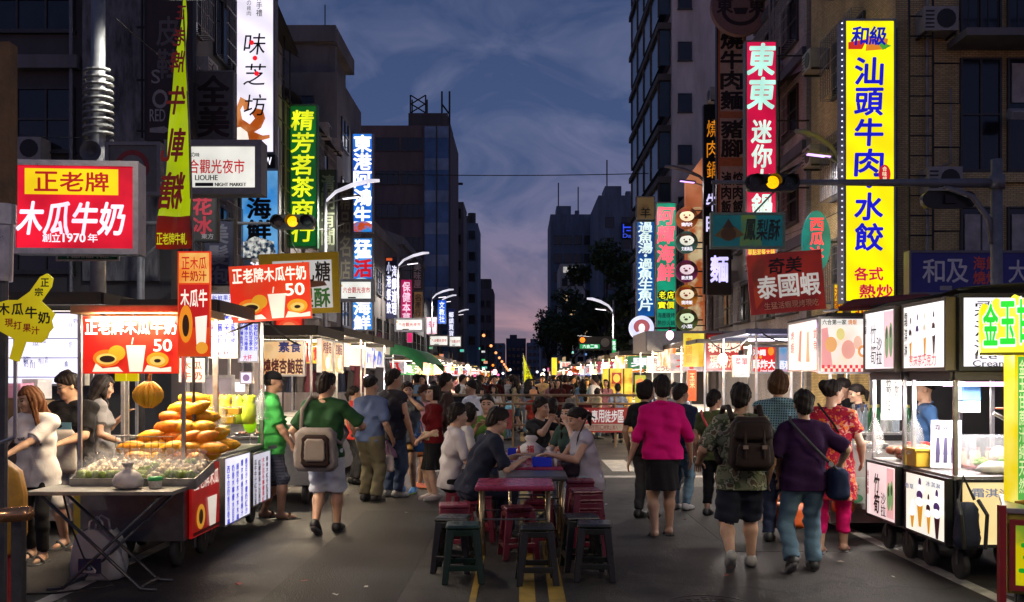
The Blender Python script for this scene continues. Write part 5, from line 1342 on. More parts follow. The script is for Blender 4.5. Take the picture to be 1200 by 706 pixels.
for i, (py, cs) in enumerate(zip((255.5, 284, 318, 347, 375), FC)):
	r = thing('round_sign', 'round %s food sign with a cartoon dumpling, %s of the hanging five' % (RN[i], ('topmost', 'second', 'third', 'fourth', 'lowest')[i]), 'sign', at(805, py+13, 44), 0, 'round hanging food signs')
	q = 44/FP
	mb = MB(); mb.cyl((0, 0, 13*q), (0, .25, 13*q), 13*q, n=28); obj('disc', mb, glow2(C(cs[0]), C('281008'), .6, 1.2), r)
	mb = MB(); mb.ball((0, -.004, 15*q), (8.5*q, .004, 6*q), 18, 8); obj('printed_picture', mb, G(cs[1], .9), r)
	mb = MB();
	for a in (-3.2, 3.2): mb.ball((a*q, -.010, 16*q), (1.0*q, .003, 1.0*q), 8, 4)
	mb.ball((-1*q, -.010, 13.5*q), (2.2*q, .003, 1.4*q), 8, 4); mb.ball((-2*q, -.003, 21*q), (6*q, .003, 2.2*q), 10, 4); obj('printed_picture', mb, G(cs[2], .6), r)
	mb = MB(); row(mb, ('燒肉片', '文創商品', '脆皮豬', '燒烤飯', '小菜')[i], -6.5*q, 6.5*q, 3*q, 7.5*q, -.008, .08, .03); obj('lettering', mb, WL, r)
	mb = MB(); mb.tube([(13*q, .12, 13*q), (19*q, .12, 13*q)], .04, 6); obj('bracket', mb, BLACK, r)
r = thing('advertising_pillar', 'tall orange lit pillar behind the hanging round food signs', 'pillar', at(815, 443, 46.5), 0)
mb = MB(); q = 46.5/FP
mb.add([(-11*q, 0, 130*q), (11*q, 0, 130*q), (11*q, 0, 262*q), (-11*q, 0, 232*q), (-11*q, .5, 130*q), (11*q, .5, 130*q), (11*q, .5, 262*q), (-11*q, .5, 232*q)], [(0, 1, 2, 3), (1, 5, 6, 2), (5, 4, 7, 6), (4, 0, 3, 7), (3, 2, 6, 7)])
mb.b2((-11*q, 0, 40*q), (11*q, .5, 129.9*q)); obj('column', mb, glow2(C('b85830'), C('d88860'), .62, .35), r)
mb = MB(); mb.rect(-9*q, 45*q, 9*q, 200*q, -.01); obj('printed_picture', mb, glow2(C('c06030'), C('e8d0a0'), .62, 1.4), r)
mb = MB(); mb.b2((-11.5*q, -.05, -1.6), (11.5*q, .55, 39.9*q)); obj('base', mb, DARKW, r)
sign('shop_sign', 'wide navy sign board with grey characters and red seafood characters', (1062, 295, 1206, 346), 22.4, plain((.03, .035, .24), .45), [('r', '和及', 1078, 1131, 305, 332, plain((.7, .7, .72), .5), .02), ('r', '海鮮', 1137, 1166, 302, 317, plain((.75, .10, .07), .5), .03), ('r', '燒烤', 1137, 1166, 319, 334, plain((.75, .10, .07), .5), .03), ('r', '大', 1178, 1200, 306, 332, plain((.7, .7, .72), .5), .02), ('b', 1098, 336, 1112, 341, plain((.3, .3, .32), .5))], .3, plain((.15, .15, .17), .4), .05)
sign('lightbox_sign', 'red shrimp stall sign with white characters', (826, 391, 870, 434), 17.6, glow2(C('901010'), C('b81810'), .75, .8), [('r', '泰國蝦', 829, 868, 395, 413, G('ffd8c0', 1.15), .05), ('r', '現撈活', 831, 862, 417, 431, G('f0c0a0', .8), .03)], .15, plain((.2, .02, .02), .5))
sign('lightbox_sign', 'red fried squid stall sign with white and black characters', (879, 405, 909, 438), 14.2, G('e81c20', 1.0), [('r', '沖繩', 881, 896, 410, 417, G('f8f0f0', 1.2), .05), ('r', '酥炸大', 881, 907, 422, 432, G('f8f0f0', 1.3), .05), ('e', 902, 412, 3.5, 5, G('f09828', 1.0)), ('e', 884, 419, 1.5, 1.5, G('f0c020', 1.0)), ('e', 890, 419, 1.5, 1.5, G('f0c020', 1.0)), ('w', 'Fried Squid', 890, 906, 433.5, 436.5, WL)], .12, STEEL)
sign('lightbox_sign', 'pale blue side of the fried squid stall with a small white character', (909, 405, 927, 438), 14.3, glow2(C('68a8d8'), C('f0b8c8'), .85, 2), [('c', '酥', 918, 423, 11, 10, WL)], .12, STEEL)
sign('lightbox_sign', 'white sweet corn stall sign with red characters', (758, 418, 801, 437), 24.5, G('f0dcd0', .95), [('r', '珍珠玉米', 765, 798, 420, 427, G('702020', .6), .04), ('r', 'とうもろこし', 768, 800, 429, 435, G('902828', .6), .02)], .2, STEEL)
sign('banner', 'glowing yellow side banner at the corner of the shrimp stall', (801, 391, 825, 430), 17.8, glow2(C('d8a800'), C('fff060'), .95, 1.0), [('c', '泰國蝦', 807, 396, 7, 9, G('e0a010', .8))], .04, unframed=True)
sign('lightbox_sign', 'bright white menu box hanging below the red shrimp sign', (858, 417, 877, 442), 15.6, glow2(C('ffe8f0'), C('f09090'), 1.15, 3), [('r', '菜單', 861, 875, 420, 428, G('d04040', .9))], .1, STEEL)
sign('neon_sign', 'blue neon rail bridge emblem on the dark blue tower', (728, 261, 748, 279), 199, plain((.01, .01, .03), .5), [('b', 730, 263, 731.2, 273, G('3050ff', 1.0)), ('b', 730, 266, 745, 267.5, G('3050ff', 1.0)), ('b', 734, 270, 745, 271.2, G('3050ff', 1.0)), ('b', 745, 263, 746.2, 273, G('3050ff', 1.0)), ('w', "Da's", 730, 744, 274, 279, G('4060ff', .8))], .3, BLACK, .02)
# ------------------------------------------------------------------ street furniture
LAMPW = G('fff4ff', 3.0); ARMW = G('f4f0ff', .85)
def street_lamp(label, X, D, Zt, reach, lit=True, energy=220, col=(1, .93, .86), armlit=True, tint=None):
	r = thing('street_lamp', label, 'street lamp', (X, D, 0), 0, 'street lamps')
	mb = MB(); mb.cyl((0, 0, 0), (0, 0, Zt), .11, .07, 10); mb.cyl((0, 0, 0), (0, 0, .5), .16, .13, 10); obj('pole', mb, GREYP, r, smooth=True)
	s_ = 1 if reach > 0 else -1; L = abs(reach)
	mb = MB(); mb.tube([(s_*.02, 0, Zt-.75), (s_*L*.2, 0, Zt-.35), (s_*L*.5, 0, Zt-.08), (s_*L*.8, 0, Zt+.08), (s_*L, 0, Zt+.1)], [.05, .07, .09, .09, .06], 8)
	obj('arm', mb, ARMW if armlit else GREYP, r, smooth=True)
	mb = MB(); mb.tube([(0, 0, Zt-.85), (s_*L*.35, 0, Zt-.62)], .03, 6); mb.box((s_*L*.48, 0, Zt-.56), (.75, .22, .07), ry=s_*-.12); o = obj('bracket', mb, GREYP, r)
	mb = MB(); mb.box((s_*L*.48, 0, Zt-.605), (.66, .17, .03), ry=s_*-.12); obj('lamp', mb, tint or LAMPW, r)
	if lit: lamp('SPOT', (X+s_*L*.7, D, Zt-.75), energy, col, .25, (0, 0, 0), 'street_lamp_light', spot=R(176))
	return r
for i, (px, py, D, rc_, lb) in enumerate(((381, 222, 38, 2.2, 'nearest white curved street lamp above the second name box'), (466, 303, 60, 2.0, 'second white curved street lamp in front of the magenta sign'), (506, 344, 86, 2.0, 'third white curved street lamp beside the small bright blue sign'), (515, 350, 100, 1.8, 'fourth white curved street lamp close behind the third'), (532, 366, 128, 2.0, 'farthest white curved street lamp of the row'))):
	street_lamp(lb, gx(px, D), D, gz(py, D)+.25, rc_, i < 3, 2600)
street_lamp('grey street lamp with a thin arm beside the distant traffic light', gx(719, 60), 60, gz(352, 60), -1.7, True, 2200, armlit=True)
VIO = G('d8a8ff', 2.2)
street_lamp('street lamp with a violet tube in front of the grey tiled house', 9.2, 27, gz(158, 27), -1.3, True, 500, (1, .9, .88), False, VIO)
street_lamp('street lamp with a violet tube near the round hanging signs', 8.6, 43, gz(198, 43), -2.0, True, 250, (1, .9, .88), False, VIO)
street_lamp('street lamp standing beside the photographer', -8.0, -5, 9.2, 2.2, True, 1050, (1, .80, .62), False)  # added fill lamp out of view, lights the walkers' backs
street_lamp('street lamp standing behind the sugar cane cart', 8.0, -3, 9.2, -2.2, True, 1050, (1, .80, .62), False)  # its added counterpart across the road, also out of view
# the near lamp post with its cable coil and horn
r = thing('street_lamp', 'thick grey street lamp post with a coiled cable, lit head above the yellow flag', 'street lamp', (gx(115, 17.8), 17.8, 0), 0, 'street lamps')
mb = MB(); mb.cyl((0, 0, 0), (0, 0, 10.4), .15, .12, 12); mb.cyl((0, 0, 0), (0, 0, .6), .2, .18, 12); obj('pole', mb, plain((.33, .33, .33), .45, .5, .2, 4, .05), r, smooth=True)
mb = MB(); mb.tube([(.05, 0, 8.95), (.8, 0, 9.05), (1.9, 0, 9.05)], .045, 8); obj('arm', mb, GREYP, r)
mb = MB(); mb.box((1.62, 0, 8.90), (.75, .30, .09)); obj('lamp', mb, G('fffff0', 4.0), r, .02)
lamp('SPOT', (gx(115, 17.8)+1.62, 17.8, 8.8), 1500, (1, .97, .88), .25, (0, 0, 0), 'street_lamp_light', spot=R(155))
mb = MB(); mb.tube([(math.cos(t)*.25, math.sin(t)*.25, gz(165, 17.8)+t*.021) for t in [k*.42 for k in range(150)]], .035, 6); obj('cable_coil', mb, plain((.22, .22, .21), .5, .3), r)
r = thing('loudspeaker', 'grey horn loudspeaker fixed to the thick lamp post', 'loudspeaker', at(106, 190, 17.4))
mb = MB(); mb.lathe([(.04, .32), (.05, .2), (.09, .08), (.20, .0), (.205, -.01), (.19, .0), (.07, .1), (.001, .16)], n=18, M=Matrix.Translation((0, 0, .2)) @ Matrix.Rotation(-PI/2, 4, 'X')); obj('horn', mb, plain((.14, .14, .14), .5), r, smooth=True)
mb = MB(); mb.b2((-.02, .1, .05), (.02, .42, .08)); obj('bracket', mb, BLACK, r)
# traffic lights
def lens(col, s): return G(col, s, var=.05) if s else plain(C(col), .4)
def signal_head(r, x, y, z, lit=1, D=20, sc_=1.0, rear=False, hood=True):
	mb = MB(); W_ = 1.15*sc_; H_ = .36*sc_
	mb.prism([(math.copysign(W_/2-H_/2, math.cos(t))+math.cos(t)*H_/2, math.sin(t)*H_/2) for t in [2*PI*(k+.5)/24 for k in range(24)]], -.09*sc_, .09*sc_, Matrix.Translation((x, y, z))); obj('housing', mb, plain((.015, .017, .015), .4), r)
	if rear:
		mb = MB(); mb.b2((x-.12, y-.16, z-.09), (x+.12, y-.092, z+.09)); obj('rear_box', mb, BLACK, r); return
	for k in range(3):
		cx = x+(k-1)*.36*sc_
		mb = MB(); mb.cyl((cx, y-.094*sc_, z), (cx, y-.10*sc_, z), .135*sc_, n=20)
		obj('lens', mb, G('ffb400', 1.6, var=.2, scale=30) if k == lit else plain((.03, .015, .01) if k == 0 else (.01, .025, .015), .25), r)
		if hood:
			mb = MB(); g = [[(cx+math.cos(t)*.15*sc_, y-.09*sc_-d, z+math.sin(t)*.15*sc_) for d in (0, .20*sc_)] for t in [-.3+(PI+.6)*j/12 for j in range(13)]]
			mb.sheet(g); obj('hood', mb, BLACK, r, smooth=True)
X0, Dl = gx(165, 23), 23
r = thing('traffic_light', 'amber traffic light on a thin arm beside the blue seafood sign', 'traffic light', (X0, Dl, 0), 0, 'traffic lights')
mb = MB(); mb.cyl((0, 0, 0), (0, 0, 6.0), .10, .08, 10); obj('pole', mb, GREYP, r, smooth=True)
mb = MB(); mb.tube([(0, 0, gz(262, Dl)), (gx(322, Dl)-X0, 0, gz(262, Dl))], [.055, .035], 8); mb.tube([(0, 0, gz(262, Dl)-.9), (1.0, 0, gz(262, Dl)-.03)], .03, 6); obj('arm', mb, GREYP, r)
signal_head(r, gx(344, Dl)-X0, 0, gz(260.5, Dl), 1, sc_=.98)
X0, Dr = gx(1168, 19.4), 19.4
r = thing('traffic_light', 'amber traffic light at the tip of the long arm over the hot pot sign', 'traffic light', (X0, Dr, 0), 0, 'traffic lights')
mb = MB(); mb.cyl((0, 0, 0), (0, 0, gz(187, Dr)), .13, .11, 12); mb.cyl((0, 0, gz(222, Dr)), (0, 0, gz(206, Dr)), .16, n=12); obj('pole', mb, GREYP, r, smooth=True)
za = gz(215, Dr); xe = gx(936, Dr)-X0
mb = MB(); mb.tube([(0, 0, za), (xe, 0, za+.02)], [.10, .055], 10)
mb.tube([(-.1, 0, za-1.25), (-.16, 0, za-.75), (-.5, 0, za-.28), (-1.1, 0, za-.06)], .06, 8); obj('arm', mb, GREYP, r, smooth=True)
signal_head(r, gx(904, Dr)-X0, 0, gz(215, Dr), 1, sc_=.98)
signal_head(r, gx(1117, Dr)-X0, .25, gz(232, Dr), 1, sc_=.98, rear=True)
mb = MB();
for px in (836, 914): mb.tube([(gx(px, Dr)-X0, 0, gz(252, Dr)), (gx(px, Dr)-X0, 0, za)], .015, 5)
mb.tube([(xe, 0, za+.02), (gx(834, Dr)-X0, 0, za+.02)], .04, 8); mb.tube([(gx(872, Dr)-X0, 0, gz(262, Dr)), (gx(940, Dr)-X0, 0, gz(190, Dr))], .02, 5); obj('hanger', mb, GREYP, r)
X0, Dt = gx(719, 60)-.15, 59.6
r = thing('traffic_light', 'distant traffic light with one orange lamp over a green lettered board', 'traffic light', (X0, Dt, 0), 0, 'traffic lights')
q = Dt/FP
mb = MB(); mb.cyl((.15, -.2, 0), (.15, -.2, gz(398, Dt)), .08, n=8); mb.tube([(.15, -.2, gz(398, Dt)), (-2.2, -.2, gz(394, Dt))], .05, 6); obj('pole', mb, GREYP, r)
mb = MB(); mb.b2((gx(678, Dt)-X0, -.45, gz(411, Dt)), (gx(717, Dt)-X0, -.25, gz(395, Dt))); obj('housing', mb, BLACK, r)
mb = MB(); mb.cyl((gx(682, Dt)-X0, -.46, gz(399, Dt)), (gx(682, Dt)-X0, -.47, gz(399, Dt)), .17, n=14); obj('lens', mb, G('ff7818', 2.0), r)
mb = MB(); mb.cyl((gx(708.5, Dt)-X0, -.46, gz(402, Dt)), (gx(708.5, Dt)-X0, -.47, gz(402, Dt)), .28, n=16); obj('lens', mb, plain((.18, .18, .17), .4), r)
mb = MB(); mb.rect(gx(679, Dt)-X0, gz(409, Dt), gx(702, Dt)-X0, gz(404, Dt), -.455); obj('name_board', mb, G('10a858', .9), r)
mb = MB(); row(mb, '六合二路', gx(682, Dt)-X0, gx(700, Dt)-X0, gz(408.5, Dt), gz(404.5, Dt), -.46); obj('lettering', mb, WL, r)
sign('lightbox_sign', 'small green glowing plate on the lamp post of the distant traffic light', (717, 398, 722, 416), 59, G('18c060', .9), [('c', '路名', 719.5, 400, 3.5, 5, WL)], .1, GREYP, .02)
# cables overhead
def cable(label, pts, r_=.012, sag=.3, n=14):
	a, b = Vector(pts[0]), Vector(pts[1])
	P = []
	for k in range(n+1):
		t = k/n; p = a.lerp(b, t); p.z -= sag*4*t*(1-t); P.append(p)
	mb = MB(); mb.tube(P, r_, 5); tag(obj('cable', mb, CABLE, smooth=True), label, 'cable')
cable('thin black cable spanning the street from the office block to the grey tower', (at(400, 203, 62), at(760, 203.5, 62)), .03, .15)
cable('thin cable running down from the thick lamp post head to the grey sign board', (at(136, 22, 17.6), at(240, 106, 23.8)), .012, .05)
cable('thin pale cable running across the dark corner building', (at(-20, 147, 20), at(112, 160, 18)), .010, .12)
cable('black cable sagging between the blue seafood sign and the green tea sign', (at(300, 240, 30.4), at(404, 262, 40)), .02, .5)
cable('black cable hanging along the signs from the second name box', (at(398, 330, 27.5), at(338, 275, 36)), .02, .6)
r = thing('post', 'rusty brown post with steel bands at the near edge of the stalls', 'post', at(6, 443, 6.2)[:2]+(0,))
mb = MB(); mb.b2((-.055, -.05, gz(240, 6.2)), (.055, .05, gz(52, 6.2))); obj('upper_post', mb, plain((.12, .065, .03), .7, 0, .4, 6, .3), r)
mb = MB(); mb.tube([(0, 0, gz(60, 6.2)), (-.02, .0, .0)], .03, 8); obj('pipe', mb, DSTEEL, r)
mb = MB(); mb.cyl((0, 0, gz(264, 6.2)), (0, 0, gz(240, 6.2)), .07, n=12); mb.cyl((-.01, 0, gz(330, 6.2)), (0, 0, gz(262, 6.2)), .055, n=12); obj('collar', mb, STEEL, r)
# tall feather flag
Df = 8.3
def fl(px, py, d=0): return Vector(at(px, py, Df))+Vector((0, d, 0))-Vector((gx(204, Df), Df, 0))
r = thing('flag', 'tall yellow green feather flag with red characters', 'flag', (gx(204, Df), Df, 0))
mb = MB(); rows_ = []
for k in range(25):
	t = k/24; py = -12+t*304
	xr = 216+10*t; xl = 214-31*t**1.05
	rows_.append([fl(xl+(xr-xl)*j/6, py, .03*math.sin(j*1.1+k*.5)+.02*math.sin(k*.8)) for j in range(7)])
mb.sheet(rows_[:-3]); o = obj('cloth', mb, glow2(C('b0c800'), C('c8e008'), .62, 1.5, name='flag_cloth'), r, smooth=True)  # cloth glows by itself, its brightness is painted in
mb = MB(); mb.sheet(rows_[-4:]); obj('hem_strip', mb, glow2(C('6a1408'), C('901c0c'), .5, 2), r, smooth=True)  # hem strip carries a painted glow too
mb = MB()
for ch, x, y, s_ in (('正', 216, 18, 8), ('老', 214, 46, 11), ('牌', 212, 75, 13), ('牛', 210, 120, 17), ('軋', 207, 172, 20), ('糖', 205, 225, 22)):
	c = fl(x-1, y, -.06); put(mb, ch, c.x-s_*Df/FP*.62, c.z-s_*Df/FP*.95, c.x+s_*Df/FP*.62, c.z+s_*Df/FP*.95, c.y, .03, .15, flip=True)
obj('lettering', mb, T('b01c10'), r)
mb = MB(); c0, c1 = fl(187, 288, -.07), fl(222, 276, -.07); row(mb, '正老牌牛軋', c0.x, c1.x, c0.z, c0.z+.10, c0.y, .03); obj('lettering', mb, G('e0e010', .6), r)
mb = MB(); mb.tube([fl(212, -40), fl(222, 150), fl(226, 300), fl(228, 443)-Vector((0, 0, 1.5))], [.006, .010, .014, .016], 6); obj('pole', mb, DSTEEL, r)
r = thing('flag', 'small yellow pennant flag far down the street', 'flag', at(613, 455, 40))
q = 40/FP
mb = MB(); mb.sheet([[(x*q, .05*math.sin(x), z*q) for x, z in ((0+i*.15, 40-i*4.2), (1+i*1.0, 38-i*4.0), (2+i*1.6, 34-i*4.1))] for i in range(9)]); obj('cloth', mb, glow2(C('b8c800'), C('e0e000'), .8, 2), r, smooth=True)  # pennant cloth with a painted glow, no lamp behind it
mb = MB(); column(mb, '夜市場', 6*q, 27*q, 5*q, 6*q, .1, -.09, .03); obj('lettering', mb, T('301808'), r)
mb = MB(); mb.tube([(0, 0, -1.6), (0, 0, 41*q)], .02, 6); obj('pole', mb, DSTEEL, r)
# ------------------------------------------------------------------ stalls and their goods
TOPS = plain((.36, .35, .34), .35, .7, .25, 6, .08, 'worn_steel')
WOOD = plain((.22, .13, .06), .6, 0, .3, 5, .15, 'wood')
def wheel_parts(r, x, y, rad=.14, wd=.05, axis='x'):
	o = None
	mb = MB(); M_ = Matrix.Translation((x, y, rad)) @ (Matrix.Rotation(PI/2, 4, 'Y') if axis == 'x' else Matrix.Rotation(PI/2, 4, 'X'))
	mb.lathe([(rad*.68, -wd/2), (rad*.95, -wd/2), (rad, -wd*.25), (rad, wd*.25), (rad*.95, wd/2), (rad*.68, wd/2)], n=18, M=M_); o = obj('wheel', mb, RUB, r, smooth=True)
	mb = MB(); mb.lathe([(.001, -wd*.35), (rad*.67, -wd*.3), (rad*.67, wd*.3), (.001, wd*.35)], n=14, M=M_)
	obj('rim', mb, DSTEEL, o)
	mb = MB(); mb.b2((x-.035, y-.02, rad), (x-.028 if axis == 'y' else x-.03, y+.02, rad*2.1)); mb.b2((x+.03, y-.02, rad), (x+.035, y+.02, rad*2.1)); mb.b2((x-.035, y-.02, rad*2.05), (x+.035, y+.02, rad*2.12)); obj('fork', mb, DSTEEL, o)
def cart(label, x0, x1, y0, y1, z0=.28, z1=.85, roof=2.3, body=None, canopy=None, posts=True, wheels=True, name='food_cart', light=14, lcol=(1, .93, .85), tube=None, overhang=.15, rh=.08, group=None, rad=.13):
	cx, cy = (x0+x1)/2, (y0+y1)/2
	r = thing(name, label, 'food cart', (cx, cy, 0), 0, group)
	a, b = (x1-x0)/2, (y1-y0)/2
	mb = MB(); mb.b2((-a+.02, -b+.02, z0), (a-.02, b-.02, z1-.04)); obj('body', mb, body or plain((.16, .16, .165), .4, .6, .3, 5, .1, 'cart_sheet'), r, .006)
	mb = MB(); mb.b2((-a, -b, z1-.037), (a, b, z1)); obj('counter_top', mb, TOPS, r, .006)
	if wheels:
		for sx in (-1, 1):
			for sy in (-1, 1): wheel_parts(r, sx*(a-.12), sy*(b-.14), rad)
	if posts:
		for sx in (-1, 1):
			for sy in (-1, 1):
				mb = MB(); mb.b2((sx*(a-.02)-.015, sy*(b-.02)-.015, z1+.002), (sx*(a-.02)+.015, sy*(b-.02)+.015, roof-.003)); obj('post', mb, STEEL, r)
		o_ = overhang
		mb = MB(); mb.b2((-a-o_, -b-o_, roof), (a+o_, b+o_, roof+.025));
		for s_ in (-1, 1): mb.b2((-a-o_, s_*(b+o_)-.02, roof-.05), (a+o_, s_*(b+o_)+.02, roof+rh)); mb.b2((s_*(a+o_)-.02, -b-o_+.021, roof-.048), (s_*(a+o_)+.02, b+o_-.021, roof+rh-.003))
		obj('canopy', mb, canopy or plain((.04, .035, .03), .7, 0, .3, 4, .1, 'canopy_sheet'), r)
	if light:
		mb = MB(); mb.b2((-a*.75, -.02, roof-.10), (a*.75, .02, roof-.065)); obj('lamp_tube', mb, tube or G('fff0e8', 4), r)
		lamp('AREA', (cx, cy, roof-.13), light*.75, lcol, a*1.5, (0, 0, 0), 'stall_light', sy=.2)
		lamp('POINT', (cx+(a-.12)*(-1 if cx > 0 else 1), cy, roof-.2), light*(.9 if group else .3), lcol, .12, name='stall_side_fill')  # added fill without a bulb, throws stall light sideways onto passers-by
	return r
def bulb(label, x, y, z, energy, col, tint, rad=.06, cord=.5):
	r = thing('light_bulb', label, 'lamp', (x, y, z), 0, 'hanging stall bulbs')
	mb = MB(); mb.ball((0, 0, 0), (rad, rad, rad*1.2), 12, 8); obj('bulb', mb, tint, r, smooth=True)
	mb = MB(); mb.cyl((0, 0, rad*1.1), (0, 0, rad*2.2), rad*.45, n=8); mb.tube([(0, 0, rad*2.1), (0, 0, cord)], .006, 5); obj('cord', mb, BLACK, r)
	if energy: lamp('POINT', (x, y, z-rad*1.6), energy, col, rad, name='bulb_light')
# --- papaya cart
pc = cart('steel papaya cart piled with orange papayas under a wooden canopy', -3.76, -2.84, 7.95, 8.85, .24, .86, 2.22, canopy=plain((.42, .24, .10), .6, 0, .3, 5, .1, 'bamboo_canopy'), light=75, lcol=(1, .78, .50), tube=G('ffd8a0', 5), name='fruit_cart', overhang=.03, rh=.012)
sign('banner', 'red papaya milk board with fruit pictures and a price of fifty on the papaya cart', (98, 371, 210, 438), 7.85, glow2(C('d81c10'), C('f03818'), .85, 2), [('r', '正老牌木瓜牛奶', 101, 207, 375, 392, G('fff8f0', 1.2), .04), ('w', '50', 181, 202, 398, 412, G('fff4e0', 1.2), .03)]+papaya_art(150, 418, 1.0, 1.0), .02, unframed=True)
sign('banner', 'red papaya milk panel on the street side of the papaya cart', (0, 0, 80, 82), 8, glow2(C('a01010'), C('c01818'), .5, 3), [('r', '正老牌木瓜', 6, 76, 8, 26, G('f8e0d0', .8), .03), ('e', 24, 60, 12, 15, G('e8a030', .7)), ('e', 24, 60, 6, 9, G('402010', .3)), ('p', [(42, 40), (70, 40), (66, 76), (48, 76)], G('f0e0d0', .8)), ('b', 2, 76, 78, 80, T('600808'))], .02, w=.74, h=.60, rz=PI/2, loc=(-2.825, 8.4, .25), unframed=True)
def papaya_mesh():
	mb = MB(); mb.smooth = True
	mb.lathe([(.004, -.17), (.03, -.165), (.058, -.13), (.075, -.06), (.078, .0), (.068, .07), (.046, .13), (.02, .165), (.006, .18)], n=14, M=Matrix.Rotation(PI/2, 4, 'Y'))
	return mb
PAPM = plain((.85, .33, .012), .42, 0, .4, 7, .1, 'papaya_skin'); t_ = PAPM.node_tree; b_ = t_.nodes['Principled BSDF']; b_.inputs['Coat Weight'].default_value = .1
oi = N(t_, 'ShaderNodeObjectInfo'); hs = N(t_, 'ShaderNodeHueSaturation'); mr_ = N(t_, 'ShaderNodeMapRange'); mr_.inputs['To Min'].default_value = .475; mr_.inputs['To Max'].default_value = .535
src = b_.inputs['Base Color'].links[0].from_socket
gz_ = N(t_, 'ShaderNodeTexNoise'); gz_.inputs['Scale'].default_value = 11; gz_.inputs['Detail'].default_value = 7; mg = N(t_, 'ShaderNodeMapRange'); mg.inputs['From Min'].default_value = .6; mg.inputs['From Max'].default_value = .72
mxg = N(t_, 'ShaderNodeMix', data_type='RGBA'); mxg.inputs['B'].default_value = (.30, .20, .015, 1)
tcg = N(t_, 'ShaderNodeTexCoord'); t_.links.new(tcg.outputs['Object'], gz_.inputs['Vector']); t_.links.new(gz_.outputs['Fac'], mg.inputs['Value']); t_.links.new(mg.outputs[0], mxg.inputs['Factor'])
t_.links.new(oi.outputs['Random'], mr_.inputs['Value']); t_.links.new(mr_.outputs[0], hs.inputs['Hue']); t_.links.new(src, hs.inputs['Color']); t_.links.new(hs.outputs[0], mxg.inputs['A']); t_.links.new(mxg.outputs['Result'], b_.inputs['Base Color'])
q = random.Random(5)
first = None
pile = []
for row_, (n, z, y) in enumerate(((4, .93, 8.12), (4, .94, 8.38), (5, 1.02, 8.2), (5, 1.03, 8.45), (4, 1.11, 8.22), (4, 1.12, 8.46), (3, 1.2, 8.28), (3, 1.28, 8.36), (2, 1.36, 8.36), (1, 1.44, 8.4))):
	for k in range(n): pile.append((-3.05+(k-(n-1)/2)*.165+q.uniform(-.03, .03)+row_*.015, y+q.uniform(-.04, .04), z))
for i, (x, y, z) in enumerate(pile):
	if first is None: first = o = obj('papaya', papaya_mesh(), PAPM)
	else: o = first.copy(); COL.objects.link(o)
	tag(o, 'ripe orange papaya in the big pile on the steel papaya cart', 'papaya', 'papayas piled on the papaya cart')
	o.location = (x, y, z); o.rotation_euler = (q.uniform(-.3, .3), q.uniform(-.35, .2), q.uniform(-.5, .5)); s_ = q.uniform(.78, 1.0); o.scale = (s_*q.uniform(.75, 1.0), s_*q.uniform(.8, .98), s_*q.uniform(.8, .95))
r = thing('banana_bunch', 'bunch of yellow bananas hanging over the papayas', 'bananas', at(176, 478, 8.0))
mb = MB(); mb.smooth = True
for k in range(7):
	a = -1.3+k*.43
	P = [(math.sin(a)*.03*(1-t)+math.sin(a)*.10*math.sin(PI*t*.9), -.03-math.cos(a)*.05*math.sin(PI*t*.9), .22-.22*t) for t in [j/7 for j in range(8)]]
	mb.tube(P, [.008, .018, .024, .026, .026, .022, .014, .005], 7)
obj('bananas', mb, plain((.78, .42, .02), .45, 0, .2, 12, .05, 'banana_skin'), r)
mb = MB(); mb.tube([(0, -.02, .2), (0, 0, .30), (0, 0, .42)], [.02, .015, .004], 6); obj('stalk', mb, plain((.18, .14, .04), .7), r)
# tray with bags of cut fruit
r = thing('fruit_tray', 'tilted steel tray full of bagged cut fruit on the front of the papaya cart', 'tray', (-3.09, 7.72, .80))
Mt = Matrix.Rotation(R(12), 4, 'X')
mb = MB()
mb.box((0, 0, 0), (.98, .46, .012), M=Mt); mb.box((0, -.235, .035), (1.0, .012, .09), M=Mt); mb.box((0, .235, .035), (1.0, .012, .09), M=Mt)
for s_ in (-1, 1): mb.box((s_*.496, 0, .035), (.012, .457, .088), M=Mt)
obj('tray', mb, TOPS, r)
def fruit_bag(k):
	q = random.Random(k);
	lump = MB(); lump.smooth = True
	for j in range(7): lump.ball((q.uniform(-.03, .03), q.uniform(-.03, .03), .02+q.uniform(0, .045)), q.uniform(.018, .027), 7, 5)
	bag = MB(); bag.smooth = True
	n = 12; prof = [(.03, 0), (.052, .02), (.05, .06), (.028, .085), (.012, .10), (.03, .125), (.02, .14)]
	vs = []; fs = []
	for i, (rr_, z) in enumerate(prof):
		for c in range(n):
			t = 2*PI*c/n; w_ = rr_*(1+.22*math.sin(c*2.7+i*1.3+k)); vs.append((math.cos(t)*w_, math.sin(t)*w_, z+.006*math.sin(c*3+k)))
	for i in range(len(prof)-1):
		for c in range(n): fs.append((i*n+c, i*n+(c+1) % n, (i+1)*n+(c+1) % n, (i+1)*n+c))
	bag.add(vs, fs)
	return lump, bag
BAGM = glass((1, .97, .93), .15, .14)
lamp('AREA', (-3.25, 7.8, 2.15), 34, (1, .84, .62), .7, (R(20), 0, 0), 'tray_fill_light', sy=.15)  # added fill lamp without a fixture, brightens the bagged fruit
lumps = [plain((.22, .30, .04), .5, 0, .5, 40), plain((.70, .55, .34), .5, 0, .3, 40), plain((.75, .62, .42), .5, 0, .3, 40)]
proto = []
for k in range(3):
	t = thing('fruit_bag', 'small clear bag of green and cream cut fruit on the tilted steel tray', 'bag of fruit', (0, 0, 0), 0, 'bags of cut fruit on the tray')
	a, b = fruit_bag(k); obj('cut_fruit', a, lumps[k], t); obj('plastic_bag', b, BAGM, t); proto.append([t, tree_of(t), False])
q = random.Random(9)
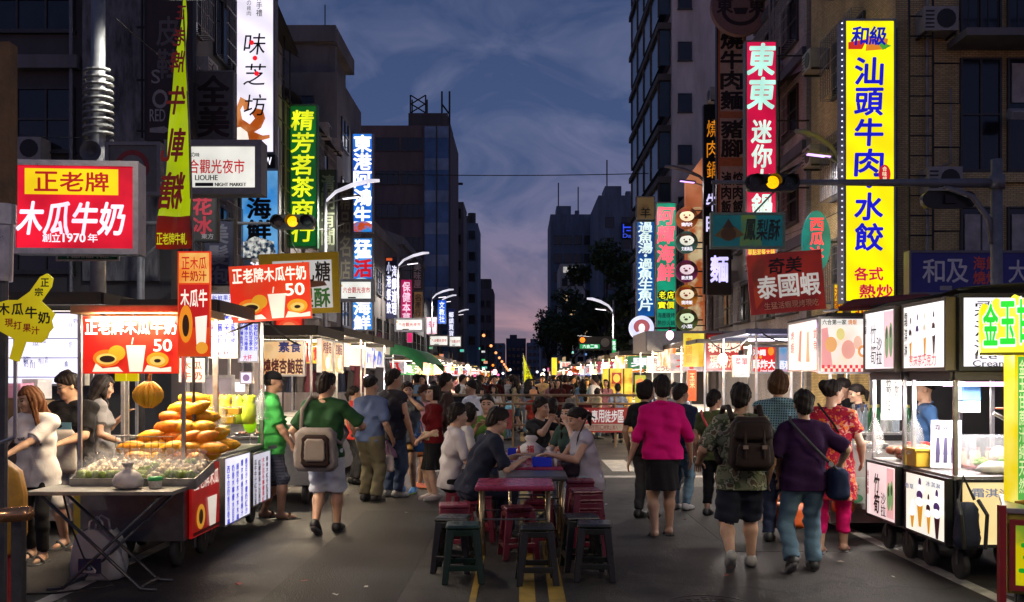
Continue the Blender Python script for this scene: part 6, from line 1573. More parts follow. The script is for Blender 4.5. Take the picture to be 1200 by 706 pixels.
for i in range(4):
	for j in range(10):
		u_, v_ = -.43+j*.096+q.uniform(-.012, .012), -.17+i*.11
		p = Vector((-3.09, 7.72, .80))+(Mt @ Vector((u_, v_, .012)))
		pr = proto[min(i, 2) if q.random() < .7 else q.randrange(3)]
		pr[0].scale = (1.3, 1.3, 1.35)
		if not pr[2]: pr[0].location = p; pr[2] = True; pr[0].rotation_euler.z = q.uniform(0, 6)
		else: dup(pr[0], pr[1], p, q.uniform(0, 6))
for pr in proto:
	if not pr[2]: pr[0].location = Vector((-3.5, 7.9, .86))
# wire rack in front of the papayas
r = thing('wire_basket', 'thin steel wire basket standing before the papaya pile', 'wire basket', (-3.2, 7.98, .87))
mb = MB()
for k in range(9): mb.tube([(-.24+k*.06, 0, 0), (-.24+k*.06, 0, .26)], .003, 4)
for k in range(6): mb.tube([(-.24, 0, k*.052), (.24, 0, k*.052)], .003, 4); mb.tube([(-.24, 0, k*.052), (-.24, .3, k*.052)], .003, 4)
obj('wires', mb, DSTEEL, r)
for i, (px, lb) in enumerate(((142, 'yellow price tag bag hung under the red papaya board, beside the steel post'), (156, 'second yellow price tag bag hung under the red papaya board'))):
	r = thing('yellow_bag', lb, 'bag', at(px, 447, 7.9)); mb = MB(); mb.b2((-.045, -.02, 0), (.045, .02, .10)); mb.tube([(0, 0, .1), (0, 0, .14)], .004, 5); obj('bag', mb, G('e8d800', .7), r, .015)  # bag brightness painted in as glow, no lamp inside
# folding table
r = thing('folding_table', 'worn folding table with crossed tube legs before the papaya cart', 'table', (-3.2, 7.35, 0))
mb = MB(); mb.b2((-.57, -.22, .735), (.55, .20, .765)); obj('table_top', mb, plain((.22, .21, .19), .5, .3, .35, 5, .1, 'worn_board'), r, .004)
for y in (-.18, .16):
	for s_ in (-1, 1):
		mb = MB(); mb.tube([(s_*.46, y+.008*s_, .735), (-s_*.30, y+.008*s_, .02), (-s_*.42, y+.008*s_, .012)], .013, 6); obj('leg', mb, DSTEEL, r, smooth=True)
mb = MB(); mb.tube([(-.30, -.18, .03), (-.30, .16, .03)], .012, 6); mb.tube([(.30, -.18, .03), (.30, .16, .03)], .012, 6); obj('cross_bar', mb, DSTEEL, r)
def tub(label, x, y, z, ra, h_, mat, lid=None, cont=None, name='food_tub'):
	t = thing(name, label, 'tub', (x, y, z))
	mb = MB(); mb.lathe([(ra*.82, 0), (ra*.85, .004), (ra, h_), (ra*.94, h_), (ra*.8, .01), (.001, .01)], n=18); obj('tub', mb, mat, t, smooth=True)
	if cont: mb = MB(); mb.lathe([(.001, h_*.8), (ra*.5, h_*.95), (ra*.85, h_*.72), (ra*.8, h_*.3)], n=16); obj('contents', mb, cont, t, smooth=True)
	if lid: mb = MB(); mb.lathe([(.001, h_+.02), (ra*.9, h_+.018), (ra*1.03, h_+.002), (ra*1.03, h_-.01)], n=18); obj('lid', mb, lid, t, smooth=True)
tub('clear round tub with brown sweets and a green lid on the folding table', -2.86, 7.35, .767, .055, .07, glass((.9, .85, .7), .2, .5), plain((.03, .35, .08), .4), plain((.25, .13, .05), .6))
t = thing('plastic_bag', 'white knotted plastic bag of food on the folding table', 'bag', (-3.06, 7.32, .767))
mb = MB(); mb.smooth = True; n = 16; vs = []
prof = [(.05, 0), (.105, .015), (.115, .06), (.095, .11), (.05, .14), (.02, .15), (.035, .18), (.05, .2)]
mb.add([(math.cos(2*PI*c/n)*a*(1+.12*math.sin(c*2.3+i)), math.sin(2*PI*c/n)*a*(1+.12*math.cos(c*3.1+i)), z) for i, (a, z) in enumerate(prof) for c in range(n)], [(i*n+c, i*n+(c+1) % n, (i+1)*n+(c+1) % n, (i+1)*n+c) for i in range(len(prof)-1) for c in range(n)])
obj('bag', mb, plain((.62, .55, .5), .35, 0, .2, 14, .2, 'plastic_film'), t)
# shopping bag on the ground
t = thing('shopping_bag', 'large pale shopping bag with a dark emblem panel under the folding table', 'bag', (-3.42, 7.62, 0))
mb = MB(); mb.smooth = True; n = 28
prof = [(.16, 0.0), (.20, .015), (.21, .12), (.20, .25), (.175, .33), (.13, .40)]
def sq_(t): c, s_ = math.cos(t), math.sin(t); return math.copysign(abs(c)**.5, c), math.copysign(abs(s_)**.5, s_)*.55
mb.add([(sq_(2*PI*c/n)[0]*a*(1+.04*math.sin(c*1.9+i*2)), sq_(2*PI*c/n)[1]*a*(1+.09*math.sin(c*2.7+i*1.1)), z+.012*math.sin(c*1.3)*(i > 3)) for i, (a, z) in enumerate(prof) for c in range(n)], [(i*n+c, i*n+(c+1) % n, (i+1)*n+(c+1) % n, (i+1)*n+c) for i in range(len(prof)-1) for c in range(n)])
obj('bag', mb, plain((.42, .41, .40), .5, 0, .12, 5, .3, 'plastic_sheet', bscale=12), t)
mb = MB(); mb.b2((-.10, -.152, .07), (.08, -.140, .19)); obj('emblem_panel', mb, plain((.03, .03, .08), .5), t)
mb = MB()
P = [(0, .165), (.05, .09), (-.05, .09)]
for a, b in zip(P, P[1:]+P[:1]): mb.tube([(a[0]-.01, -.156, a[1]), (b[0]-.01, -.156, b[1])], .008, 5)
mb.ball((-.01, -.156, .115), .014, 8, 5); mb.b2((-.06, -.157, .076), (.04, -.153, .082)); obj('emblem', mb, plain((.5, .48, .46), .5), t)
for y in (-.06, .06):
	mb = MB(); mb.tube([(-.06, y, .38), (-.05, y, .47), (0, y*.6, .51), (.05, y, .47), (.06, y, .38)], .008, 6); obj('handle', mb, WHITE, t, smooth=True)
mb = MB(); mb.tube([(-3.55, 7.28, .74), (-3.45, 7.2, .5), (-3.35, 7.2, .25), (-3.1, 7.15, .05), (-3.5, 7.05, .012), (-4.1, 7.0, .012)], .008, 6); tag(obj('cable', mb, CABLE, smooth=True), 'black power cable trailing from the folding table over the ground', 'cable')
# near edge of the next stall
r = thing('rail_stand', 'shiny copper coloured rail on a dark post at the near corner', 'rail', (-3.14, 5.85, 0))
mb = MB(); mb.tube([(-.45, .05, .74), (.13, -.1, .80)], .045, 14); obj('rail', mb, plain((.62, .33, .16), .22, .9, .2, 10, .05, 'copper'), r, smooth=True)
mb = MB(); mb.b2((-.02, -.03, 0), (.045, .03, .745)); obj('post', mb, DSTEEL, r)
mb = MB(); mb.smooth = True; n = 40
prof = [(.08, 0), (.20, .03), (.23, .15), (.23, .42), (.20, .58), (.12, .66), (.001, .68)]
mb.add([(math.cos(2*PI*c/n)*a*(1+.07*math.cos(c*PI/2)), math.sin(2*PI*c/n)*a*(1+.07*math.cos(c*PI/2)), z) for a, z in prof for c in range(n)], [(i*n+c, i*n+(c+1) % n, (i+1)*n+(c+1) % n, (i+1)*n+c) for i in range(len(prof)-1) for c in range(n)])
o = obj('fruit_sack', mb, plain((.55, .27, .02), .5, 0, .3, 6, .1, 'sack_film')); o.location = (-3.66, 6.45, .40); tag(o, 'ribbed yellow sack of fruit behind the copper rail', 'sack')
mb = MB(); mb.b2((-3.95, 6.2, .0), (-3.52, 6.7, .398)); tag(obj('crate', mb, plain((.35, .02, .02), .5), bevel=.02), 'red plastic crate under the ribbed yellow sack', 'crate')
mb = MB(); mb.b2((-.1, 0, 0), (.1, .02, .62)); o = obj('notice_board', mb, plain((.52, .40, .04), .5)); o.location = (-3.75, 8.1, .1); o.rotation_euler.z = .2; tag(o, 'upright yellow board standing behind the woman at the counter', 'board')
# back stall with the white scribbled header
bs = cart('drink stall with a white header board of blue drawings behind the papaya sellers', -6.6, -4.55, 10.0, 11.2, .1, .95, 2.45, wheels=False, light=34, lcol=(1, .95, .98), body=plain((.30, .27, .25), .5), name='food_stall')
q = random.Random(3)
it = []
for k in range(3):
	y = 26+k*26
	it.append(('b', 4, y+10, 96, y+11.2, G('404090', .5)))
for k in range(26):
	x, y = q.uniform(3, 92), q.choice((16, 42, 68))+q.uniform(-6, 6)
	it.append(('c', q.choice('牛奶木瓜茶汁魚人山川'), x, y-5, q.uniform(3, 7), q.uniform(5, 9), G('4048a0', .5), .1, .0))
sign('lightbox_sign', 'long white stall header board covered with blue drawings and writing', (-4, 366, 102, 452), 10.0, G('f0ecff', 1.35), [(a[0], *[(v*1.06-4 if i == 0 else v) for i, v in enumerate(a[1:])]) if False else (('b', a[1]*1.06-4, 366+a[2]*.86, a[3]*1.06-4, 366+a[4]*.86, a[5]) if a[0] == 'b' else ('c', a[1], a[2]*1.06-4, 366+max(a[3], 1)*.86, a[4], a[5], a[6], a[7], a[8])) for a in it], .12, STEEL, .02)
for i, (x0, y0, x1, y1, D, col, lb) in enumerate(((0, 468, 24, 520, 9.3, (.16, .10, .05), 'brown cardboard box with pale lettering on the drink stall'), (26, 470, 46, 530, 9.5, (.14, .09, .045), 'plain brown cardboard box behind the woman at the counter'), (4, 450, 24, 467, 9.35, (.75, .35, .55), 'pink box resting on the cardboard boxes'), (0, 520, 44, 575, 9.4, (.10, .085, .07), 'dark wooden box under the cardboard boxes'), (26, 445, 44, 468, 9.6, (.6, .6, .62), 'white box beside the pink box'))):
	X, Y, Z = at((x0+x1)/2, y1, D); w_, h_ = (x1-x0)*D/FP, (y1-y0)*D/FP
	t = thing('cardboard_box' if i in (0, 1) else 'box', lb, 'box', (X, Y, Z)); mb = MB(); mb.b2((-w_/2, 0, 0), (w_/2, .3, h_)); obj('box', mb, plain(col, .7, 0, .15, 6, .05), t, .006)
	mb = MB(); mb.b2((-w_/2-.004, -.004, h_*.86), (w_/2+.004, .304, h_+.004)); obj('lid', mb, plain(tuple(c*1.15 for c in col), .7), t)
	if i == 0: mb = MB(); row(mb, '飲料', -w_*.3, w_*.35, h_*.1, h_*.35, -.006, .05); obj('lettering', mb, WHITE, t)
# second fruit stall with lit menus
c2 = cart('fruit juice cart with two glowing menu panels and yellow boxes of fruit', -3.8, -2.92, 9.0, 10.7, .22, .88, 2.3, light=90, lcol=(1, .84, .66), name='fruit_cart', overhang=.02)
for (y0, y1, h_, z0, cc, lb, n_, sd) in ((9.0, 9.85, .66, .20, '2838d8', 'glowing white menu panel of blue writing on the fruit juice cart', 5, 1), (9.95, 10.65, .56, .26, '201818', 'dimmer menu panel of dark and red writing on the fruit juice cart', 4, 2)):
	q = random.Random(sd); it = []
	for k in range(n_):
		it.append(('c', ''.join(q.choice('木瓜牛奶西紅茶綠豆沙冬汁檸檬百香果') for _ in range(8)), 12+k*(78/n_), 6+q.uniform(0, 6), 60/n_*.75, 8, G(cc if k != n_-2 or sd == 1 else 'c03040', .7), .1, .04))
	sign('menu_lightbox', lb, (0, 0, 92, 80), 9, G('e8e4f4', 1.15 if sd == 1 else .75), it, .06, STEEL, .012, w=y1-y0, h=h_, rz=PI/2, loc=(-2.87, (y0+y1)/2, z0))
q = random.Random(12)
YB = [plain((.75, .50, .02), .4, 0, .2, 8), plain((.78, .42, .04), .4, 0, .2, 8), plain((.70, .60, .08), .4, 0, .2, 8)]
for k in range(20):
	t = thing('fruit_box', 'small clear box of yellow cut fruit on the fruit juice cart', 'fruit box', (-3.5+(k % 4)*.15, 9.15+(k//4)*.22, .90+(k//4)*.085), q.uniform(-.2, .2), 'boxes of yellow cut fruit')
	mb = MB(); mb.b2((-.06, -.09, 0), (.06, .09, .07)); obj('box', mb, YB[k % 3], t, .01); mb = MB(); mb.b2((-.063, -.093, .071), (.063, .093, .08)); obj('lid', mb, glass((1, 1, .9), .1, .4), t)
for k in range(5):
	t = thing('fruit_bag', ('tall yellow bag of fruit slices', 'orange bag of fruit slices', 'yellow bag of mango', 'green and yellow bag of fruit', 'lime yellow bag')[k]+' leaning at the back of the fruit juice cart', 'bag of fruit', (-3.5+k*.13, 10.3+.05*(k % 2), 1.12), .2*k)
	mb = MB(); mb.smooth = True; n = 14; mb.add([(math.cos(2*PI*c/n)*a*(1+.16*math.sin(c*2.3+j+k)), math.sin(2*PI*c/n)*a*.6*(1+.2*math.cos(c*3.1+j)), z+.02*math.sin(c*1.7+k)*(j > 3)) for j, (a, z) in enumerate([(.05, 0), (.08, .03), (.085, .12), (.08, .2), (.055, .25), (.075, .30), (.03, .31)]) for c in range(n)], [(j*n+c, j*n+(c+1) % n, (j+1)*n+(c+1) % n, (j+1)*n+c) for j in range(6) for c in range(n)]); obj('bag', mb, [YB[0], plain((.75, .25, .02), .4), YB[1], plain((.45, .6, .05), .4), plain((.6, .75, .05), .4)][k], t)
sign('lightbox_sign', 'round white lamp sign hung between the fruit juice cart and the grill', (283, 436, 297, 450), 10.9, G('e8e0ff', 1.2), [('e', 290, 443, 4, 4, G('a080b0', .6))], .1, STEEL, .01)
sign('notice_sign', 'white glowing notice inside the fruit juice cart', (273, 445, 291, 462), 10.9, G('fff4ff', 1.4), [], .03, STEEL)
sign('board', 'lilac grey back board of the fruit juice cart', (238, 440, 275, 474), 11.2, plain((.30, .27, .34), .5), [], .03, STEEL)
t = thing('gas_lighter_toy', 'lime green balloon tied to a thin stick by the cart', 'balloon', at(293, 512, 10.7)); mb = MB(); mb.ball((0, 0, .14), (.075, .075, .10), 14, 10); obj('balloon', mb, G('a8e810', .55), t, smooth=True); mb = MB(); mb.tube([(0, 0, .05), (0, 0, -.95)], .008, 6); obj('stick', mb, STEEL, t); t.name = 'balloon_on_stick'  # balloon given a painted glow, it holds no lamp
# vegetarian grill
g1 = cart('vegetarian grill cart with an orange header and a dark roof', -3.75, -2.66, 12.0, 13.7, .25, .88, 2.22, light=120, lcol=(1, .80, .54), tube=G('ffe8c0', 5), overhang=.06, body=plain((.35, .35, .36), .4, .4, .2, 4, .05))
sign('lightbox_sign', 'orange grill header with blue and dark red characters', (306, 399, 358, 441), 11.9, glow2(C('f0b878'), C('f8d8a8'), .95, 1.5), [('r', '素食', 328, 354, 401, 413, G('203080', .5), .05), ('r', '燒烤杏鮑菇', 310, 356, 421, 438, G('601018', .5), .05), ('e', 316, 408, 6, 5, G('f0c890', .8))], .10, STEEL, .02)
for y0, y1, lb, t2 in ((12.1, 12.85, 'orange picture panel on the street side of the grill header', '烤香菇'), (12.95, 13.6, 'second orange picture panel on the street side of the grill header', '杏鮑菇')):
	sign('lightbox_sign', lb, (0, 0, 60, 48), 12, glow2(C('f0a050'), C('fff0d8'), .95, 2.5), [('r', t2, 8, 50, 4, 20, G('801818', .6), .04), ('e', 32, 34, 12, 9, G('fff4e0', 1.1))], .06, STEEL, .02, w=y1-y0, h=.44, rz=PI/2, loc=(-2.6, (y0+y1)/2, 1.70))
q = random.Random(2)
for k in range(12):
	t = thing('food_tray', 'small tray of skewers on the grill counter', 'food tray', (-3.6+(k % 4)*.24, 12.15+(k//4)*.45, .885), 0, 'trays of skewers on the grill'); mb = MB(); mb.lathe([(.09, 0), (.11, .03), (.105, .03), (.085, .008), (.001, .008)], n=14); obj('tray', mb, TOPS, t); mb = MB(); mb.smooth = True
	for j in range(5): mb.ball((-.05+j*.025, q.uniform(-.04, .04), .03), (.02, .035, .018), 7, 5)
	obj('skewers', mb, plain(q.choice(((.45, .2, .06), (.6, .4, .2), (.3, .08, .03))), .5), t)
# clothes stall
c3 = cart('clothes stall with a white and green canopy and rows of hanging clothes', -6.4, -2.9, 21.5, 26.5, .1, .7, 2.22, wheels=False, light=20, lcol=(.9, .85, 1), name='market_stall', canopy=plain((.50, .50, .44), .6, 0, .15, 3, .05), overhang=.0, rh=.12)
mb = MB(); mb.sheet([[(-2.95+.75*a, y, 1.80+.58*math.sin(PI*(.4+.5*a))-.22*b) for a in [k/8 for k in range(9)]] for y, b in ((21.2, 1), (21.25, 0), (27, 0), (27, 1))]); tag(obj('green_awning', mb, plain((.02, .16, .04), .6, 0, .2, 4), smooth=True), 'green rounded awning beside the white canopy of the clothes stall', 'awning')
GM = [plain(c, .8, 0, .2, 6, .1, 'garment') for c in ((.02, .02, .03), (.05, .05, .06), (.03, .04, .08), (.08, .07, .07), (.10, .02, .03))]
def garment(r_):
	mb = MB(); mb.smooth = True; w_ = .2
	for s_ in (-1, 1):
		mb.sheet([[(x*w_*(1+.12*t), s_*(.03+.015*math.sin(x*9+t*4)), 1.75-t*.75) for x in (-1, -.5, 0, .5, 1)] for t in (0, .3, .6, 1)])
	for s_ in (-1, 1): mb.tube([(s_*.19, 0, 1.74), (s_*.30, 0, 1.5)], [.05, .06], 7)
	return mb
gp = None
q = random.Random(4)
for i in range(24):
	x = -5.6+(i % 12)*.22; y = 21.4+(i//12)*.5
	if gp is None or i < 5: o = obj('hanging_garment', garment(i), GM[i % 5]); gp = gp or []; gp.append(o)
	else: o = gp[i % 5].copy(); COL.objects.link(o)
	o.location = (x, y, .30 if i < 12 else .33); o.rotation_euler.z = q.uniform(.8, 1.6)
	tag(o, ('black', 'charcoal', 'navy', 'grey', 'dark red')[i % 5]+' garment hanging on the rail of the clothes stall', 'garment', 'garments hanging in the clothes stall')
mb = MB(); mb.tube([(-5.8, 21.4, 2.08), (-2.9, 21.4, 2.08)], .015, 6); mb.tube([(-5.8, 21.9, 2.1), (-2.9, 21.9, 2.1)], .015, 6); obj('rail', mb, STEEL, c3).location = -c3.location
bulb('white violet bulb hanging before the dark clothes stall', gx(430, 19), 19, gz(444, 19), 60, (.95, .85, 1), G('f4e4ff', 6), .07, 1.0)
# rows of smaller stalls far down both sides
HD = ['e84020', 'f0c020', 'f8e0e0', '20a060', 'f08020', 'd02060', 'f0f0ff', '3060d0']
TX = ['滷味', '果汁', '海鮮粥', '烤魷魚', '臭豆腐', '鹽酥雞', '木瓜', '土魠魚']
q = random.Random(21)
names = ['red', 'yellow', 'pink white', 'green', 'orange', 'magenta', 'white', 'blue']
k = 0
for side, Ds in ((-1, (14.9, 17.9, 29, 34, 40, 47, 56, 68, 82, 100)), (1, (20.5, 28, 33, 39, 46, 55, 66, 80, 98))):
	for D in Ds:
		xi = side*(3.1 if D > 24 else 3.7 if side > 0 else 2.95); xo = side*5.0
		col = HD[k % 8]
		lb = 'distant food cart with a glowing %s header for %s, %s' % (names[k % 8], ('braised food', 'juice', 'porridge', 'squid', 'tofu', 'chicken', 'papaya', 'fish')[(k*3+k//16) % 8], 'beside the papaya row' if side < 0 else 'beside the shrimp row')
		c = cart(lb, min(xi, xo), max(xi, xo), D, D+2.6, .1, .9, 2.35, wheels=False, light=170, lcol=(1, .77, .52), tube=G('ffe8c8', 6), group='distant food carts', body=plain((.30, .12, .08) if k % 2 else (.3, .3, .3), .5))
		hw_, hz_ = q.uniform(.45, .9), q.uniform(1.72, 1.95); hx_ = q.uniform(-.2, .3)*-side
		mb = MB(); mb.b2((hx_-hw_, -1.42, hz_), (hx_+hw_, -1.36, hz_+.38)); obj('header', mb, glow2(C(col), tuple(a*.45 for a in C(col)), .85, 2.5), c)
		mb = MB(); row(mb, TX[(k*3+k//16) % 8], hx_-hw_*.85, hx_+hw_*.85, hz_+.06, hz_+.32, -1.425, .1, .04); obj('lettering', mb, WL if names[k % 8] not in ('white', 'pink white', 'yellow') else REDI, c)
		mb = MB(); mb.b2((-side*.98, -1.2, .3), (-side*.95, 1.2, .84)); obj('side_panel', mb, glow2(C('fff0d0'), C(col), .8, 3), c)
		mb = MB(); z_ = q.uniform(1.75, 1.9); mb.b2((-side*1.0, -1.25, z_), (-side*.95, .1, z_+.4)); mb.b2((-side*1.0, .15, z_+.03), (-side*.95, 1.25, z_+.36)); obj('side_header', mb, glow2(C('fff4e0'), C(HD[(k*5+2) % 8]), 1.05, 3.5), c)
		k += 1
# coloured lights and little signs far away
q = random.Random(33)
pal = ['ff3040', '20d070', 'ffd040', '40a0ff', 'ff60a0', 'ffffff', 'ff8020', '30e0c0']
cn = ['red', 'green', 'yellow', 'blue', 'pink', 'white', 'orange', 'turquoise']
for i in range(40):
	left = i < 26
	px = q.uniform(496, 572) if left else q.uniform(640, 742)
	py = 440-q.random()**1.4*38 if left else 438-q.random()**1.4*30
	D = q.uniform(66, 150) if left else q.uniform(62, 120)
	c = q.randrange(8); w_, h_ = q.choice(((4, 2.2), (2, 4.5), (4.5, 3), (6, 2.5), (2, 2.5)))
	x, y, z = at(px, py, D); mb = MB(); mb.b2((-w_*D/FP/2, -.1, 0), (w_*D/FP/2, .1, h_*D/FP));
	t = thing('distant_sign', 'tiny %s glowing shop sign far down the street' % cn[c], 'sign', (x, y, z), 0, 'tiny glowing signs far down the street')
	obj('lit_box', mb, glow2(C(pal[c]), tuple(.25*a+.25 for a in C(pal[c])), 1.0, 2.5), t); mb = MB(); mb.tube([(0, 0, h_*D/FP), (0, 0, h_*D/FP+.4)], .03, 4); obj('hanger', mb, BLACK, t)
for i in range(34):
	left = i < 22
	px = q.uniform(486, 600) if left else q.uniform(628, 735)
	py = q.uniform(424, 446)
	D = q.uniform(42, 120); c = q.choice((2, 6, 5, 4, 2, 5)); x, y, z = at(px, py, D)
	t = thing('distant_bulb', 'tiny %s bulb hanging over the distant stalls' % cn[c], 'lamp', (x, y, z), 0, 'tiny bulbs over the distant stalls')
	mb = MB(); mb.ball((0, 0, 0), 1.5*D/FP, 8, 6); obj('bulb', mb, G(pal[c], 2.2), t); mb = MB(); mb.tube([(0, 0, 1.4*D/FP), (0, 0, 1.4*D/FP+.5)], .02, 4); obj('cord', mb, BLACK, t)
for i in range(9):
	D = 130+i*32; x = -5.5; z = 7.5-.35*i
	t = thing('distant_lamp', 'orange street lamp dot in the line running to the vanishing point', 'street lamp', (x, D, 0), 0, 'far orange street lamps'); mb = MB(); mb.cyl((0, 0, 0), (0, 0, z), .1, n=5); obj('pole', mb, BLACK, t); mb = MB(); mb.ball((.4, 0, z), .22+.03*i, 8, 6); obj('lamp', mb, G('ffa060', 2.0), t)
# ------------------------------------------------------------------ stalls on the right of the road
LW = dict(light=46, lcol=(1, .93, .90))
ic = cart('ice cream cart with glowing picture panels on black casters', 3.44, 4.30, 7.45, 8.28, .28, .85, 1.66, canopy=plain((.06, .05, .05), .6), overhang=.0, rh=.02, tube=G('ffd0f4', 5), name='ice_cream_cart', light=42, lcol=(1, .9, .92), rad=.12)
bc = cart('bamboo shoot cart with a pink glowing panel on black casters', 3.40, 4.22, 8.34, 9.10, .28, .86, 1.66, canopy=plain((.06, .05, .05), .6), overhang=.0, rh=.02, tube=G('fff0e0', 5), light=40, name='food_cart', rad=.12)
def cone(x, y0, y1, top, cup, w_=3.4):
	"""soft ice in a cone for the picture panels"""
	ym = y0+(y1-y0)*.52
	return [('p', [(x-w_*.75, ym), (x+w_*.75, ym), (x+w_*.28, y1), (x-w_*.28, y1)], cup)]+[('e', x, y0+(ym-y0)*(.28+.24*j), w_*(.32+.2*j), (ym-y0)*.17, top if j % 2 == 0 else WL) for j in range(4)]
BR = G('402028', .5); CP = G('e8a030', .9); VI = G('503878', .6); PK = G('f0a0b8', .95); GRN = G('78a068', .9)
sign('lightbox_sign', 'lower ice cream panel with four soft ice cones on the street side', (0, 0, 66, 70), 8, glow2(C('fff4e0'), C('fffdf4'), 1.05, 1), cone(13, 30, 64, WL, CP, 5)+cone(27, 2, 60, VI, CP, 7)+cone(42, 18, 64, BR, CP, 4.5)+cone(56, 10, 66, VI, BR, 6.5)+[('r', '冰淇淋', 40, 62, 6, 12, G('8090b0', .7)), ('r', '香草', 6, 20, 14, 20, G('8090b0', .7))], .05, BLACK, .02, w=.80, h=.53, rz=-PI/2, loc=(3.415, 7.87, .295))
sign('lightbox_sign', 'lower bamboo shoot panel with brush characters on the street side of its cart', (0, 0, 70, 66), 8, glow2(C('ffd8d8'), C('fff0ec'), .95, 1.2), [('b', 0, 0, 8, 66, G('f8e8e4', .9)), ('c', '特級鮮', 4, 12, 5, 9, G('a03040', .7)), ('c', '竹筍', 26, 14, 13, 22, BKI, .05, .04, .1), ('c', '沙拉', 42, 34, 11, 13, BKI, .05, .02), ('b', 50, 4, 66, 60, G('f0b0b0', .9)), ('e', 55, 36, 4, 16, GRN), ('e', 62, 34, 4, 17, GRN), ('e', 55, 30, 2, 6, G('405838', .6)), ('e', 62, 28, 2, 6, G('405838', .6))], .05, BLACK, .02, w=.72, h=.53, rz=-PI/2, loc=(3.375, 8.72, .31))
sign('lightbox_sign', 'lower cream panel with one big ice cream cone on the camera side of the cart', (0, 0, 70, 62), 8, glow2(C('f8d890'), C('fff0c0'), .95, .8), [('r', '霜淇淋', 8, 36, 8, 16, G('8088a8', .7)), ('p', [(34, 42), (64, 42), (58, 60), (40, 60)], glow2(C('d88830'), C('f0b060'), .9, 9)), ('e', 49, 34, 15, 11, WL), ('e', 49, 24, 11, 8, WL), ('e', 50, 16, 6, 6, WL)], .05, BLACK, .02, w=.80, h=.53, loc=(3.86, 7.425, .295))
sign('lightbox_sign', 'upper ice cream header with pictures of cones on the street side', (0, 0, 66, 60), 8, glow2(C('fff6f0'), C('ffffff'), 1.2, 1), [('c', '霜淇淋', 6, 8, 5, 12, BKI, .15, .02)]+cone(14, 10, 52, BR, CP, 3)+cone(26, 8, 48, VI, WL, 3)+cone(38, 8, 48, G('e8d8c0', 1), CP, 3)+cone(52, 8, 46, BR, BR, 3.4)+[('r', '京抹茶巧克力', 16, 56, 46, 56, G('e05868', .9), .02)], .07, plain((.12, .09, .06), .5), .025, w=.86, h=.58, rz=-PI/2, loc=(3.41, 7.86, 1.69))
sign('lightbox_sign', 'upper bamboo shoot header with brush characters on the street side', (0, 0, 70, 66), 8, glow2(C('fff4f8'), C('ffffff'), 1.2, 1), [('c', '特級', 4, 8, 4, 8, BKI), ('c', '竹筍', 22, 16, 13, 20, BKI, .1, .0, .1), ('c', '沙拉', 36, 30, 12, 14, BKI, .05, .02), ('b', 46, 4, 68, 62, G('f8c8d0', 1.0)), ('e', 53, 36, 4, 17, GRN), ('e', 62, 34, 4, 18, GRN), ('e', 53, 27, 2, 6, G('405838', .6)), ('e', 62, 26, 2, 6, G('405838', .6))], .07, plain((.12, .09, .06), .5), .025, w=.76, h=.58, rz=-PI/2, loc=(3.37, 8.72, 1.69))
sign('lightbox_sign', 'white ice cream header with three vertical characters facing the camera', (0, 0, 40, 62), 8, G('f4f0ff', 1.25), [('c', '霜淇淋', 11, 6, 11, 13, BKI, .2, -.004), ('w', 'Ice', 6, 14, 48, 53, T('707090')), ('w', 'Cream', 5, 18, 54, 59, T('707090'))], .07, BLACK, .03, w=.84, h=.60, loc=(3.87, 7.42, 1.69))
q = random.Random(7)
r = thing('roof_sheet', 'dark tarpaulin roof with cables over the ice cream headers', 'roof sheet', (3.9, 8.2, 2.30)); mb = MB(); mb.sheet([[(x, y, .0+.06*math.sin(PI*(x+.6)/1.7)+.02*math.sin(y*5)) for x in (-.5, -.2, .2, .6, .9)] for y in (-.9, -.5, 0, .5, 1.0)]); obj('tarpaulin', mb, plain((.03, .028, .026), .7, 0, .3, 4, .2), r, smooth=True)
mb = MB(); mb.tube([(-.5, -.9, .02), (.2, -.5, .10), (.4, .2, .08), (.9, .9, .04)], .012, 5); mb.tube([(-.5, .9, .02), (0, .2, .1), (.8, -.8, .06)], .01, 5); obj('cable', mb, CABLE, r)
r = thing('rolled_umbrella', 'rolled dark red umbrella lying on the bamboo shoot header', 'umbrella', (3.6, 9.3, 2.29)); mb = MB(); mb.tube([(-.45, 0, .02), (-.3, 0, .06), (.2, .05, .10), (.45, .05, .13), (.55, .05, .12)], [.02, .06, .07, .05, .02], 10); obj('cloth', mb, plain((.09, .01, .015), .7, 0, .3, 9, .2), r, smooth=True); mb = MB(); mb.tube([(-.6, 0, .0), (.7, .06, .14)], .012, 6); obj('shaft', mb, STEEL, r)
# on the counters
r = thing('menu_stand', 'upright white menu board with cone pictures on the ice cream counter', 'menu board', (3.62, 8.0, .855), R(-28)); mb = MB(); M_ = Matrix.Rotation(R(-14), 4, 'X'); mb.box((0, 0, .21), (.24, .012, .42), M=M_); obj('board', mb, plain((.62, .62, .66), .4), r, .004)
mb = MB()
for k, c in enumerate((-.06, .0, .06)): mb.add([(c-.018, -.008, .12), (c+.018, -.008, .12), (c+.012, -.008, .27), (c-.012, -.008, .27)], [(0, 1, 2, 3)], M_); mb.add([(c-.014, -.009, .05), (c+.014, -.009, .05), (c+.016, -.009, .12), (c-.016, -.009, .12)], [(0, 1, 2, 3)], M_)
obj('printed_picture', mb, plain((.06, .05, .12), .5), r)
mb = MB(); row(mb, '霜淇淋', -.09, .07, .33, .38, -.008); mb.v = [tuple(M_ @ Vector(v)) for v in mb.v]; obj('lettering', mb, T('302838'), r)
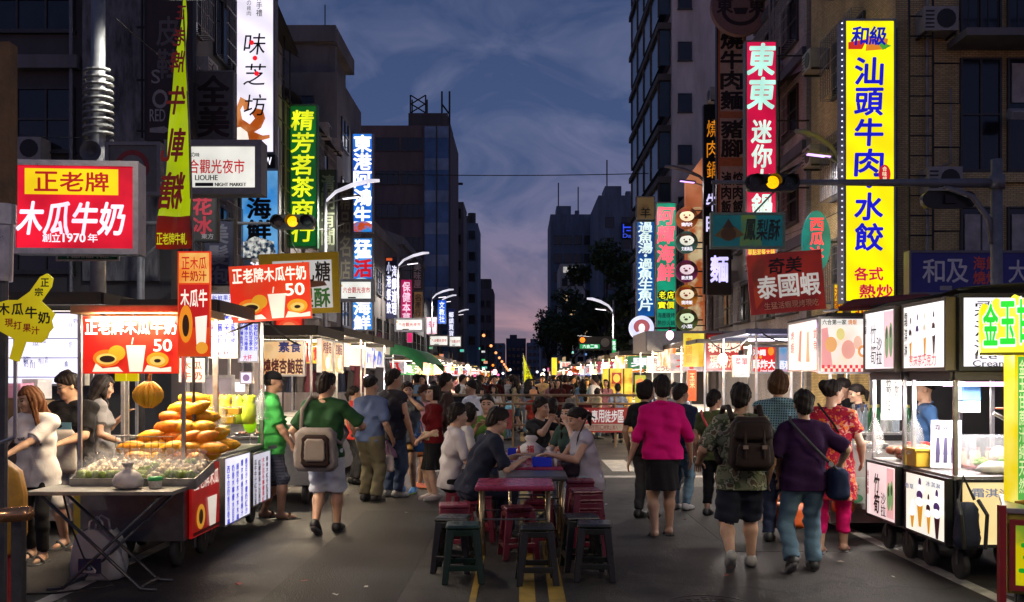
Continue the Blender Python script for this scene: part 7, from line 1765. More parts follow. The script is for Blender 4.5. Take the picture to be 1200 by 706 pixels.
r = thing('glass_case', 'clear glass case with cups and leaves on the ice cream counter', 'glass case', (3.98, 7.95, .855)); mb = MB(); mb.b2((-.2, -.16, 0), (.2, -.154, .28)); mb.b2((-.2, .154, 0), (.2, .16, .28)); mb.b2((-.2, -.153, 0), (-.194, .153, .28)); mb.b2((.194, -.153, 0), (.2, .153, .28)); mb.b2((-.2, -.16, .281), (.2, .16, .287)); obj('glass', mb, glass((.9, .95, 1), .05, .16), r)
mb = MB(); mb.b2((-.18, -.14, .002), (.18, .14, .03)); obj('base', mb, plain((.35, .08, .06), .5), r)
mb = MB(); mb.smooth = True
for k in range(9): mb.ball((q.uniform(-.14, .05), q.uniform(-.1, .1), .05+q.uniform(0, .04)), q.uniform(.02, .035), 7, 5)
obj('leaves', mb, plain((.20, .38, .06), .6, 0, .3, 20), r)
mb = MB(); mb.smooth = True; mb.ball((.07, 0, .11), (.075, .07, .09), 12, 8); obj('cream', mb, plain((.75, .68, .58), .5), r)
r = thing('yellow_tub', 'square yellow tub beside the upright menu board', 'tub', (3.55, 8.22, .855)); mb = MB(); mb.b2((-.13, -.1, 0), (.13, .1, .14)); obj('tub', mb, plain((.62, .38, .03), .45), r, .01); mb = MB(); mb.b2((-.14, -.11, .141), (.14, .11, .16)); obj('rim', mb, plain((.70, .45, .05), .45), r)
r = thing('produce_heap', 'brown and red heap of bagged produce on the bamboo shoot counter', 'produce', (3.62, 8.7, .86)); mb = MB(); mb.smooth = True
for k in range(12): mb.ball((q.uniform(-.16, .16), q.uniform(-.2, .2), .04+q.uniform(0, .07)), (q.uniform(.04, .07), q.uniform(.05, .09), .045), 9, 6)
obj('bags', mb, plain((.28, .10, .05), .4, 0, .6, 9, .1), r)
for k, (x, y, h_, c) in enumerate(((4.05, 7.62, .12, (.7, .7, .66)), (4.18, 7.6, .16, (.75, .74, .7)), (4.12, 7.75, .09, (.6, .58, .52)))):
	tub(('short white cup stack on the near corner of the ice cream counter', 'tall white cup stack on the near corner of the ice cream counter', 'cream coloured bowl behind the white cup stacks')[k], x, y, .855, .045, h_, plain(c, .4), name='cup_stack')
r = thing('plastic_bag', 'crumpled white plastic bag on the near edge of the ice cream counter', 'bag', (3.86, 7.62, .855)); mb = MB(); mb.smooth = True; n = 14
mb.add([(math.cos(2*PI*c/n)*a*(1.5+.3*math.sin(c*2.3+i)), math.sin(2*PI*c/n)*a*(1+.2*math.cos(c*3.1+i)), z) for i, (a, z) in enumerate([(.06, 0), (.1, .02), (.09, .06), (.05, .09), (.02, .10)]) for c in range(n)], [(i*n+c, i*n+(c+1) % n, (i+1)*n+(c+1) % n, (i+1)*n+c) for i in range(4) for c in range(n)]); obj('bag', mb, plain((.6, .57, .52), .4, 0, .2, 14, .2), r)
r = thing('desk_lamp_arm', 'steel arm with an orange cord leaning over the ice cream counter', 'lamp arm', (4.1, 7.6, .86)); mb = MB(); mb.tube([(.22, 0, .0), (.10, .05, .30), (-.22, .1, .48)], [.014, .014, .016], 6); obj('arm', mb, STEEL, r); mb = MB(); mb.tube([(.15, 0, .22), (.08, .04, .42), (-.06, .08, .52), (-.2, .1, .52)], .008, 6); obj('cord', mb, plain((.6, .12, .03), .5), r, smooth=True)
r = thing('paper_dispenser', 'blue and white paper dispenser hung on the post over the ice cream counter', 'dispenser', (3.92, 8.2, 1.33)); mb = MB(); mb.b2((-.08, -.05, .10), (.08, .05, .26)); obj('cover', mb, plain((.08, .25, .5), .4), r, .01); mb = MB(); mb.b2((-.075, -.045, 0), (.075, .045, .097)); obj('paper', mb, WHITE, r)
r = thing('paper_sheet', 'white price sheet hung behind the bamboo shoot cart', 'paper sheet', (3.62, 9.16, 1.22)); mb = MB(); mb.b2((-.1, 0, 0), (.1, .006, .42)); obj('sheet', mb, G('f8f4f0', .85), r); mb = MB(); column(mb, '竹筍沙拉冰', -.03, .39, .05, .06, .1, -.003); column(mb, '一份百元', .05, .39, .04, .05, .1, -.003); obj('lettering', mb, BKI, r)  # paper brightness is painted in as glow
# stall with the red check header
rc_ = cart('snack stall with a red check header and a grey cloth over its counter', 3.20, 4.6, 9.75, 11.2, .12, .88, 2.28, light=130, lcol=(1, .88, .8), wheels=False, name='food_stall', overhang=.0, rh=.02, body=plain((.30, .27, .26), .7, 0, .15, 4), tube=G('ffd8e8', 5))
sign('lightbox_sign', 'snack stall header with food pictures and a red check border', (958, 372, 1020, 438), 9.62, glow2(C('ffd8c0'), C('fff4ee'), 1.12, 2), [('b', 960, 374, 1018, 382, G('f4efe8', 1.0)), ('r', '六合第一家', 962, 990, 375, 381, BKI), ('r', '燒蝦', 992, 1002, 375, 381, G('e08020', .9)), ('p', [(961, 386), (968, 384), (974, 430), (961, 430)], G('f0a0a0', 1.0)), ('e', 972, 404, 7, 9, G('f0b070', 1.0)), ('e', 983, 392, 5, 7, G('f0e090', 1.0)), ('e', 992, 410, 8, 11, G('f8b0a0', 1.0)), ('e', 1003, 402, 5, 8, G('f8c8b0', 1.0)), ('e', 1009, 412, 6, 7, G('f0a060', 1.0)), ('e', 1009, 412, 3, 4, WL)]+[('b', 961+k*6.4+(3.2 if j else 0), 428+j*4, 964.2+k*6.4+(3.2 if j else 0), 432+j*4, G('e03040', 1.0)) for k in range(9) for j in (0, 1) if 964+k*6.4+3.2 < 1018], .08, STEEL, .02)
sign('lightbox_sign', 'bright pale picture panel on the street side of the snack stall header', (0, 0, 90, 56), 9, glow2(C('ffe0d0'), C('fffaf4'), 1.25, 2.5), [('p', [(30, 44), (34, 12), (40, 10), (38, 46)], G('e89070', 1.0)), ('p', [(52, 46), (54, 14), (60, 12), (62, 46)], G('f0b080', 1.0)), ('c', '烤蝦', 14, 10, 9, 12, G('d06050', .9)), ('c', '魷魚', 76, 10, 9, 12, G('d06050', .9))], .06, STEEL, .02, w=1.2, h=.56, rz=-PI/2, loc=(3.14, 10.3, 1.70))
mb = MB(); mb.tube([(2.95, 9.9, 2.17), (3.25, 9.75, 2.20)], .03, 8); tag(obj('tube_lamp', mb, G('ffc8f4', 3)), 'pink white tube lamp under the roof corner of the snack stall', 'lamp')
mb = MB(); mb.sheet([[(3.17+.02*math.sin(k*1.7), 9.74+k*.16, .89), (3.10+.03*math.sin(k*1.9), 9.74+k*.16, .6), (3.08+.03*math.sin(k*1.4+1), 9.74+k*.16, .3)] for k in range(10)]); mb.sheet([[(3.2+k*.17, 9.72, .89), (3.2+k*.17, 9.66+.02*math.sin(k*2), .55), (3.2+k*.17, 9.65+.03*math.sin(k*1.8), .28)] for k in range(9)]); tag(obj('counter_cloth', mb, plain((.26, .24, .22), .8, 0, .15, 5, .1, 'cloth'), smooth=True), 'grey cloth hanging over the snack stall counter', 'cloth')
sign('banner', 'green and white cloth poster at the foot of the snack stall', (990, 560, 1014, 590), 9.6, plain((.30, .32, .28), .7), [('c', '冰', 1002, 566, 10, 10, plain((.05, .2, .08), .6)), ('e', 1002, 584, 9, 5, plain((.05, .18, .08), .6))], .015, unframed=True)
bp_ = None
for k in range(9):
	x, y = 3.55+(k % 5)*.13, 9.85+(k//5)*.16
	kind = k % 3
	if bp_ is None: bp_ = {}
	if kind not in bp_:
		t = thing('bottle', '', 'bottle'); mb = MB(); mb.smooth = True; mb.lathe([(.034, 0), (.036, .01), (.036, .17), (.030, .20), (.014, .23), (.013, .26)], n=14)
		obj('glass', mb, [glass((.75, .85, .95), .1, .5), plain((.03, .16, .05), .15, 0, .2, 9, 0, 'green_glass'), glass((.95, .95, .95), .1, .55)][kind], t); mb = MB(); mb.lathe([(.016, .255), (.016, .285), (.001, .286)], n=10); obj('cap', mb, [plain((.06, .15, .45), .4), plain((.5, .45, .1), .4), WHITE][kind], t); bp_[kind] = (t, tree_of(t))
		t.location = (x, y, 1.06); t['group'] = 'bottles on the snack stall shelf'
	else: t = dup(bp_[kind][0], bp_[kind][1], (x, y, 1.06), 0)
	t['label'] = ('clear bottle with a blue cap on the snack stall shelf', 'green glass bottle on the snack stall shelf', 'clear bottle with a white cap on the snack stall shelf')[kind]
r = thing('shelf', 'small steel shelf carrying the bottles of the snack stall', 'shelf', (3.85, 9.93, .885)); mb = MB(); mb.b2((-.40, -.16, .15), (.40, .24, .17)); obj('shelf_board', mb, TOPS, r); mb = MB()
for sx in (-.38, .38):
	for sy in (-.14, .22): mb.b2((sx-.01, sy-.01, 0), (sx+.01, sy+.01, .149))
obj('legs_frame', mb, STEEL, r); r.children[-1].name = 'frame'
q = random.Random(17)
for k in range(10):
	t = thing('food_pack', 'white and green pack of food on the snack stall counter', 'food pack', (3.3+(k % 5)*.16+q.uniform(-.03, .03), 10.25+(k//5)*.2, .885), q.uniform(-.5, .5), 'packs of food on the snack stall'); mb = MB(); mb.b2((-.07, -.05, 0), (.07, .05, .03)); obj('tray', mb, WHITE, t, .006); mb = MB(); mb.smooth = True; mb.ball((0, 0, .035), (.06, .04, .022), 10, 6); obj('food', mb, plain(q.choice(((.3, .4, .1), (.6, .5, .3), (.55, .3, .1))), .5), t)
# shrimp, squid and corn stalls further on
s3 = cart('squid stall under the red fried squid sign', 3.35, 4.7, 13.4, 15.6, .15, .9, 2.3, light=140, wheels=False, name='food_stall', body=plain((.25, .05, .04), .6), canopy=plain((.10, .11, .2), .6), rh=.02, tube=G('ffe8ff', 5))
s4 = cart('shrimp stall under the red shrimp sign and the yellow banner', 3.3, 4.9, 16.9, 19.4, .15, .9, 2.3, light=170, lcol=(1, .82, .62), wheels=False, name='food_stall', rh=.02, canopy=plain((.2, .17, .14), .6), body=plain((.3, .06, .04), .6), tube=G('ffe0b0', 6))
s5 = cart('sweet corn stall with a grey canopy box', 3.3, 5.2, 23.6, 26, .15, .9, 2.35, light=150, lcol=(1, .82, .62), wheels=False, name='food_stall', body=plain((.35, .18, .05), .6), canopy=plain((.20, .20, .20), .6), tube=G('ffe0b0', 6), rh=.45)
for k, (px, py, D, e, tt, lb) in enumerate(((847, 421, 17, 40, 'ffd8c0', 'bright round bulb below the red shrimp sign'), (868, 424, 16.2, 30, 'fff0f0', 'white bulb in front of the bright menu box'), (785, 393, 22, 25, 'ffb0e0', 'pink bulb above the sweet corn stall'))):
	bulb(lb, gx(px, D), D, gz(py, D), e, (1, .9, .82), G(tt, 6), .09, .5)
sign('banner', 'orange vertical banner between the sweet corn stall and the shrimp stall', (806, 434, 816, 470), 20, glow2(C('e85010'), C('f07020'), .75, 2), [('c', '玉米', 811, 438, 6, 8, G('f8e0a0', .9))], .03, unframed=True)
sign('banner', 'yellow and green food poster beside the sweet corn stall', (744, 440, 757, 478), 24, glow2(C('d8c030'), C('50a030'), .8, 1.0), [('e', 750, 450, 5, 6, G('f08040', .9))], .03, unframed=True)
sign('banner', 'yellow lit cloth behind the bare barrier, next to the red round lantern board', (706, 432, 741, 476), 26.5, glow2(C('c88008'), C('f8d840'), .85, 2.2), [('b', 717, 437, 728, 450, G('b02010', .7)), ('e', 722.5, 443.5, 4, 5, G('f0c040', .9)), ('b', 713, 432, 715, 476, T('302008')), ('b', 730, 432, 731.5, 476, T('302008'))], .03, unframed=True)  # lit look of the cloth is put into its own glow
sign('lightbox_sign', 'narrow bright yellow vertical sign under the far trees', (646, 419, 653, 440), 70, G('f0d820', 1.1), [], .2, GREYP)
sign('lightbox_sign', 'white sign with red and yellow letters under the far trees', (656, 424, 670, 432), 66, G('f0f0e0', 1.0), [('r', '海鮮', 658, 668, 425, 431, G('e03020', .9))], .2, GREYP)
r = thing('orange_umbrella', 'orange market umbrella far beyond the barrier', 'umbrella', at(672, 443, 55)); q_ = 55/FP
mb = MB(); mb.smooth = True; mb.lathe([(10*q_, 6*q_), (9*q_, 7.5*q_), (5*q_, 10*q_), (.001, 11.5*q_)], n=14); obj('canopy', mb, plain((.75, .12, .02), .6), r); mb = MB(); mb.tube([(0, 0, -1.6), (0, 0, 11*q_)], .03, 6); obj('pole', mb, STEEL, r)
# sugar cane cart at the edge
sc_c = cart('sugar cane juice cart with a red frame at the edge of the view', 3.02, 3.95, 5.95, 6.75, .25, .80, 2.0, light=30, lcol=(1, .95, .7), name='food_cart', body=plain((.35, .30, .03), .5), canopy=plain((.4, .35, .05), .5), posts=False, rad=.13)
sc_c.location = (3.68, 6.17, 0); sc_c.rotation_euler.z = R(-25)
def wavy():
	P = [(0, 0), (40, 0)]
	top = [(40, 54), (37, 60), (35, 55), (31, 62), (28, 54), (25, 60), (22, 53), (18, 60), (15, 51), (11, 57), (9, 49), (5, 54), (3, 46), (1, 49), (0, 42)]
	return P+top
r = thing('lightbox_sign', 'glowing yellow sign with green cane juice characters and a wavy top', 'sign', (3.08, 6.3, 1.80), R(-22)); s_ = .0092
mb = MB(); mb.prism([(x*s_*2, z*s_*.72) for x, z in wavy()], -.08, .08); obj('lit_box', mb, glow2(C('f8f000'), C('fcff50'), 1.15, 2), r)
mb = MB(); mb.b2((-.005, -.085, -.02), (.74, .085, -.003)); obj('base', mb, plain((.5, .42, .02), .5), r)
mb = MB()
for k, ch in enumerate('金玉甘蔗汁原味'): put(mb, ch, .018+k*.1, .05+.008*k, .103+k*.1, .315+.012*k, -.084, .04)
obj('lettering', mb, G('30e838', 1.1), r)
mb = MB()
for k, ch in enumerate('金玉甘蔗汁原味'): put(mb, ch, .014+k*.1, .044+.008*k, .107+k*.1, .321+.012*k, -.0825, .09)
obj('lettering', mb, G('f4fff0', 1.25), r)
r = thing('light_column', 'glowing yellow column with a strip of green characters under the cane juice sign', 'sign', (3.28, 6.3, .80)); mb = MB(); mb.b2((0, -.07, 0), (.5, .07, .99)); obj('lit_box', mb, glow2(C('f4d800'), C('fff070'), 1.0, 1.5), r)
mb = MB(); mb.rect(.02, .02, .075, .97, -.073); obj('strip', mb, G('60b850', .9), r); mb = MB(); column(mb, '金玉甘蔗汁純天然', .047, .95, .04, .10, .12, -.075); obj('lettering', mb, G('e8f8b0', 1.0), r)
sign('lightbox_sign', 'lower yellow panel with green characters on the cane juice cart', (0, 0, 60, 60), 6, glow2(C('d8c800'), C('80a028'), .75, 3), [('r', '玉甘蔗', 4, 58, 20, 44, G('18a028', .8), .05)], .04, plain((.30, .02, .02), .5), .03, w=.84, h=.44, rz=R(-25), loc=(3.49, 5.785, .29))
r = thing('red_post', 'dark red corner post of the cane juice cart', 'post', (3.06, 5.97, .18)); mb = MB(); mb.b2((-.02, -.02, 0), (.02, .02, .64)); obj('bar', mb, plain((.28, .015, .02), .5), r)
q = random.Random(8)
for k in range(6):
	t = thing('banana', 'yellow fruit lying on the counter of the cane juice cart', 'fruit', (3.25+k*.07, 6.0+q.uniform(-.02, .1), .82), q.uniform(0, 3), 'yellow fruit on the cane juice cart'); mb = MB(); mb.tube([(-.08, 0, .012), (-.04, .012, .014), (.02, .014, .014), (.08, -.004, .012)], [.006, .018, .019, .006], 8); obj('fruit', mb, plain((.75, .42, .03), .45), t, smooth=True)
tub('white plastic bucket with a lid near the post of the cane juice cart', 3.75, 7.05, .0, .12, .28, plain((.45, .45, .43), .5), WHITE)
# added dark backdrop sheets standing in for the gloom behind the stalls
for i, (x0, x1, y, lb) in enumerate(((4.6, 9.4, 12.3, 'dark canvas partition behind the snack stall'), (5.2, 11, 9.6, 'dark canvas partition behind the ice cream cart'), (-12, -6.8, 12.4, 'dark canvas partition behind the drink stall'))):
	t = thing('dark_backdrop', lb, 'partition', ((x0+x1)/2, y, 0)); mb = MB(); w_ = (x1-x0)/2
	mb.sheet([[(-w_+2*w_*k/24, .04*math.sin(k*1.3), z) for k in range(25)] for z in (0, 1, 2.3)]); obj('canvas', mb, plain((.03, .028, .03), .8, 0, .3, 3, .1), t, smooth=True); mb = MB(); mb.tube([(-w_, 0, 2.3), (w_, 0, 2.3)], .03, 6); mb.tube([(-w_, 0, 0), (-w_, 0, 2.3)], .03, 6); mb.tube([(w_, 0, 0), (w_, 0, 2.3)], .03, 6); obj('frame', mb, DSTEEL, t)
# ------------------------------------------------------------------ tables and stools on the road
def table(label, x, y, w_, l_, h_, top, z_lip=.045):
	r = thing('dining_table', label, 'table', (x, y, 0), 0, 'dining tables on the road')
	mb = MB(); mb.b2((-w_/2, -l_/2, h_-z_lip), (w_/2, l_/2, h_)); obj('table_top', mb, top, r, .018)
	for sx in (-1, 1):
		for sy in (-1, 1):
			mb = MB(); mb.tube([(sx*(w_/2-.05), sy*(l_/2-.05), 0), (sx*(w_/2-.05), sy*(l_/2-.05), h_-z_lip-.002)], .016, 8); obj('leg', mb, plain((.38, .30, .18), .3, .85, .25, 9, .03, 'brassy_steel'), r, smooth=True)
	mb = MB()
	for sx in (-1, 1): mb.tube([(sx*(w_/2-.05), -l_/2+.05, .16), (sx*(w_/2-.05), l_/2-.05, .16)], .010, 6)
	for sy in (-1, 1): mb.tube([(-w_/2+.05, sy*(l_/2-.05), .42), (w_/2-.05, sy*(l_/2-.05), .42)], .009, 6)
	obj('stretcher', mb, DSTEEL, r)
	return r
MAR = plain((.27, .028, .07), .28, 0, .15, 4, .03, 'maroon_laminate'); GRT = plain((.05, .045, .05), .35, 0, .2, 4, .05, 'dark_laminate')
table('maroon topped dining table with bare top, standing nearest', -.05, 8.3, .68, .66, .71, MAR)
table('dark topped bare dining table between the two maroon tables', .15, 9.15, .60, .62, .70, GRT)
table('maroon dining table with dishes and the blue box of the diners', .13, 10.05, .62, .80, .71, MAR)
table('farthest dining table with the white bags and a second blue box', .14, 11.1, .64, .9, .715, MAR)
def stool_parts(r, mat, h_=.46):
	mb = MB(); mb.b2((-.14, -.14, h_-.035), (.14, .14, h_)); obj('seat', mb, mat, r, .018)
	mb = MB()
	for k in range(8):
		a = 2*PI*k/8; mb.cyl((math.cos(a)*.06, math.sin(a)*.06, h_), (math.cos(a)*.06, math.sin(a)*.06, h_+.003), .008, n=6)
	obj('seat_dots', mb, mat, r)
	for sx in (-1, 1):
		for sy in (-1, 1):
			mb = MB()
			def L(z, o): f = (h_-z)/h_; q_ = .128+.042*f; return (sx*(q_+o[0]), sy*(q_+o[1]), z)
			tk = .05
			a = [L(h_-.03, (0, 0)), L(h_-.03, (-sx*sx*tk*1.3, 0)), L(h_-.03, (-tk*1.3, -tk*1.3)), L(h_-.03, (0, -tk*1.3))]
			b = [L(0, (0, 0)), L(0, (-tk, 0)), L(0, (-tk, -tk)), L(0, (0, -tk))]
			mb.add(b+a, [(0, 1, 5, 4), (1, 2, 6, 5), (2, 3, 7, 6), (3, 0, 4, 7), (3, 2, 1, 0), (4, 5, 6, 7)] if sx*sy < 0 else [(4, 5, 1, 0), (5, 6, 2, 1), (6, 7, 3, 2), (7, 4, 0, 3), (0, 1, 2, 3), (7, 6, 5, 4)])
			obj('leg', mb, mat, r, .008)
	mb = MB()
	for s_ in (-1, 1): mb.b2((-.125, s_*.148-.012, .105), (.125, s_*.148+.012, .15)); mb.b2((s_*.148-.012, -.125, .105), (s_*.148+.012, .125, .15)); mb.b2((-.09, s_*.125-.008, h_-.085), (.09, s_*.125+.008, h_-.036)); mb.b2((s_*.125-.008, -.09, h_-.085), (s_*.125+.008, .09, h_-.036))
	obj('rail', mb, mat, r, .006)
SG = plain((.005, .024, .014), .3, 0, .25, 6, .03, 'green_plastic'); SK = plain((.012, .014, .013), .3, 0, .25, 6, .03, 'black_plastic'); SM = plain((.10, .008, .022), .3, 0, .2, 6, .03, 'maroon_plastic'); SP = plain((.19, .025, .045), .38, 0, .15, 6, .03, 'red_plastic')
_st = {}
def stool(label, x, y, mat, rz=0, z=0):
	if id(mat) not in _st:
		r = thing('plastic_stool', label, 'stool', (x, y, z), rz, 'plastic stools around the tables'); stool_parts(r, mat); _st[id(mat)] = (r, tree_of(r)); return r
	return dup(_st[id(mat)][0], _st[id(mat)][1], (x, y, z), rz, label)
stool('dark green plastic stool, the one standing nearest at the corner of the bare maroon table', -.46, 7.55, SG, .05)
stool('black green stool just behind the nearest dark green stool', -.57, 7.95, SK, -.1)
stool('black stool pushed under the front edge of the bare maroon table', .13, 7.48, SK, .04)
stool('black stool beyond the front right leg of the bare maroon table, closest to the walkers', .60, 7.62, SK, -.06)
stool('black stool tucked behind the one closest to the walkers', .52, 8.02, SK, .1)
for i in range(3): stool(('lowest', 'middle', 'top')[i]+' maroon stool of the stack beside the dark topped table', .60, 8.62, SM, .05+.04*i, .075*i)
for i in range(2): stool(('lower', 'upper')[i]+' maroon stool of the pair in front of the woman in grey', .58, 9.12, SM, -.05, .10+.085*i if i else 0)
stool('faded red stool beside the dark topped table, nearer the standing group', -.62, 8.75, SP, .1)
stool('faded red stool under the diner in the navy shirt', -.42, 9.45, SP, 0)
stool('faded red stool under the diner in the white shirt', -.66, 10.05, SP, .05)
stool('maroon stool half under the bare maroon table', -.02, 8.55, SM, .2)
stool('maroon stool between the table legs behind the half hidden one', .18, 8.95, SM, -.1)
stool('maroon stool under the woman in grey', .66, 10.05, SM, .05)
stool('maroon stool under the woman with glasses', .72, 11.0, SM, .05)
stool('maroon stool under the diner beside the white shirt', -.62, 10.85, SM, .1)
stool('maroon stool under the diner with the raised hands', .3, 12.2, SM, .1)
stool('maroon stool under the bearded diner', -.45, 12.9, SM, .1)
# on the tables
def bluebox(label, x, y, z):
	t = thing('tissue_box', label, 'box', (x, y, z), .05); mb = MB(); w_, d, h_ = .10, .07, .09
	mb.b2((-w_, -d, 0), (w_, -d+.008, h_)); mb.b2((-w_, d-.008, 0), (w_, d, h_)); mb.b2((-w_, -d+.009, 0), (-w_+.008, d-.009, h_)); mb.b2((w_-.008, -d+.009, 0), (w_, d-.009, h_)); mb.b2((-w_+.009, -d+.009, 0), (w_-.009, d-.009, .01)); obj('box', mb, plain((.01, .03, .55), .35, 0, .1, 6), t); mb = MB(); mb.b2((-w_+.01, -d+.01, .011), (w_-.01, d-.01, .06)); obj('napkins', mb, WHITE, t)
bluebox('blue plastic napkin box on the near edge of the diners table', .22, 9.78, .712)
bluebox('second blue box partly hidden by the diner in navy on the far table', -.05, 10.95, .717)
def bowl(label, x, y, z, cont, ra=.07):
	t = thing('bowl', label, 'bowl', (x, y, z)); mb = MB(); mb.lathe([(ra*.45, 0), (ra*.5, .006), (ra*.9, .04), (ra, .05), (ra*.95, .05), (ra*.8, .035), (.001, .012)], n=18); obj('bowl', mb, plain((.6, .58, .54), .3), t, smooth=True); mb = MB(); mb.lathe([(.001, .042), (ra*.6, .04), (ra*.85, .036)], n=14); obj('food', mb, cont, t, smooth=True)
FD = [plain(c, .5, 0, .4, 30) for c in ((.35, .22, .08), (.25, .12, .04), (.5, .42, .25), (.15, .2, .05))]
for i, (x, y, lb) in enumerate(((-.02, 9.85, 'white bowl under the hands of the diner in navy'), (.30, 10.1, 'white bowl in front of the woman in grey'), (.02, 10.25, 'white bowl in the middle of the diners table'), (.32, 10.85, 'white bowl before the woman with glasses'), (-.1, 11.3, 'white bowl at the far end of the tables'), (.1, 11.4, 'white bowl beside the far one'))): bowl(lb, x, y, .712 if y < 10.5 else .717, FD[i % 4])
for i, (x, y, s_, lb) in enumerate(((.12, 10.75, 1.5, 'large white plastic bag with a red print on the far table'), (.33, 10.62, .8, 'small white plastic bag beside the large one'))):
	t = thing('plastic_bag', lb, 'bag', (x, y, .717)); mb = MB(); mb.smooth = True; n = 16
	mb.add([(math.cos(2*PI*c/n)*a*s_*(1+.2*math.sin(c*2.3+k)), math.sin(2*PI*c/n)*a*s_*(1+.15*math.cos(c*3.1+k)), z*s_) for k, (a, z) in enumerate([(.06, 0), (.10, .02), (.095, .06), (.06, .10), (.03, .12), (.05, .15), (.03, .17)]) for c in range(n)], [(k*n+c, k*n+(c+1) % n, (k+1)*n+(c+1) % n, (k+1)*n+c) for k in range(6) for c in range(n)]); obj('bag', mb, plain((.55, .5, .5), .35, 0, .15, 14, .2), t)
	if i == 0: mb = MB(); put(mb, '福', -.05, .07, .03, .15, -.155, .04); obj('print', mb, plain((.5, .03, .03), .5), t)
for i, (x, y, h_, c, lb) in enumerate(((.40, 9.95, .14, (.5, .5, .5), 'clear sauce bottle beside the blue napkin box'), (.36, 9.82, .10, (.6, .58, .5), 'short white sauce jar beside the blue napkin box'), (-.02, 10.35, .15, (.3, .05, .03), 'red sauce bottle in the middle of the diners table'))):
	t = thing('sauce_bottle', lb, 'bottle', (x, y, .712)); mb = MB(); mb.smooth = True; mb.lathe([(.024, 0), (.026, h_*.6), (.014, h_*.8), (.012, h_)], n=12); obj('bottle', mb, plain(c, .25), t); mb = MB(); mb.lathe([(.014, h_), (.012, h_+.02), (.001, h_+.022)], n=10); obj('cap', mb, plain((.5, .05, .04), .4), t)
# barrier with the red banner across the street
def barrier(label, x0, x1, y, banner=False):
	w_ = x1-x0; r = thing('barrier', label, 'barrier', ((x0+x1)/2, y, 0), 0, 'street barriers'); BRM = plain((.22, .15, .09), .4, .5, .3, 6, .05, 'barrier_tube')
	mb = MB()
	for z in (1.22, 1.02, .52): mb.tube([(-w_/2, 0, z), (w_/2, 0, z)], .03, 7)
	for k in range(int(w_/.9)+1): mb.tube([(-w_/2+min(k*.9, w_), 0, 0), (-w_/2+min(k*.9, w_), 0, 1.22)], .028, 7)
	obj('frame', mb, BRM, r)
	mb = MB()
	for k in range(int(w_/1.8)+1): mb.box((-w_/2+k*1.8+.2, 0, .02), (.06, .6, .04))
	obj('foot', mb, BRM, r)
	return r
Db = 22.0
barrier('long street barrier with a red banner, the part beside the yellow lit cloth', gx(676, Db), gx(752, Db), Db)
barrier('street barrier behind the diners, without a readable banner', gx(556, Db), gx(672, Db), Db+.1)
barrier('street barrier reaching to the standing group', gx(470, Db), gx(553, Db), Db+.2)
sign('banner', 'red pedestrian zone banner with white characters tied to the street barrier', (677, 478, 746, 507), Db-.12, plain((.38, .03, .03), .6, 0, .12, 4), [('r', '行人專用徒步區', 678, 731, 481, 495, G('f0e8e8', .55), .03), ('b', 677, 497, 730, 505, plain((.42, .36, .30), .6)), ('r', '下午六時至翌日二時禁止進入', 680, 724, 498.5, 503.5, plain((.25, .03, .03), .6), .01), ('p', [(731, 497), (746, 495), (746, 506), (731, 506)], plain((.5, .30, .08), .6)), ('e', 738, 487, 4, 5, plain((.45, .38, .32), .6))], .02, unframed=True)
sign('banner', 'dark red plain banner tied to the barrier behind the diners', (520, 480, 600, 503), Db-.05, plain((.16, .02, .02), .6, 0, .2, 4), [], .02, unframed=True)
# ------------------------------------------------------------------ the people in the picture
def K_(c, **k): return cloth(C(c), **k)
BLK = cloth((.012, .012, .014)); NVY = cloth((.02, .028, .06)); JEAN = cloth((.10, .17, .23), var=.3); WHT = cloth((.62, .60, .60)); DGR = cloth((.04, .04, .045))
SHW = plain((.55, .55, .56), .6, name='shoe_white'); SHB = plain((.015, .015, .016), .5, name='shoe_black'); SHG = plain((.22, .22, .23), .6, name='shoe_grey')
SOLW = plain((.26, .26, .25), .7, name='shoe_sole')
def P(label, px, yf, yt, yaw, D=None, **k):
	D = D or gD(yf)
	H = (EYE+(VY-yt)*D/FP)/1.015
	return person(label, (gx(px, D), D), yaw, H, **k)
def wp(J, p):
	r = J['root']; return Vector(r.location)+Matrix.Rotation(r.rotation_euler.z, 3, 'Z') @ Vector(p)
def worn(J, name, label, cat='bag'):
	"""a carried thing, placed in the frame of who carries it"""
	r = J['root']; return thing(name, label, cat, tuple(r.location), r.rotation_euler.z)
def bagmesh(c, d, n=18, dz=8, sq=.45, taper=.9, wob=.04):
	mb = MB(); mb.smooth = True; vs = []; fs = []
	pr = lambda t: (math.copysign(abs(math.cos(t))**sq, math.cos(t)), math.copysign(abs(math.sin(t))**sq, math.sin(t)))
	for i in range(dz+1):
		v = i/dz; z = -d[2]/2+d[2]*v; e = min(1, (1-abs(2*v-1))*6+.55)**.5*(taper+(1-taper)*(1-v))
		for k in range(n):
			t = 2*PI*k/n; a, b = pr(t); w_ = 1+wob*math.sin(k*2.1+i*1.7); vs.append((c[0]+a*d[0]/2*e*w_, c[1]+b*d[1]/2*e*w_, c[2]+z))
	for i in range(dz):
		for k in range(n): fs.append((i*n+k, i*n+(k+1) % n, (i+1)*n+(k+1) % n, (i+1)*n+k))
	fs += [tuple(range(n-1, -1, -1)), tuple(dz*n+k for k in range(n))]
	mb.add(vs, fs); return mb
S_T = lambda m, **k: dict(mat=m, **k)
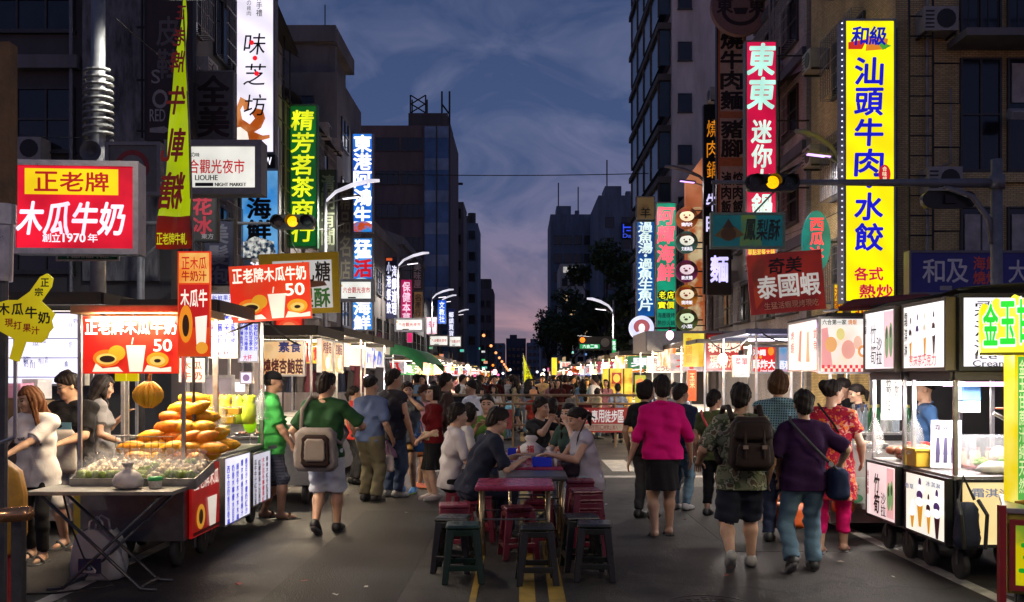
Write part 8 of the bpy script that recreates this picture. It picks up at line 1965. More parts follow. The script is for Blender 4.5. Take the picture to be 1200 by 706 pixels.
# --- left: sellers
J = P('woman in a white lettered t-shirt with long brown hair bagging fruit at the counter', 44, 656, 450, R(180), fem=True, h=.0085, lean=.10, head=(-.75, .35, 0), hair='long', hcol=(.075, .030, .012), tone=(.50, .31, .21),
	  top=S_T(WHT, sleeve=.85, hem=-.085, ease=.019, loose=1.0, fold=.6), bottom=dict(mat=BLK, len=1.9, ease=.002, fold=.3), shoes=dict(kind='sandal', mat=SHB), hands=[(.06, .40, .97), (.30, .34, .98)], poles=[(-.6, -.5, -.8), (.6, -.5, -.8)], feet=[(-.10, .10, .071), (.10, -.10, .071)], seed=3)
mb = MB(); H_ = J['H']
for txt, dz, w_ in (('YEAR 2010', -.035, .20), ('ROSE ROUTE', -.085, .24)):
	for i, ch in enumerate(txt):
		if ch == ' ': continue
		u_ = (i-(len(txt)-1)/2)/len(txt); p = J['cst']+J['u']*(dz+.03+(.012 if dz > -.05 else 0)*(1-abs(u_)*3))-J['rt']*u_*w_; y = J['f']*(.072*H_+.050-abs(u_)*abs(u_)*.16)
		M_ = Matrix(((J['rt'][0], -J['f'][0], J['u'][0], p[0]+y[0]), (J['rt'][1], -J['f'][1], J['u'][1], p[1]+y[1]), (J['rt'][2], -J['f'][2], J['u'][2], p[2]+y[2]), (0, 0, 0, 1)))
		M_ = M_ @ Matrix.Rotation(0, 4, 'Z'); b_ = MB(); put(b_, ch, -w_/len(txt)*.45, -.012, w_/len(txt)*.45, .014, 0, .03, flip=False)
		mb.add([tuple(M_ @ Vector(v)) for v in [(-a, b, c) for a, b, c in b_.v]], b_.f)
obj('shirt_print', mb, T('201828'), J['root'])
J = P('man in a black t-shirt and glasses behind the papaya counter, reaching out one arm', 86, 641, 435, R(172), fem=False, h=.0085, g=1.12, head=(-.7, .38, 0), tone=(.50, .30, .20), belly=.4,
	  top=S_T(BLK, sleeve=.8, ease=.014), bottom=dict(mat=WHT, len=1.12, wide=2), shoes=dict(kind='sandal', mat=SHB), hands=[(-.10, .36, 1.02), (.36, .30, 1.22)], poles=[(-.6, -.4, -.8), (.9, -.1, -.6)], seed=4)
HC = J['HC']; gl_ = MB()
for s_ in (-1, 1): gl_.tube([tuple(HC(s_*.0195+.014*math.cos(t), .060, .002+.011*math.sin(t))) for t in [2*PI*k/10 for k in range(11)]], .0018, 4); gl_.tube([tuple(HC(s_*.034, .058, .004)), tuple(HC(s_*.050, -.005, .006))], .0018, 4)
gl_.tube([tuple(HC(-.006, .062, .004)), tuple(HC(.006, .062, .004))], .0018, 4); obj('glasses', gl_, BLACK, J['root'])
mb = bagmesh((0, .17, .93), (.30, .05, .42), wob=.02); obj('apron', mb, cloth((.42, .40, .38)), J['root'])
c_ = J['cst']-J['u']*.06+J['f']*(.060*J['H']+.028); mb = MB(); mb.box((0, 0, 0), (.13, .012, .14), M=Matrix(((J['rt'][0], J['f'][0], J['u'][0], c_[0]), (J['rt'][1], J['f'][1], J['u'][1], c_[1]), (J['rt'][2], J['f'][2], J['u'][2], c_[2]), (0, 0, 0, 1)))); obj('shirt_print', mb, plain((.10, .22, .32), .6), J['root'])
P('person with long dark hair holding a phone behind the papaya cart post', 116, 628, 437, R(-60), D=9.9, fem=True, h=.010, head=(0, .35, 0), hair='long', top=S_T(cloth((.22, .21, .21)), sleeve=.6), bottom=dict(mat=DGR, len=1.9), shoes=dict(mat=SHB), hands=[(-.06, .24, 1.22), (.18, .2, .95)], seed=5)
# --- left: walkers
J = P('man in a green polo shirt and black cap standing by the fruit juice cart', 318, 608, 434, R(-72), h=.0085, belly=.5, g=1.1, hair='none', head=(0, .05, 0), tone=(.40, .23, .15),
	  top=S_T(K_('3f9a4a'), sleeve=.85, ease=.016, polo=True, hem=-.07), bottom=dict(mat=cloth((.06, .065, .09), col2=[(.10, .11, .15)], kind='plaid', scale=9), len=1.05, wide=1.6), shoes=dict(kind='sandal', mat=plain((.12, .06, .03), .6)), feet=[(-.10, -.08, .075), (.10, .10, .075)], hands=[(-.22, .06, .80), (.20, .22, .86)], seed=6)
HC = J['HC']; S = SDF(); H_ = J['H']; HM = J['HM']
S.el(HC(0, -.006, .024), (.054*H_, .063*H_, .052*H_), (HM[:, 0], HM[:, 1], HM[:, 2]), .01); S.plane(HC(0, 0, .014), -HM[:, 2]); v_, q_ = S.mesh(.007); npmesh('cap', v_, q_, BLK, J['root'])
mb = MB(); mb.sheet([[tuple(HC(.040*math.sin(a), .050+.046*t*math.cos(a*.8), .020-.012*t)) for t in (0, .5, 1)] for a in [-1.3+2.6*k/10 for k in range(11)]]); obj('cap_brim', mb, BLK, J['root'], smooth=True)
S = SDF(); S.el(HC(0, -.012, .0), (.050*H_, .058*H_, .040*H_), (HM[:, 0], HM[:, 1], HM[:, 2]), .01); S.plane(HC(0, .004, 0), HM[:, 1]); S.plane(HC(0, 0, -.034), -HM[:, 2]); v_, q_ = S.mesh(.007); npmesh('hair', v_, q_, hairmat(), J['root'])
J = P('man in a dark green t-shirt and white shorts walking away with a grey shoulder bag', 381, 626, 437, R(-6), h=.0085, g=1.08, head=(-.45, .05, 0), tone=(.44, .26, .17),
	  top=S_T(K_('24462c'), sleeve=.85, ease=.017, hem=-.03), bottom=dict(mat=cloth((.50, .54, .60)), len=1.0, wide=2.2), shoes=dict(mat=SHB, sole=SOLW), feet=[(-.07, -.10, .125, .5, 0), (.085, .14, .078, -.05, 0)], hands=[(-.30, .10, .88), (.30, .30, 1.10)], poles=[(-.8, -1, 0), (1, -.6, -.6)], seed=7)
t = worn(J, 'messenger_bag', 'large grey shoulder bag with a dark flap behind the man in dark green')
GB = cloth((.20, .18, .17), var=.2); obj('bag', bagmesh((-.02, -.235, .90), (.46, .17, .44), sq=.35, taper=.86), GB, t)
mb = bagmesh((.0, -.322, .89), (.30, .035, .33), sq=.25); obj('flap', mb, cloth((.022, .014, .014)), t)
mb = bagmesh((.0, -.345, .90), (.22, .02, .23), sq=.25); obj('pocket', mb, GB, t)
mb = MB(); mb.tube([(-.19, -.20, 1.08), (-.20, -.14, 1.30), (-.14, -.05, 1.43), (-.05, .09, 1.41), (.08, .17, 1.25), (.2, .14, 1.05), (.20, -.1, .95), (.17, -.2, 1.0)], .020, 8); obj('strap', mb, GB, t, smooth=True)
J = P('man in a blue grey short sleeved shirt and loose olive trousers, back turned', 434, 588, 441, R(-28), h=.0095, g=1.06, belly=.2, top=S_T(K_('5a6a8c'), sleeve=.9, ease=.02, hem=-.03, waist=1.6), bottom=dict(mat=K_('6a6450', var=.2), len=1.96, ease=.012, cuff=.036), shoes=dict(mat=SHB, sole=SOLW), hair='crop', hands=[(-.24, .02, .82), (.26, .12, .84)], seed=8)
P('man in a dark vest and jeans close beside the man in olive trousers', 460, 583, 433, R(-42), h=.0095, g=1.08, head=(-.3, 0, 0), top=S_T(cloth((.03, .03, .04)), sleeve=.1, ease=.02), bottom=dict(mat=cloth((.04, .06, .12), var=.3), len=1.95, ease=.009), shoes=dict(mat=SHG, sole=SOLW), hands=[(-.25, .1, .82), (.28, .12, .80)], seed=9)
J = P('woman in a grey top and khaki shorts with neon running shoes, hand at her mouth', 478, 578, 448, R(168), fem=True, h=.0095, g=1.08, hair='short', hcol=(.02, .012, .01), tone=(.48, .29, .20), head=(.45, 0, .05), top=S_T(K_('5c6068'), sleeve=.35, ease=.02, hem=-.05), bottom=dict(mat=K_('8a6a44'), len=.5, wide=2.4), shoes=dict(mat=plain((.05, .22, .55), .5), sole=plain((.45, .75, .05), .5)), hands=[(-.10, .16, 1.33), (.30, .10, .85)], poles=[(-.9, .2, -.7), (.5, -1, -.3)], seed=10)
P('woman in a pink printed top with curly hair lit from behind', 497, 572, 452, R(-135), fem=True, h=.0105, g=1.05, hair='curly', hcol=(.045, .02, .012), top=S_T(K_('e8a8a8'), sleeve=.4), bottom=dict(mat=K_('7a4a30'), len=.8), shoes=dict(mat=plain((.7, .2, .12), .5)), seed=11)
J = P('woman in a dark red top and black knee skirt facing the group with hands joined', 508, 586, 451, R(118), fem=True, h=.009, hair='bob', tone=(.52, .33, .24), top=S_T(K_('5c0f14'), sleeve=.9, ease=.012, hem=-.01), bottom=dict(kind='skirt', mat=BLK, len=.245, r=.118, pleats=16, amp=.007), shoes=dict(mat=plain((.34, .30, .30), .6), sole=SOLW), hands=[(-.05, .16, .84), (.05, .17, .83)], seed=12, head=(.1, -.05, 0))
mb = MB(); mb.lathe([(.152, -.06), (.158, 0), (.150, .06)], n=20, M=Matrix.Translation((0, 0, .86)) @ Matrix.Diagonal((1, .82, 1, 1))); obj('waist_band', mb, cloth((.42, .30, .18), col2=[(.12, .06, .04), (.5, .42, .3)], kind='floral', scale=40), J['root'], smooth=True)
P('man in a dark brown shirt standing behind the woman in the dark red top', 522, 569, 438, R(-70), h=.0105, top=S_T(cloth((.055, .035, .03)), sleeve=1.5, ease=.018), bottom=dict(mat=cloth((.16, .15, .14)), len=1.95), shoes=dict(mat=SHG), seed=13)
P('man in a white open collared shirt looking to the standing group', 553, 562, 446, R(62), h=.0105, hair='crop', head=(.1, 0, 0), tone=(.46, .28, .19), top=S_T(cloth((.58, .58, .62)), sleeve=.9, ease=.02, polo=True), bottom=dict(mat=DGR, len=1.95), shoes=dict(mat=SHB), seed=14)
P('child in a red top standing behind the man in the blue grey shirt', 415, 570, 452, R(-60), D=14.4, h=.0115, fem=True, hair='pony', top=S_T(K_('b03830'), sleeve=.6), bottom=dict(mat=DGR, len=1.9), shoes=dict(mat=SHB), seed=15)
def carried(name, label, x, y, z, w_, h_, mat, d=.12):
	t = thing(name, label, 'bag', (x, y, z)); obj('bag', bagmesh((0, 0, h_/2), (w_, d, h_), wob=.08, taper=.8, sq=.7), mat, t); mb = MB()
	for s_ in (-1, 1): mb.tube([(s_*w_*.25, 0, h_*.97), (s_*w_*.12, 0, h_+.12), (0, 0, h_+.17)], .010, 5)
	obj('handle', mb, mat, t); return t
carried('shopping_bag', 'pink violet plastic bag hanging beside the woman in khaki shorts', gx(461, 12.9), 12.75, .55, .26, .34, plain((.40, .22, .38), .4, 0, .2, 8, .2))
carried('shopping_bag', 'blue plastic bag carried between the two women', gx(493, 13.2), 13.1, .60, .20, .26, plain((.03, .15, .42), .4, 0, .2, 8, .2))
carried('shopping_bag', 'white plastic bag held low by the man in the vest', gx(455, 12.6), 12.5, .38, .20, .22, plain((.5, .45, .42), .4, 0, .2, 8, .2))
# --- seated diners
def sit(label, X, D, yaw, H, lean=.2, hands=None, fem=False, feet=None, **k):
	return person(label, (X, D), yaw, H, fem=fem, pelvis=(0, -.04, .545), lean=lean, feet=feet or [(-.12, .36, .075), (.12, .32, .075)], hands=hands, poles=k.pop('poles', [(-.6, -.8, -.6), (.6, -.8, -.6)]), **k)
BT = lambda m: dict(mat=m, len=1.92, rise=.075)
J = sit('seated man in a navy shirt and glasses leaning over his food', -.46, 9.45, R(-68), 1.68, .42, [(-.12, .50, .82), (.16, .44, .80)], h=.0085, head=(.05, .35, 0), tone=(.44, .27, .19), top=S_T(cloth((.018, .022, .04)), sleeve=.9, ease=.016, hem=-.06), bottom=BT(cloth((.03, .035, .06))), shoes=dict(mat=SHB), seed=20)
HC = J['HC']; gl_ = MB()
for s_ in (-1, 1): gl_.tube([tuple(HC(s_*.0195+.014*math.cos(t), .060, .002+.011*math.sin(t))) for t in [2*PI*k/10 for k in range(11)]], .0018, 4); gl_.tube([tuple(HC(s_*.034, .058, .004)), tuple(HC(s_*.050, -.005, .006))], .0018, 4)
obj('glasses', gl_, BLACK, J['root'])
sit('seated man in a white polo shirt watching across the table', -.72, 10.05, R(-72), 1.63, .12, [(-.12, .34, .80), (.16, .30, .78)], h=.0085, head=(.0, .08, 0), tone=(.46, .29, .20), top=S_T(cloth((.50, .48, .50)), sleeve=.9, ease=.013, polo=True, hem=-.06), g=.95, bottom=BT(BLK), shoes=dict(mat=SHB), seed=21)
sit('seated diner in a pale top beside the white polo shirt', -.66, 10.85, R(-80), 1.60, .15, [(-.12, .34, .80), (.16, .30, .78)], fem=True, h=.0105, hair='bob', head=(.3, .2, 0), top=S_T(cloth((.5, .48, .46)), sleeve=.6), bottom=BT(DGR), shoes=dict(mat=SHB), seed=22)
J = sit('seated woman in a grey sleeveless top with tied hair, eating at the maroon table', .70, 10.05, R(104), 1.60, .18, [(-.14, .40, .82), (.12, .40, .80)], fem=True, h=.0085, g=1.1, hair='pony', head=(.05, .42, 0), tone=(.46, .27, .185), top=S_T(cloth((.42, .40, .46)), sleeve=.22, ease=.014, hem=-.07), bottom=BT(cloth((.35, .42, .48), col2=[(.6, .65, .7), (.2, .25, .35)], kind='floral', scale=22)), shoes=dict(kind='sandal', mat=SHB), seed=23)
t = worn(J, 'handbag', 'dark handbag with a red side on the lap of the woman in grey'); obj('bag', bagmesh((.05, .17, .66), (.30, .20, .14)), cloth((.03, .02, .03)), t); mb = bagmesh((.19, .17, .65), (.03, .16, .10)); obj('side_panel', mb, plain((.35, .02, .05), .5), t); mb = MB(); mb.tube([(-.06, .14, .72), (-.10, .12, 1.0), (-.08, .0, 1.24), (.0, -.1, 1.2)], .010, 6); obj('strap', mb, cloth((.05, .045, .05)), t, smooth=True)
sit('seated woman in dark green with glasses, hand at her cheek', .62, 11.0, R(138), 1.62, .2, [(-.08, .20, 1.08), (.14, .36, .80)], fem=True, h=.0095, hair='long', head=(.05, .1, 0), tone=(.50, .32, .24), top=S_T(cloth((.05, .09, .075)), sleeve=.6), bottom=BT(BLK), shoes=dict(mat=SHB), poles=[(-.9, .2, -.8), (.6, -.8, -.6)], seed=24)
sit('seated person in a dark t-shirt with both hands raised to the mouth', .24, 12.2, R(-128), 1.66, .1, [(-.06, .24, 1.10), (.08, .24, 1.08)], h=.0105, hair='short', head=(.2, .05, 0), top=S_T(cloth((.02, .02, .022)), sleeve=.7), bottom=BT(BLK), shoes=dict(mat=SHB), poles=[(-1, .1, -.8), (1, .1, -.8)], seed=25)
sit('seated bearded man in a green t-shirt facing down the table', -.45, 12.9, R(172), 1.70, .1, [(-.08, .30, .98), (.10, .30, .96)], h=.0105, hair='crop', tone=(.50, .30, .20), top=S_T(cloth((.10, .22, .04)), sleeve=.8), bottom=BT(NVY), shoes=dict(mat=SHB), seed=26)
sit('seated person in a peach top with the back turned at the far table end', .42, 12.7, R(10), 1.62, .1, None, h=.0115, hair='short', top=S_T(cloth((.62, .36, .25)), sleeve=.7), bottom=BT(DGR), shoes=dict(mat=SHB), seed=27)
# --- right: walkers
J = P('woman in a magenta top and black skirt walking away', 776, 630, 441, R(2), fem=True, h=.0085, g=1.10, hair='short', tone=(.46, .28, .19), top=S_T(K_('c4106c'), sleeve=1.05, ease=.017, hem=-.02, loose=1.6, waist=1.8), bottom=dict(kind='skirt', mat=BLK, len=.215, r=.108, amp=.004, pleats=9), shoes=dict(kind='sandal', mat=SHB), feet=[(-.07, .02, .07), (.10, .14, .075, .1, 0)], hands=[(-.32, .06, .80), (.31, .08, .82)], seed=30)
P('woman in a black t-shirt with covered hair looking across the magenta top', 756, 612, 446, R(-35), D=10.9, fem=True, h=.0095, hair='bob', head=(-.5, .0, 0), top=S_T(BLK, sleeve=.7), bottom=dict(mat=DGR, len=1.9), shoes=dict(mat=SHB), seed=31)
P('man in a navy polo and jeans ahead of the magenta top', 797, 598, 450, R(-38), h=.0095, head=(-.4, 0, 0), top=S_T(cloth((.03, .035, .075)), sleeve=.8, polo=True), bottom=dict(mat=JEAN, len=1.95), shoes=dict(mat=SHG), seed=32)
J = P('short haired woman in an olive t-shirt with a red shoulder strap', 836, 605, 458, R(-32), fem=True, h=.009, g=1.08, hair='short', head=(-.4, 0, 0), top=S_T(K_('56603c'), sleeve=.6, ease=.016, hem=-.06), bottom=dict(mat=BLK, len=1.75), shoes=dict(mat=SHB), seed=33)
mb = MB(); mb.tube([(-.14, -.02, 1.24), (-.09, -.115, 1.17), (.0, -.135, 1.02), (.11, -.125, .86), (.18, -.06, .78)], .014, 6); obj('strap', mb, plain((.5, .06, .06), .6), J['root'], smooth=True)
J = P('stout person in a camouflage shirt and dark shorts with a brown backpack, mid stride', 868, 667, 450, R(-4), h=.008, g=1.22, hair='short', head=(-.35, .05, 0), tone=(.44, .26, .17), top=S_T(cloth((.16, .17, .11), col2=[(.07, .09, .05), (.30, .29, .22), (.10, .075, .05)], kind='camo', scale=12), sleeve=.95, ease=.018, hem=-.075, loose=1.5), bottom=dict(mat=cloth((.016, .018, .03)), len=1.0, wide=2.4), shoes=dict(mat=plain((.30, .29, .27), .6), sole=SOLW), feet=[(-.115, -.22, .15, .75, 0), (.11, .12, .072, 0, 0)], hands=[(-.33, .16, .90), (.33, .05, .80)], seed=34)
t = worn(J, 'backpack', 'dark brown backpack with two buckled straps on the camouflage shirt', 'backpack')
BB = cloth((.028, .018, .016), rough=.6, var=.25)
obj('bag', bagmesh((.04, -.275, 1.09), (.37, .20, .44), sq=.45, taper=.86), BB, t)
obj('pocket', bagmesh((.04, -.385, 1.00), (.28, .06, .20), sq=.4), BB, t)
obj('flap', bagmesh((.04, -.345, 1.20), (.33, .14, .16), sq=.5, taper=.85), cloth((.022, .014, .013), rough=.6), t)
for x in (-.03, .12):
	mb = MB(); mb.tube([(x, -.40, 1.20), (x, -.425, 1.08), (x, -.42, .98)], .012, 6); obj('buckle_strap', mb, BB, t); mb = MB(); mb.b2((x-.02, -.445, 1.055), (x+.02, -.43, 1.085)); obj('buckle', mb, plain((.55, .45, .3), .3, .9), t.children[-1])
for s_ in (-1, 1):
	mb = MB(); mb.tube([(.02+s_*.12, -.20, 1.28), (.01+s_*.13, -.10, 1.385), (s_*.14, .05, 1.375), (s_*.16, .17, 1.2), (s_*.20, .10, 1.0), (s_*.20, -.15, .92)], .024, 8); obj('strap', mb, BB, t, smooth=True)
J = P('woman in a teal checked shirt with brown short hair at the snack stall', 912, 633, 435, R(-25), D=9.3, fem=True, h=.009, g=1.1, hair='bob', hcol=(.045, .022, .010), top=S_T(cloth((.015, .06, .085), col2=[(.16, .26, .30)], kind='plaid', scale=13), sleeve=1.3, ease=.018, hem=-.10), bottom=dict(mat=NVY, len=1.95), shoes=dict(mat=SHB), seed=35)
J = P('woman in a purple t-shirt and jeans walking with a navy shoulder bag', 942, 671, 458, R(-3), fem=True, h=.008, g=1.10, hair='short', tone=(.44, .27, .18), top=S_T(K_('2c1638'), sleeve=.95, ease=.019, hem=-.055, waist=1.9), bottom=dict(mat=JEAN, len=1.97, ease=.006, cuff=.038, rise=.02), shoes=dict(mat=SHB, sole=SOLW), feet=[(-.12, -.10, .125, .55, .1), (.10, .08, .07, 0, 0)], hands=[(-.27, .10, .78), (.34, .14, .90)], poles=[(-.7, -1, -.2), (1, -1, -.2)], seed=36)
t = worn(J, 'shoulder_bag', 'navy shoulder bag resting on the hip of the purple t-shirt')
obj('bag', bagmesh((.255, -.08, .755), (.17, .34, .25), sq=.7, taper=.85), cloth((.016, .024, .06), var=.25), t)
mb = MB(); mb.tube([(-.10, .05, 1.30), (-.13, -.06, 1.275), (-.06, -.165, 1.17), (.06, -.18, 1.04), (.17, -.175, .93), (.25, -.15, .86)], .013, 6); obj('strap', mb, cloth((.05, .05, .06)), t, smooth=True)
mb = MB(); mb.cyl((.17, -.19, .925), (.17, -.205, .925), .022, n=12); obj('ring', mb, STEEL, t)
J = P('woman in a red floral tunic and pink leggings with her hair pinned up', 974, 648, 444, R(-24), fem=True, h=.008, g=1.10, hair='bun', head=(-.7, .05, 0), tone=(.48, .29, .20), top=S_T(cloth((.30, .012, .03), col2=[(.42, .02, .04), (.55, .14, .03), (.22, .005, .05), (.50, .25, .18)], kind='floral', scale=34), sleeve=.6, ease=.018, hem=-.20, flare=2.6), bottom=dict(mat=K_('d01868'), len=1.68), shoes=dict(kind='sandal', mat=plain((.55, .22, .22), .5)), feet=[(-.09, -.06, .072), (.10, .12, .072)], hands=[(-.26, .10, .86), (.26, .14, .86)], seed=37)
mb = MB(); mb.tube([(-.12, .03, 1.385), (-.06, -.12, 1.33), (.04, -.14, 1.2), (.12, -.12, 1.05)], .011, 6); obj('strap', mb, BLK, J['root'], smooth=True)
carried('shopping_bag', 'orange plastic bag standing low behind the two women walking', gx(920, 9.6), 9.5, .12, .5, .24, plain((.72, .14, .02), .4, 0, .2, 6, .2), .3)
carried('shopping_bag', 'second orange bag beside the legs of the floral tunic', gx(986, 9.4), 9.35, .28, .22, .30, plain((.62, .10, .02), .4, 0, .3, 6, .2), .16)
# --- right: sellers
P('stall keeper with tied dark hair reaching over the snack stall counter', 1006, 610, 449, R(88), D=11.75, fem=True, h=.0105, hair='pony', head=(.1, .25, 0), tone=(.52, .32, .22), top=S_T(cloth((.05, .04, .04)), sleeve=.2), bottom=dict(mat=BLK, len=1.9), shoes=dict(mat=SHB), hands=[(-.1, .46, 1.12), (.1, .44, 1.06)], seed=40)
P('stall keeper in black bent behind the woman at the snack stall', 990, 606, 443, R(120), D=12.05, h=.0115, head=(0, .35, 0), top=S_T(BLK, sleeve=.8), bottom=dict(mat=BLK, len=1.9), shoes=dict(mat=SHB), seed=41)
P('young man in a dark blue t-shirt standing inside the ice cream cart', 1084, 620, 441, R(80), D=9.45, h=.0095, hair='crop', head=(0, .1, 0), tone=(.44, .26, .17), top=S_T(cloth((.025, .06, .14)), sleeve=.85), bottom=dict(mat=DGR, len=1.9), shoes=dict(mat=SHB), seed=42)
P('man facing the street behind the squid stall', 792, 575, 449, R(150), D=14.6, h=.012, top=S_T(cloth((.3, .3, .32))), bottom=dict(mat=DGR, len=1.9), shoes=dict(mat=SHB), seed=43)
# --- the crowd behind the barrier
CR = [(724, 23.6, 450, 10, 'e', 'man in a blue grey shirt with his back turned close behind the barrier', '6a7488', False, 'short'), (671, 26, 457, -10, 'e', 'person in a grey shirt with a dark shoulder strap behind the barrier', '686460', False, 'short'), (700, 25, 455, -60, 'e', 'woman in a beige shirt turned to the yellow lit cloth', 'b0a080', True, 'bob'),
	  (686, 24.6, 464, 0, 'e', 'short person in a dark red shirt behind the barrier', '401418', False, 'short'), (649, 27, 460, 30, 'e', 'woman in a lilac dress behind the barrier', '88709c', True, 'pony'), (625, 23.2, 459, 170, 'e', 'person in an orange straw hat facing the tables behind the barrier', '8a3024', True, 'none'), (597, 24.5, 462, 60, 'e', 'woman in a pale blue top behind the barrier beside the yellow flag', '7ab0c8', True, 'bob'),
	  (659, 30, 453, 20, 'e', 'woman in a black and white patterned dress beyond the lilac dress', '302c30', True, 'long'), (579, 26, 452, 160, 'e', 'woman in a white top beyond the white shirted man', 'b8b0ac', True, 'long'), (566, 25, 455, 150, 'e', 'person in a white top at the left end of the barrier', 'c0b8b8', True, 'bob'), (508, 24, 447, 0, 'e', 'person in dark clothes beyond the curly haired woman', '202024', False, 'short'), (536, 22.9, 452, 0, 'e', 'person in black with the back turned beyond the man in brown', '18181c', False, 'short'), (590, 31, 451, 180, 'e', 'tall person in black walking up beyond the pale blue top', '141418', False, 'short'), (760, 26, 452, 40, 'e', 'person in dark blue in front of the sweet corn stall', '1c2440', False, 'short'), (780, 22.6, 455, -60, 'e', 'person in black at the food poster of the sweet corn stall', '17171a', True, 'bob')]
for i, (px, D, yt, yw, _, lb, col, fem, hr_) in enumerate(CR):
	J = P(lb, px, 0, yt, R(yw), D=D, fem=fem, h=.016, hair=hr_, top=S_T(K_(col), sleeve=.8), bottom=dict(mat=(BLK, DGR, JEAN, NVY)[i % 4], len=1.9), shoes=dict(mat=SHB), group=None, seed=50+i, detail=True)
	if 'straw' in lb:
		HC = J['HC']; mb = MB(); mb.smooth = True; mb.lathe([(.17, -.02), (.10, .03), (.095, .10), (.05, .13), (.001, .135)], n=18, M=Matrix.Translation(HC(0, 0, .02))); obj('straw_hat', mb, plain((.55, .25, .10), .7), J['root'])
q = random.Random(77)
TONES = [('black', '141416'), ('white', 'c8c4c0'), ('grey', '76777e'), ('dark blue', '1c2844'), ('dark red', '3c1616'), ('pale blue', '84a4bc'), ('beige', 'a89878'), ('pink', '98666e')]
protos = {}
n_c = 0
while n_c < 120:
	px = q.uniform(482, 742); D = 26+q.random()**1.5*60
	if abs(gx(px, D)) > 4.2 or (abs(px-613) < 5): continue
	c = q.randrange(8); fem = q.random() < .5
	key = (c, fem)
	lb = 'distant pedestrian in a %s top%s in the crowd down the street' % (TONES[c][0], ' with long hair' if fem else '')
	yw = q.choice((0, 0, 180, 170, -20, 60, -90)); x = gx(px, D)
	if key not in protos:
		s_ = q.choice((1, -1))
		J = person(lb, (x, D), R(yw), 1.58 if fem else 1.69, fem=fem, h=.021, hair=('long' if fem else 'short'), top=S_T(K_(TONES[c][1]), sleeve=.8), bottom=dict(mat=(BLK, DGR, JEAN, NVY)[c % 4], len=1.9 if c % 3 else .8), shoes=dict(mat=SHB), group='distant pedestrians', seed=90+n_c, detail=False, feet=[(-.08, .16*s_, .08, -.1*s_, 0), (.08, -.16*s_, .10, .3*s_, 0)])
		protos[key] = (J['root'], tree_of(J['root']))
	else:
		dup(protos[key][0], protos[key][1], (x, D, 0), R(yw), lb)
	n_c += 1
# ------------------------------------------------------------------ clutter
q = random.Random(101)
for i, (px, py, D, c, e, lb) in enumerate(((492, 431, 33, 'ffb870', 60, 'warm bulb over the first distant stall behind the woman in dark red'), (512, 428, 37, 'fff0ff', 80, 'bright white violet bulb behind the man in dark brown'), (530, 433, 34, 'ffa040', 50, 'orange bulb left of the white shirted standing man'), (548, 430, 44, 'ffe0c0', 60, 'pale bulb above the white shirted standing man'), (474, 428, 30, 'ffd0f0', 50, 'pinkish bulb between the green awning and the curly hair'), (697, 436, 34, 'ffd870', 60, 'yellow bulb left of the yellow lit cloth'), (738, 430, 30, 'ffc860', 60, 'amber bulb at the upper corner of the yellow lit cloth'), (668, 438, 40, 'ffd8e8', 60, 'pale pink bulb above the grey shirt with the strap'), (636, 440, 52, 'ffe8c0', 60, 'cream bulb beside the yellow pennant flag'), (580, 436, 50, 'ffb0a0', 60, 'rosy bulb under the line of orange lamps'))):
	bulb(lb, gx(px, D), D, gz(py, D), e*5, C(c), G(c, 5), 2.6*D/FP, .6)
r = thing('manhole_cover', 'round iron manhole cover in the asphalt in front of the walkers', 'manhole cover', (1.35, 6.7, 0)); mb = MB(); mb.lathe([(.33, 0), (.33, .008), (.30, .008), (.30, .005), (.001, .005)], n=28)
for k in range(-4, 5):
	for l in range(-4, 5):
		if k*k+l*l < 17: mb.b2((k*.06-.018, l*.06-.018, .004), (k*.06+.018, l*.06+.018, .009))
obj('cover', mb, plain((.045, .042, .04), .5, .7, .3, 9, .2), r)
mb = MB(); mb.b2((-1.9, 6.0, .001), (-.9, 11.5, .004)); mb.b2((2.0, 8.8, .001), (3.1, 14, .004)); struct('road_patch', mb, plain((.0165, .0147, .0125), .7, 0, .45, 1.2, .6, 'tar_patch', bscale=70))
for i in range(26):
	x, y = q.uniform(-2.6, 3.2), q.uniform(6.2, 14)
	if -1 < x < 1 and y < 12.5: continue
	mb = MB(); n = 6; s_ = q.uniform(.018, .045)
	mb.add([(math.cos(2*PI*k/n)*s_*q.uniform(.5, 1.2), math.sin(2*PI*k/n)*s_*q.uniform(.4, 1.1), .008+q.uniform(0, .012)) for k in range(n)], [tuple(range(n))])
	o = obj('paper_scrap', mb, plain(q.choice(((.5, .48, .44), (.3, .25, .2), (.42, .10, .08))), .8)); o.location = (x, y, 0); tag(o, 'small scrap of litter lying on the asphalt', 'litter', 'scraps of litter on the road')
gb = None
for i, (x, y, lb) in enumerate(((-3.55, 11.75, 'dented grey gas bottle beside the vegetarian grill'), (4.35, 9.55, 'grey gas bottle behind the bamboo shoot cart'), (4.5, 7.1, 'grey gas bottle behind the ice cream cart'))):
	if gb is None:
		r = thing('gas_bottle', lb, 'gas bottle', (x, y, 0), 0, 'gas bottles of the stalls'); mb = MB(); mb.smooth = True; mb.lathe([(.12, 0), (.15, .03), (.155, .1), (.155, .42), (.12, .5), (.05, .54), (.04, .57)], n=18); obj('tank', mb, plain((.2, .21, .2), .5, .3, .35, 6, .1), r)
		mb = MB(); mb.cyl((0, 0, .57), (0, 0, .63), .025, n=8); mb.tube([(math.cos(t)*.09, math.sin(t)*.09, .62) for t in [2*PI*k/12 for k in range(13)]], .012, 6); obj('valve', mb, DSTEEL, r); gb = (r, tree_of(r))
	else: dup(gb[0], gb[1], (x, y, 0), .4, lb)
hb = None
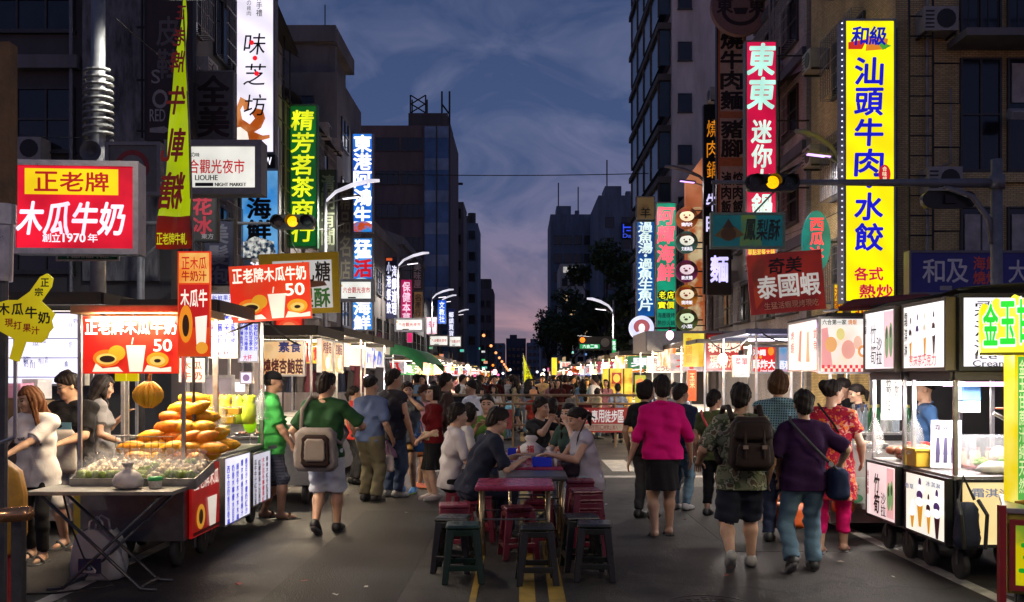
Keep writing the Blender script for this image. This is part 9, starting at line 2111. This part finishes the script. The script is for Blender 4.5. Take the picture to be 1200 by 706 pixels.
for i, (x, y, z, lb) in enumerate(((-2.86, 8.9, 1.45, 'bundle of clear bags hanging on the rear post of the papaya cart'), (-2.94, 10.66, 1.5, 'bundle of clear bags on the far post of the fruit juice cart'), (-2.7, 12.05, 1.35, 'bundle of clear bags on the near post of the grill'), (3.46, 8.26, 1.3, 'bundle of clear bags between the ice cream and bamboo shoot carts'), (3.42, 9.06, 1.25, 'bundle of clear bags on the far post of the bamboo shoot cart'), (3.24, 9.8, 1.4, 'bundle of clear bags on the corner post of the snack stall'))):
	if hb is None:
		r = thing('bag_bundle', lb, 'bags', (x, y, z), 0, 'bundles of clear bags on the stall posts'); mb = MB(); mb.smooth = True; n = 12
		mb.add([(math.cos(2*PI*c/n)*a*(1+.25*math.sin(c*2.3+k)), math.sin(2*PI*c/n)*a*(1+.25*math.cos(c*3.1+k)), -v) for k, (a, v) in enumerate([(.01, 0), (.03, .04), (.06, .12), (.07, .22), (.05, .3), (.075, .34)]) for c in range(n)], [(k*n+c, k*n+(c+1) % n, (k+1)*n+(c+1) % n, (k+1)*n+c) for k in range(5) for c in range(n)]); obj('bags', mb, glass((.85, .88, .85), .15, .22), r); mb = MB(); mb.tube([(0, 0, .0), (0, 0, .05)], .004, 5); obj('string', mb, plain((.4, .02, .02), .6), r); hb = (r, tree_of(r))
	else: dup(hb[0], hb[1], (x, y, z), i*1.1, lb)
for i, (a, b, lb) in enumerate((((-3.7, 8.0, 2.24), (-2.9, 10.6, 2.32), 'tangled black cable between the papaya cart and the juice cart'), ((-2.9, 10.6, 2.33), (-2.7, 13.6, 2.25), 'black cable from the juice cart to the grill roof'), ((3.3, 9.8, 2.32), (3.4, 13.5, 2.34), 'black cable from the snack stall roof to the squid stall'), ((3.4, 13.6, 2.34), (3.4, 17, 2.34), 'black cable from the squid stall to the shrimp stall'), ((9.3, 25, 6.5), (9.2, 40, 7.2), 'black cable drooping along the right hand facades'), ((-8.9, 31.8, 8.2), (-8.8, 45, 6.4), 'black cable drooping past the green tea shop sign'), ((-9.2, 26, 5.5), (-8.9, 36, 5.0), 'low black cable under the blue seafood sign'))):
	cable(lb, (a, b), .012, .25)
r = thing('floodlight', 'small grey floodlight on a bracket at the tan corner building', 'floodlight', at(1190, 140, 23.4)); mb = MB(); mb.box((0, -.1, .1), (.42, .3, .22), rx=.5); obj('housing', mb, plain((.35, .36, .38), .4, .3), r, .02); mb = MB(); mb.tube([(.1, .1, .1), (.1, .6, .15)], .03, 6); obj('bracket', mb, GREYP, r)
jr = None
for k in range(11):
	p = (3.75+(k % 4)*.13, 8.28-.02*(k % 2) if k < 4 else 9.02 if k < 8 else 8.86, .86) if k < 8 else (3.9+(k-8)*.12, 8.9, .86)
	if jr is None:
		r = thing('condiment_jar', '', 'jar', p, 0, 'jars at the back of the dessert carts'); mb = MB(); mb.smooth = True; mb.lathe([(.04, 0), (.045, .01), (.045, .11), (.035, .13)], n=14); obj('jar', mb, glass((.9, .6, .3), .1, .55), r); mb = MB(); mb.lathe([(.038, .131), (.038, .155), (.001, .156)], n=14); obj('lid', mb, plain((.5, .06, .05), .4), r); jr = (r, tree_of(r))
		r['label'] = 'red lidded amber jar at the back of the dessert carts'
	else: dup(jr[0], jr[1], p, 0)
for i, (x, y, lb) in enumerate(((-3.2, 12.0, 'bare warm bulb under the front edge of the grill roof'), (-3.3, 8.02, 'bare warm bulb under the front edge of the papaya canopy'), (-3.2, 9.2, 'bare warm bulb in the fruit juice cart'), (3.9, 10.0, 'bare warm bulb in the snack stall'))):
	bulb(lb, x, y, 1.98 if i != 1 else 2.05, 0, None, G('ffd8a0', 6), .035, .18)
t = thing('rucksack', 'dark blue rucksack hung on the corner of the ice cream cart', 'bag', (3.47, 7.30, -.02)); BU = plain((.008, .012, .035), .7, 0, .3, 8, .15)
obj('bag', bagmesh((0, 0, .50), (.19, .17, .36), sq=.7, taper=.75, wob=.10), BU, t)
mb = MB(); mb.tube([(-.08, -.02, .70), (-.1, -.12, .6), (-.08, -.13, .34)], .016, 6); mb.tube([(.08, -.02, .70), (.1, -.12, .6), (.08, -.13, .34)], .016, 6); mb.tube([(-.06, 0, .70), (0, .06, .88), (.06, 0, .70)], .012, 6); obj('strap', mb, BLACK, t)
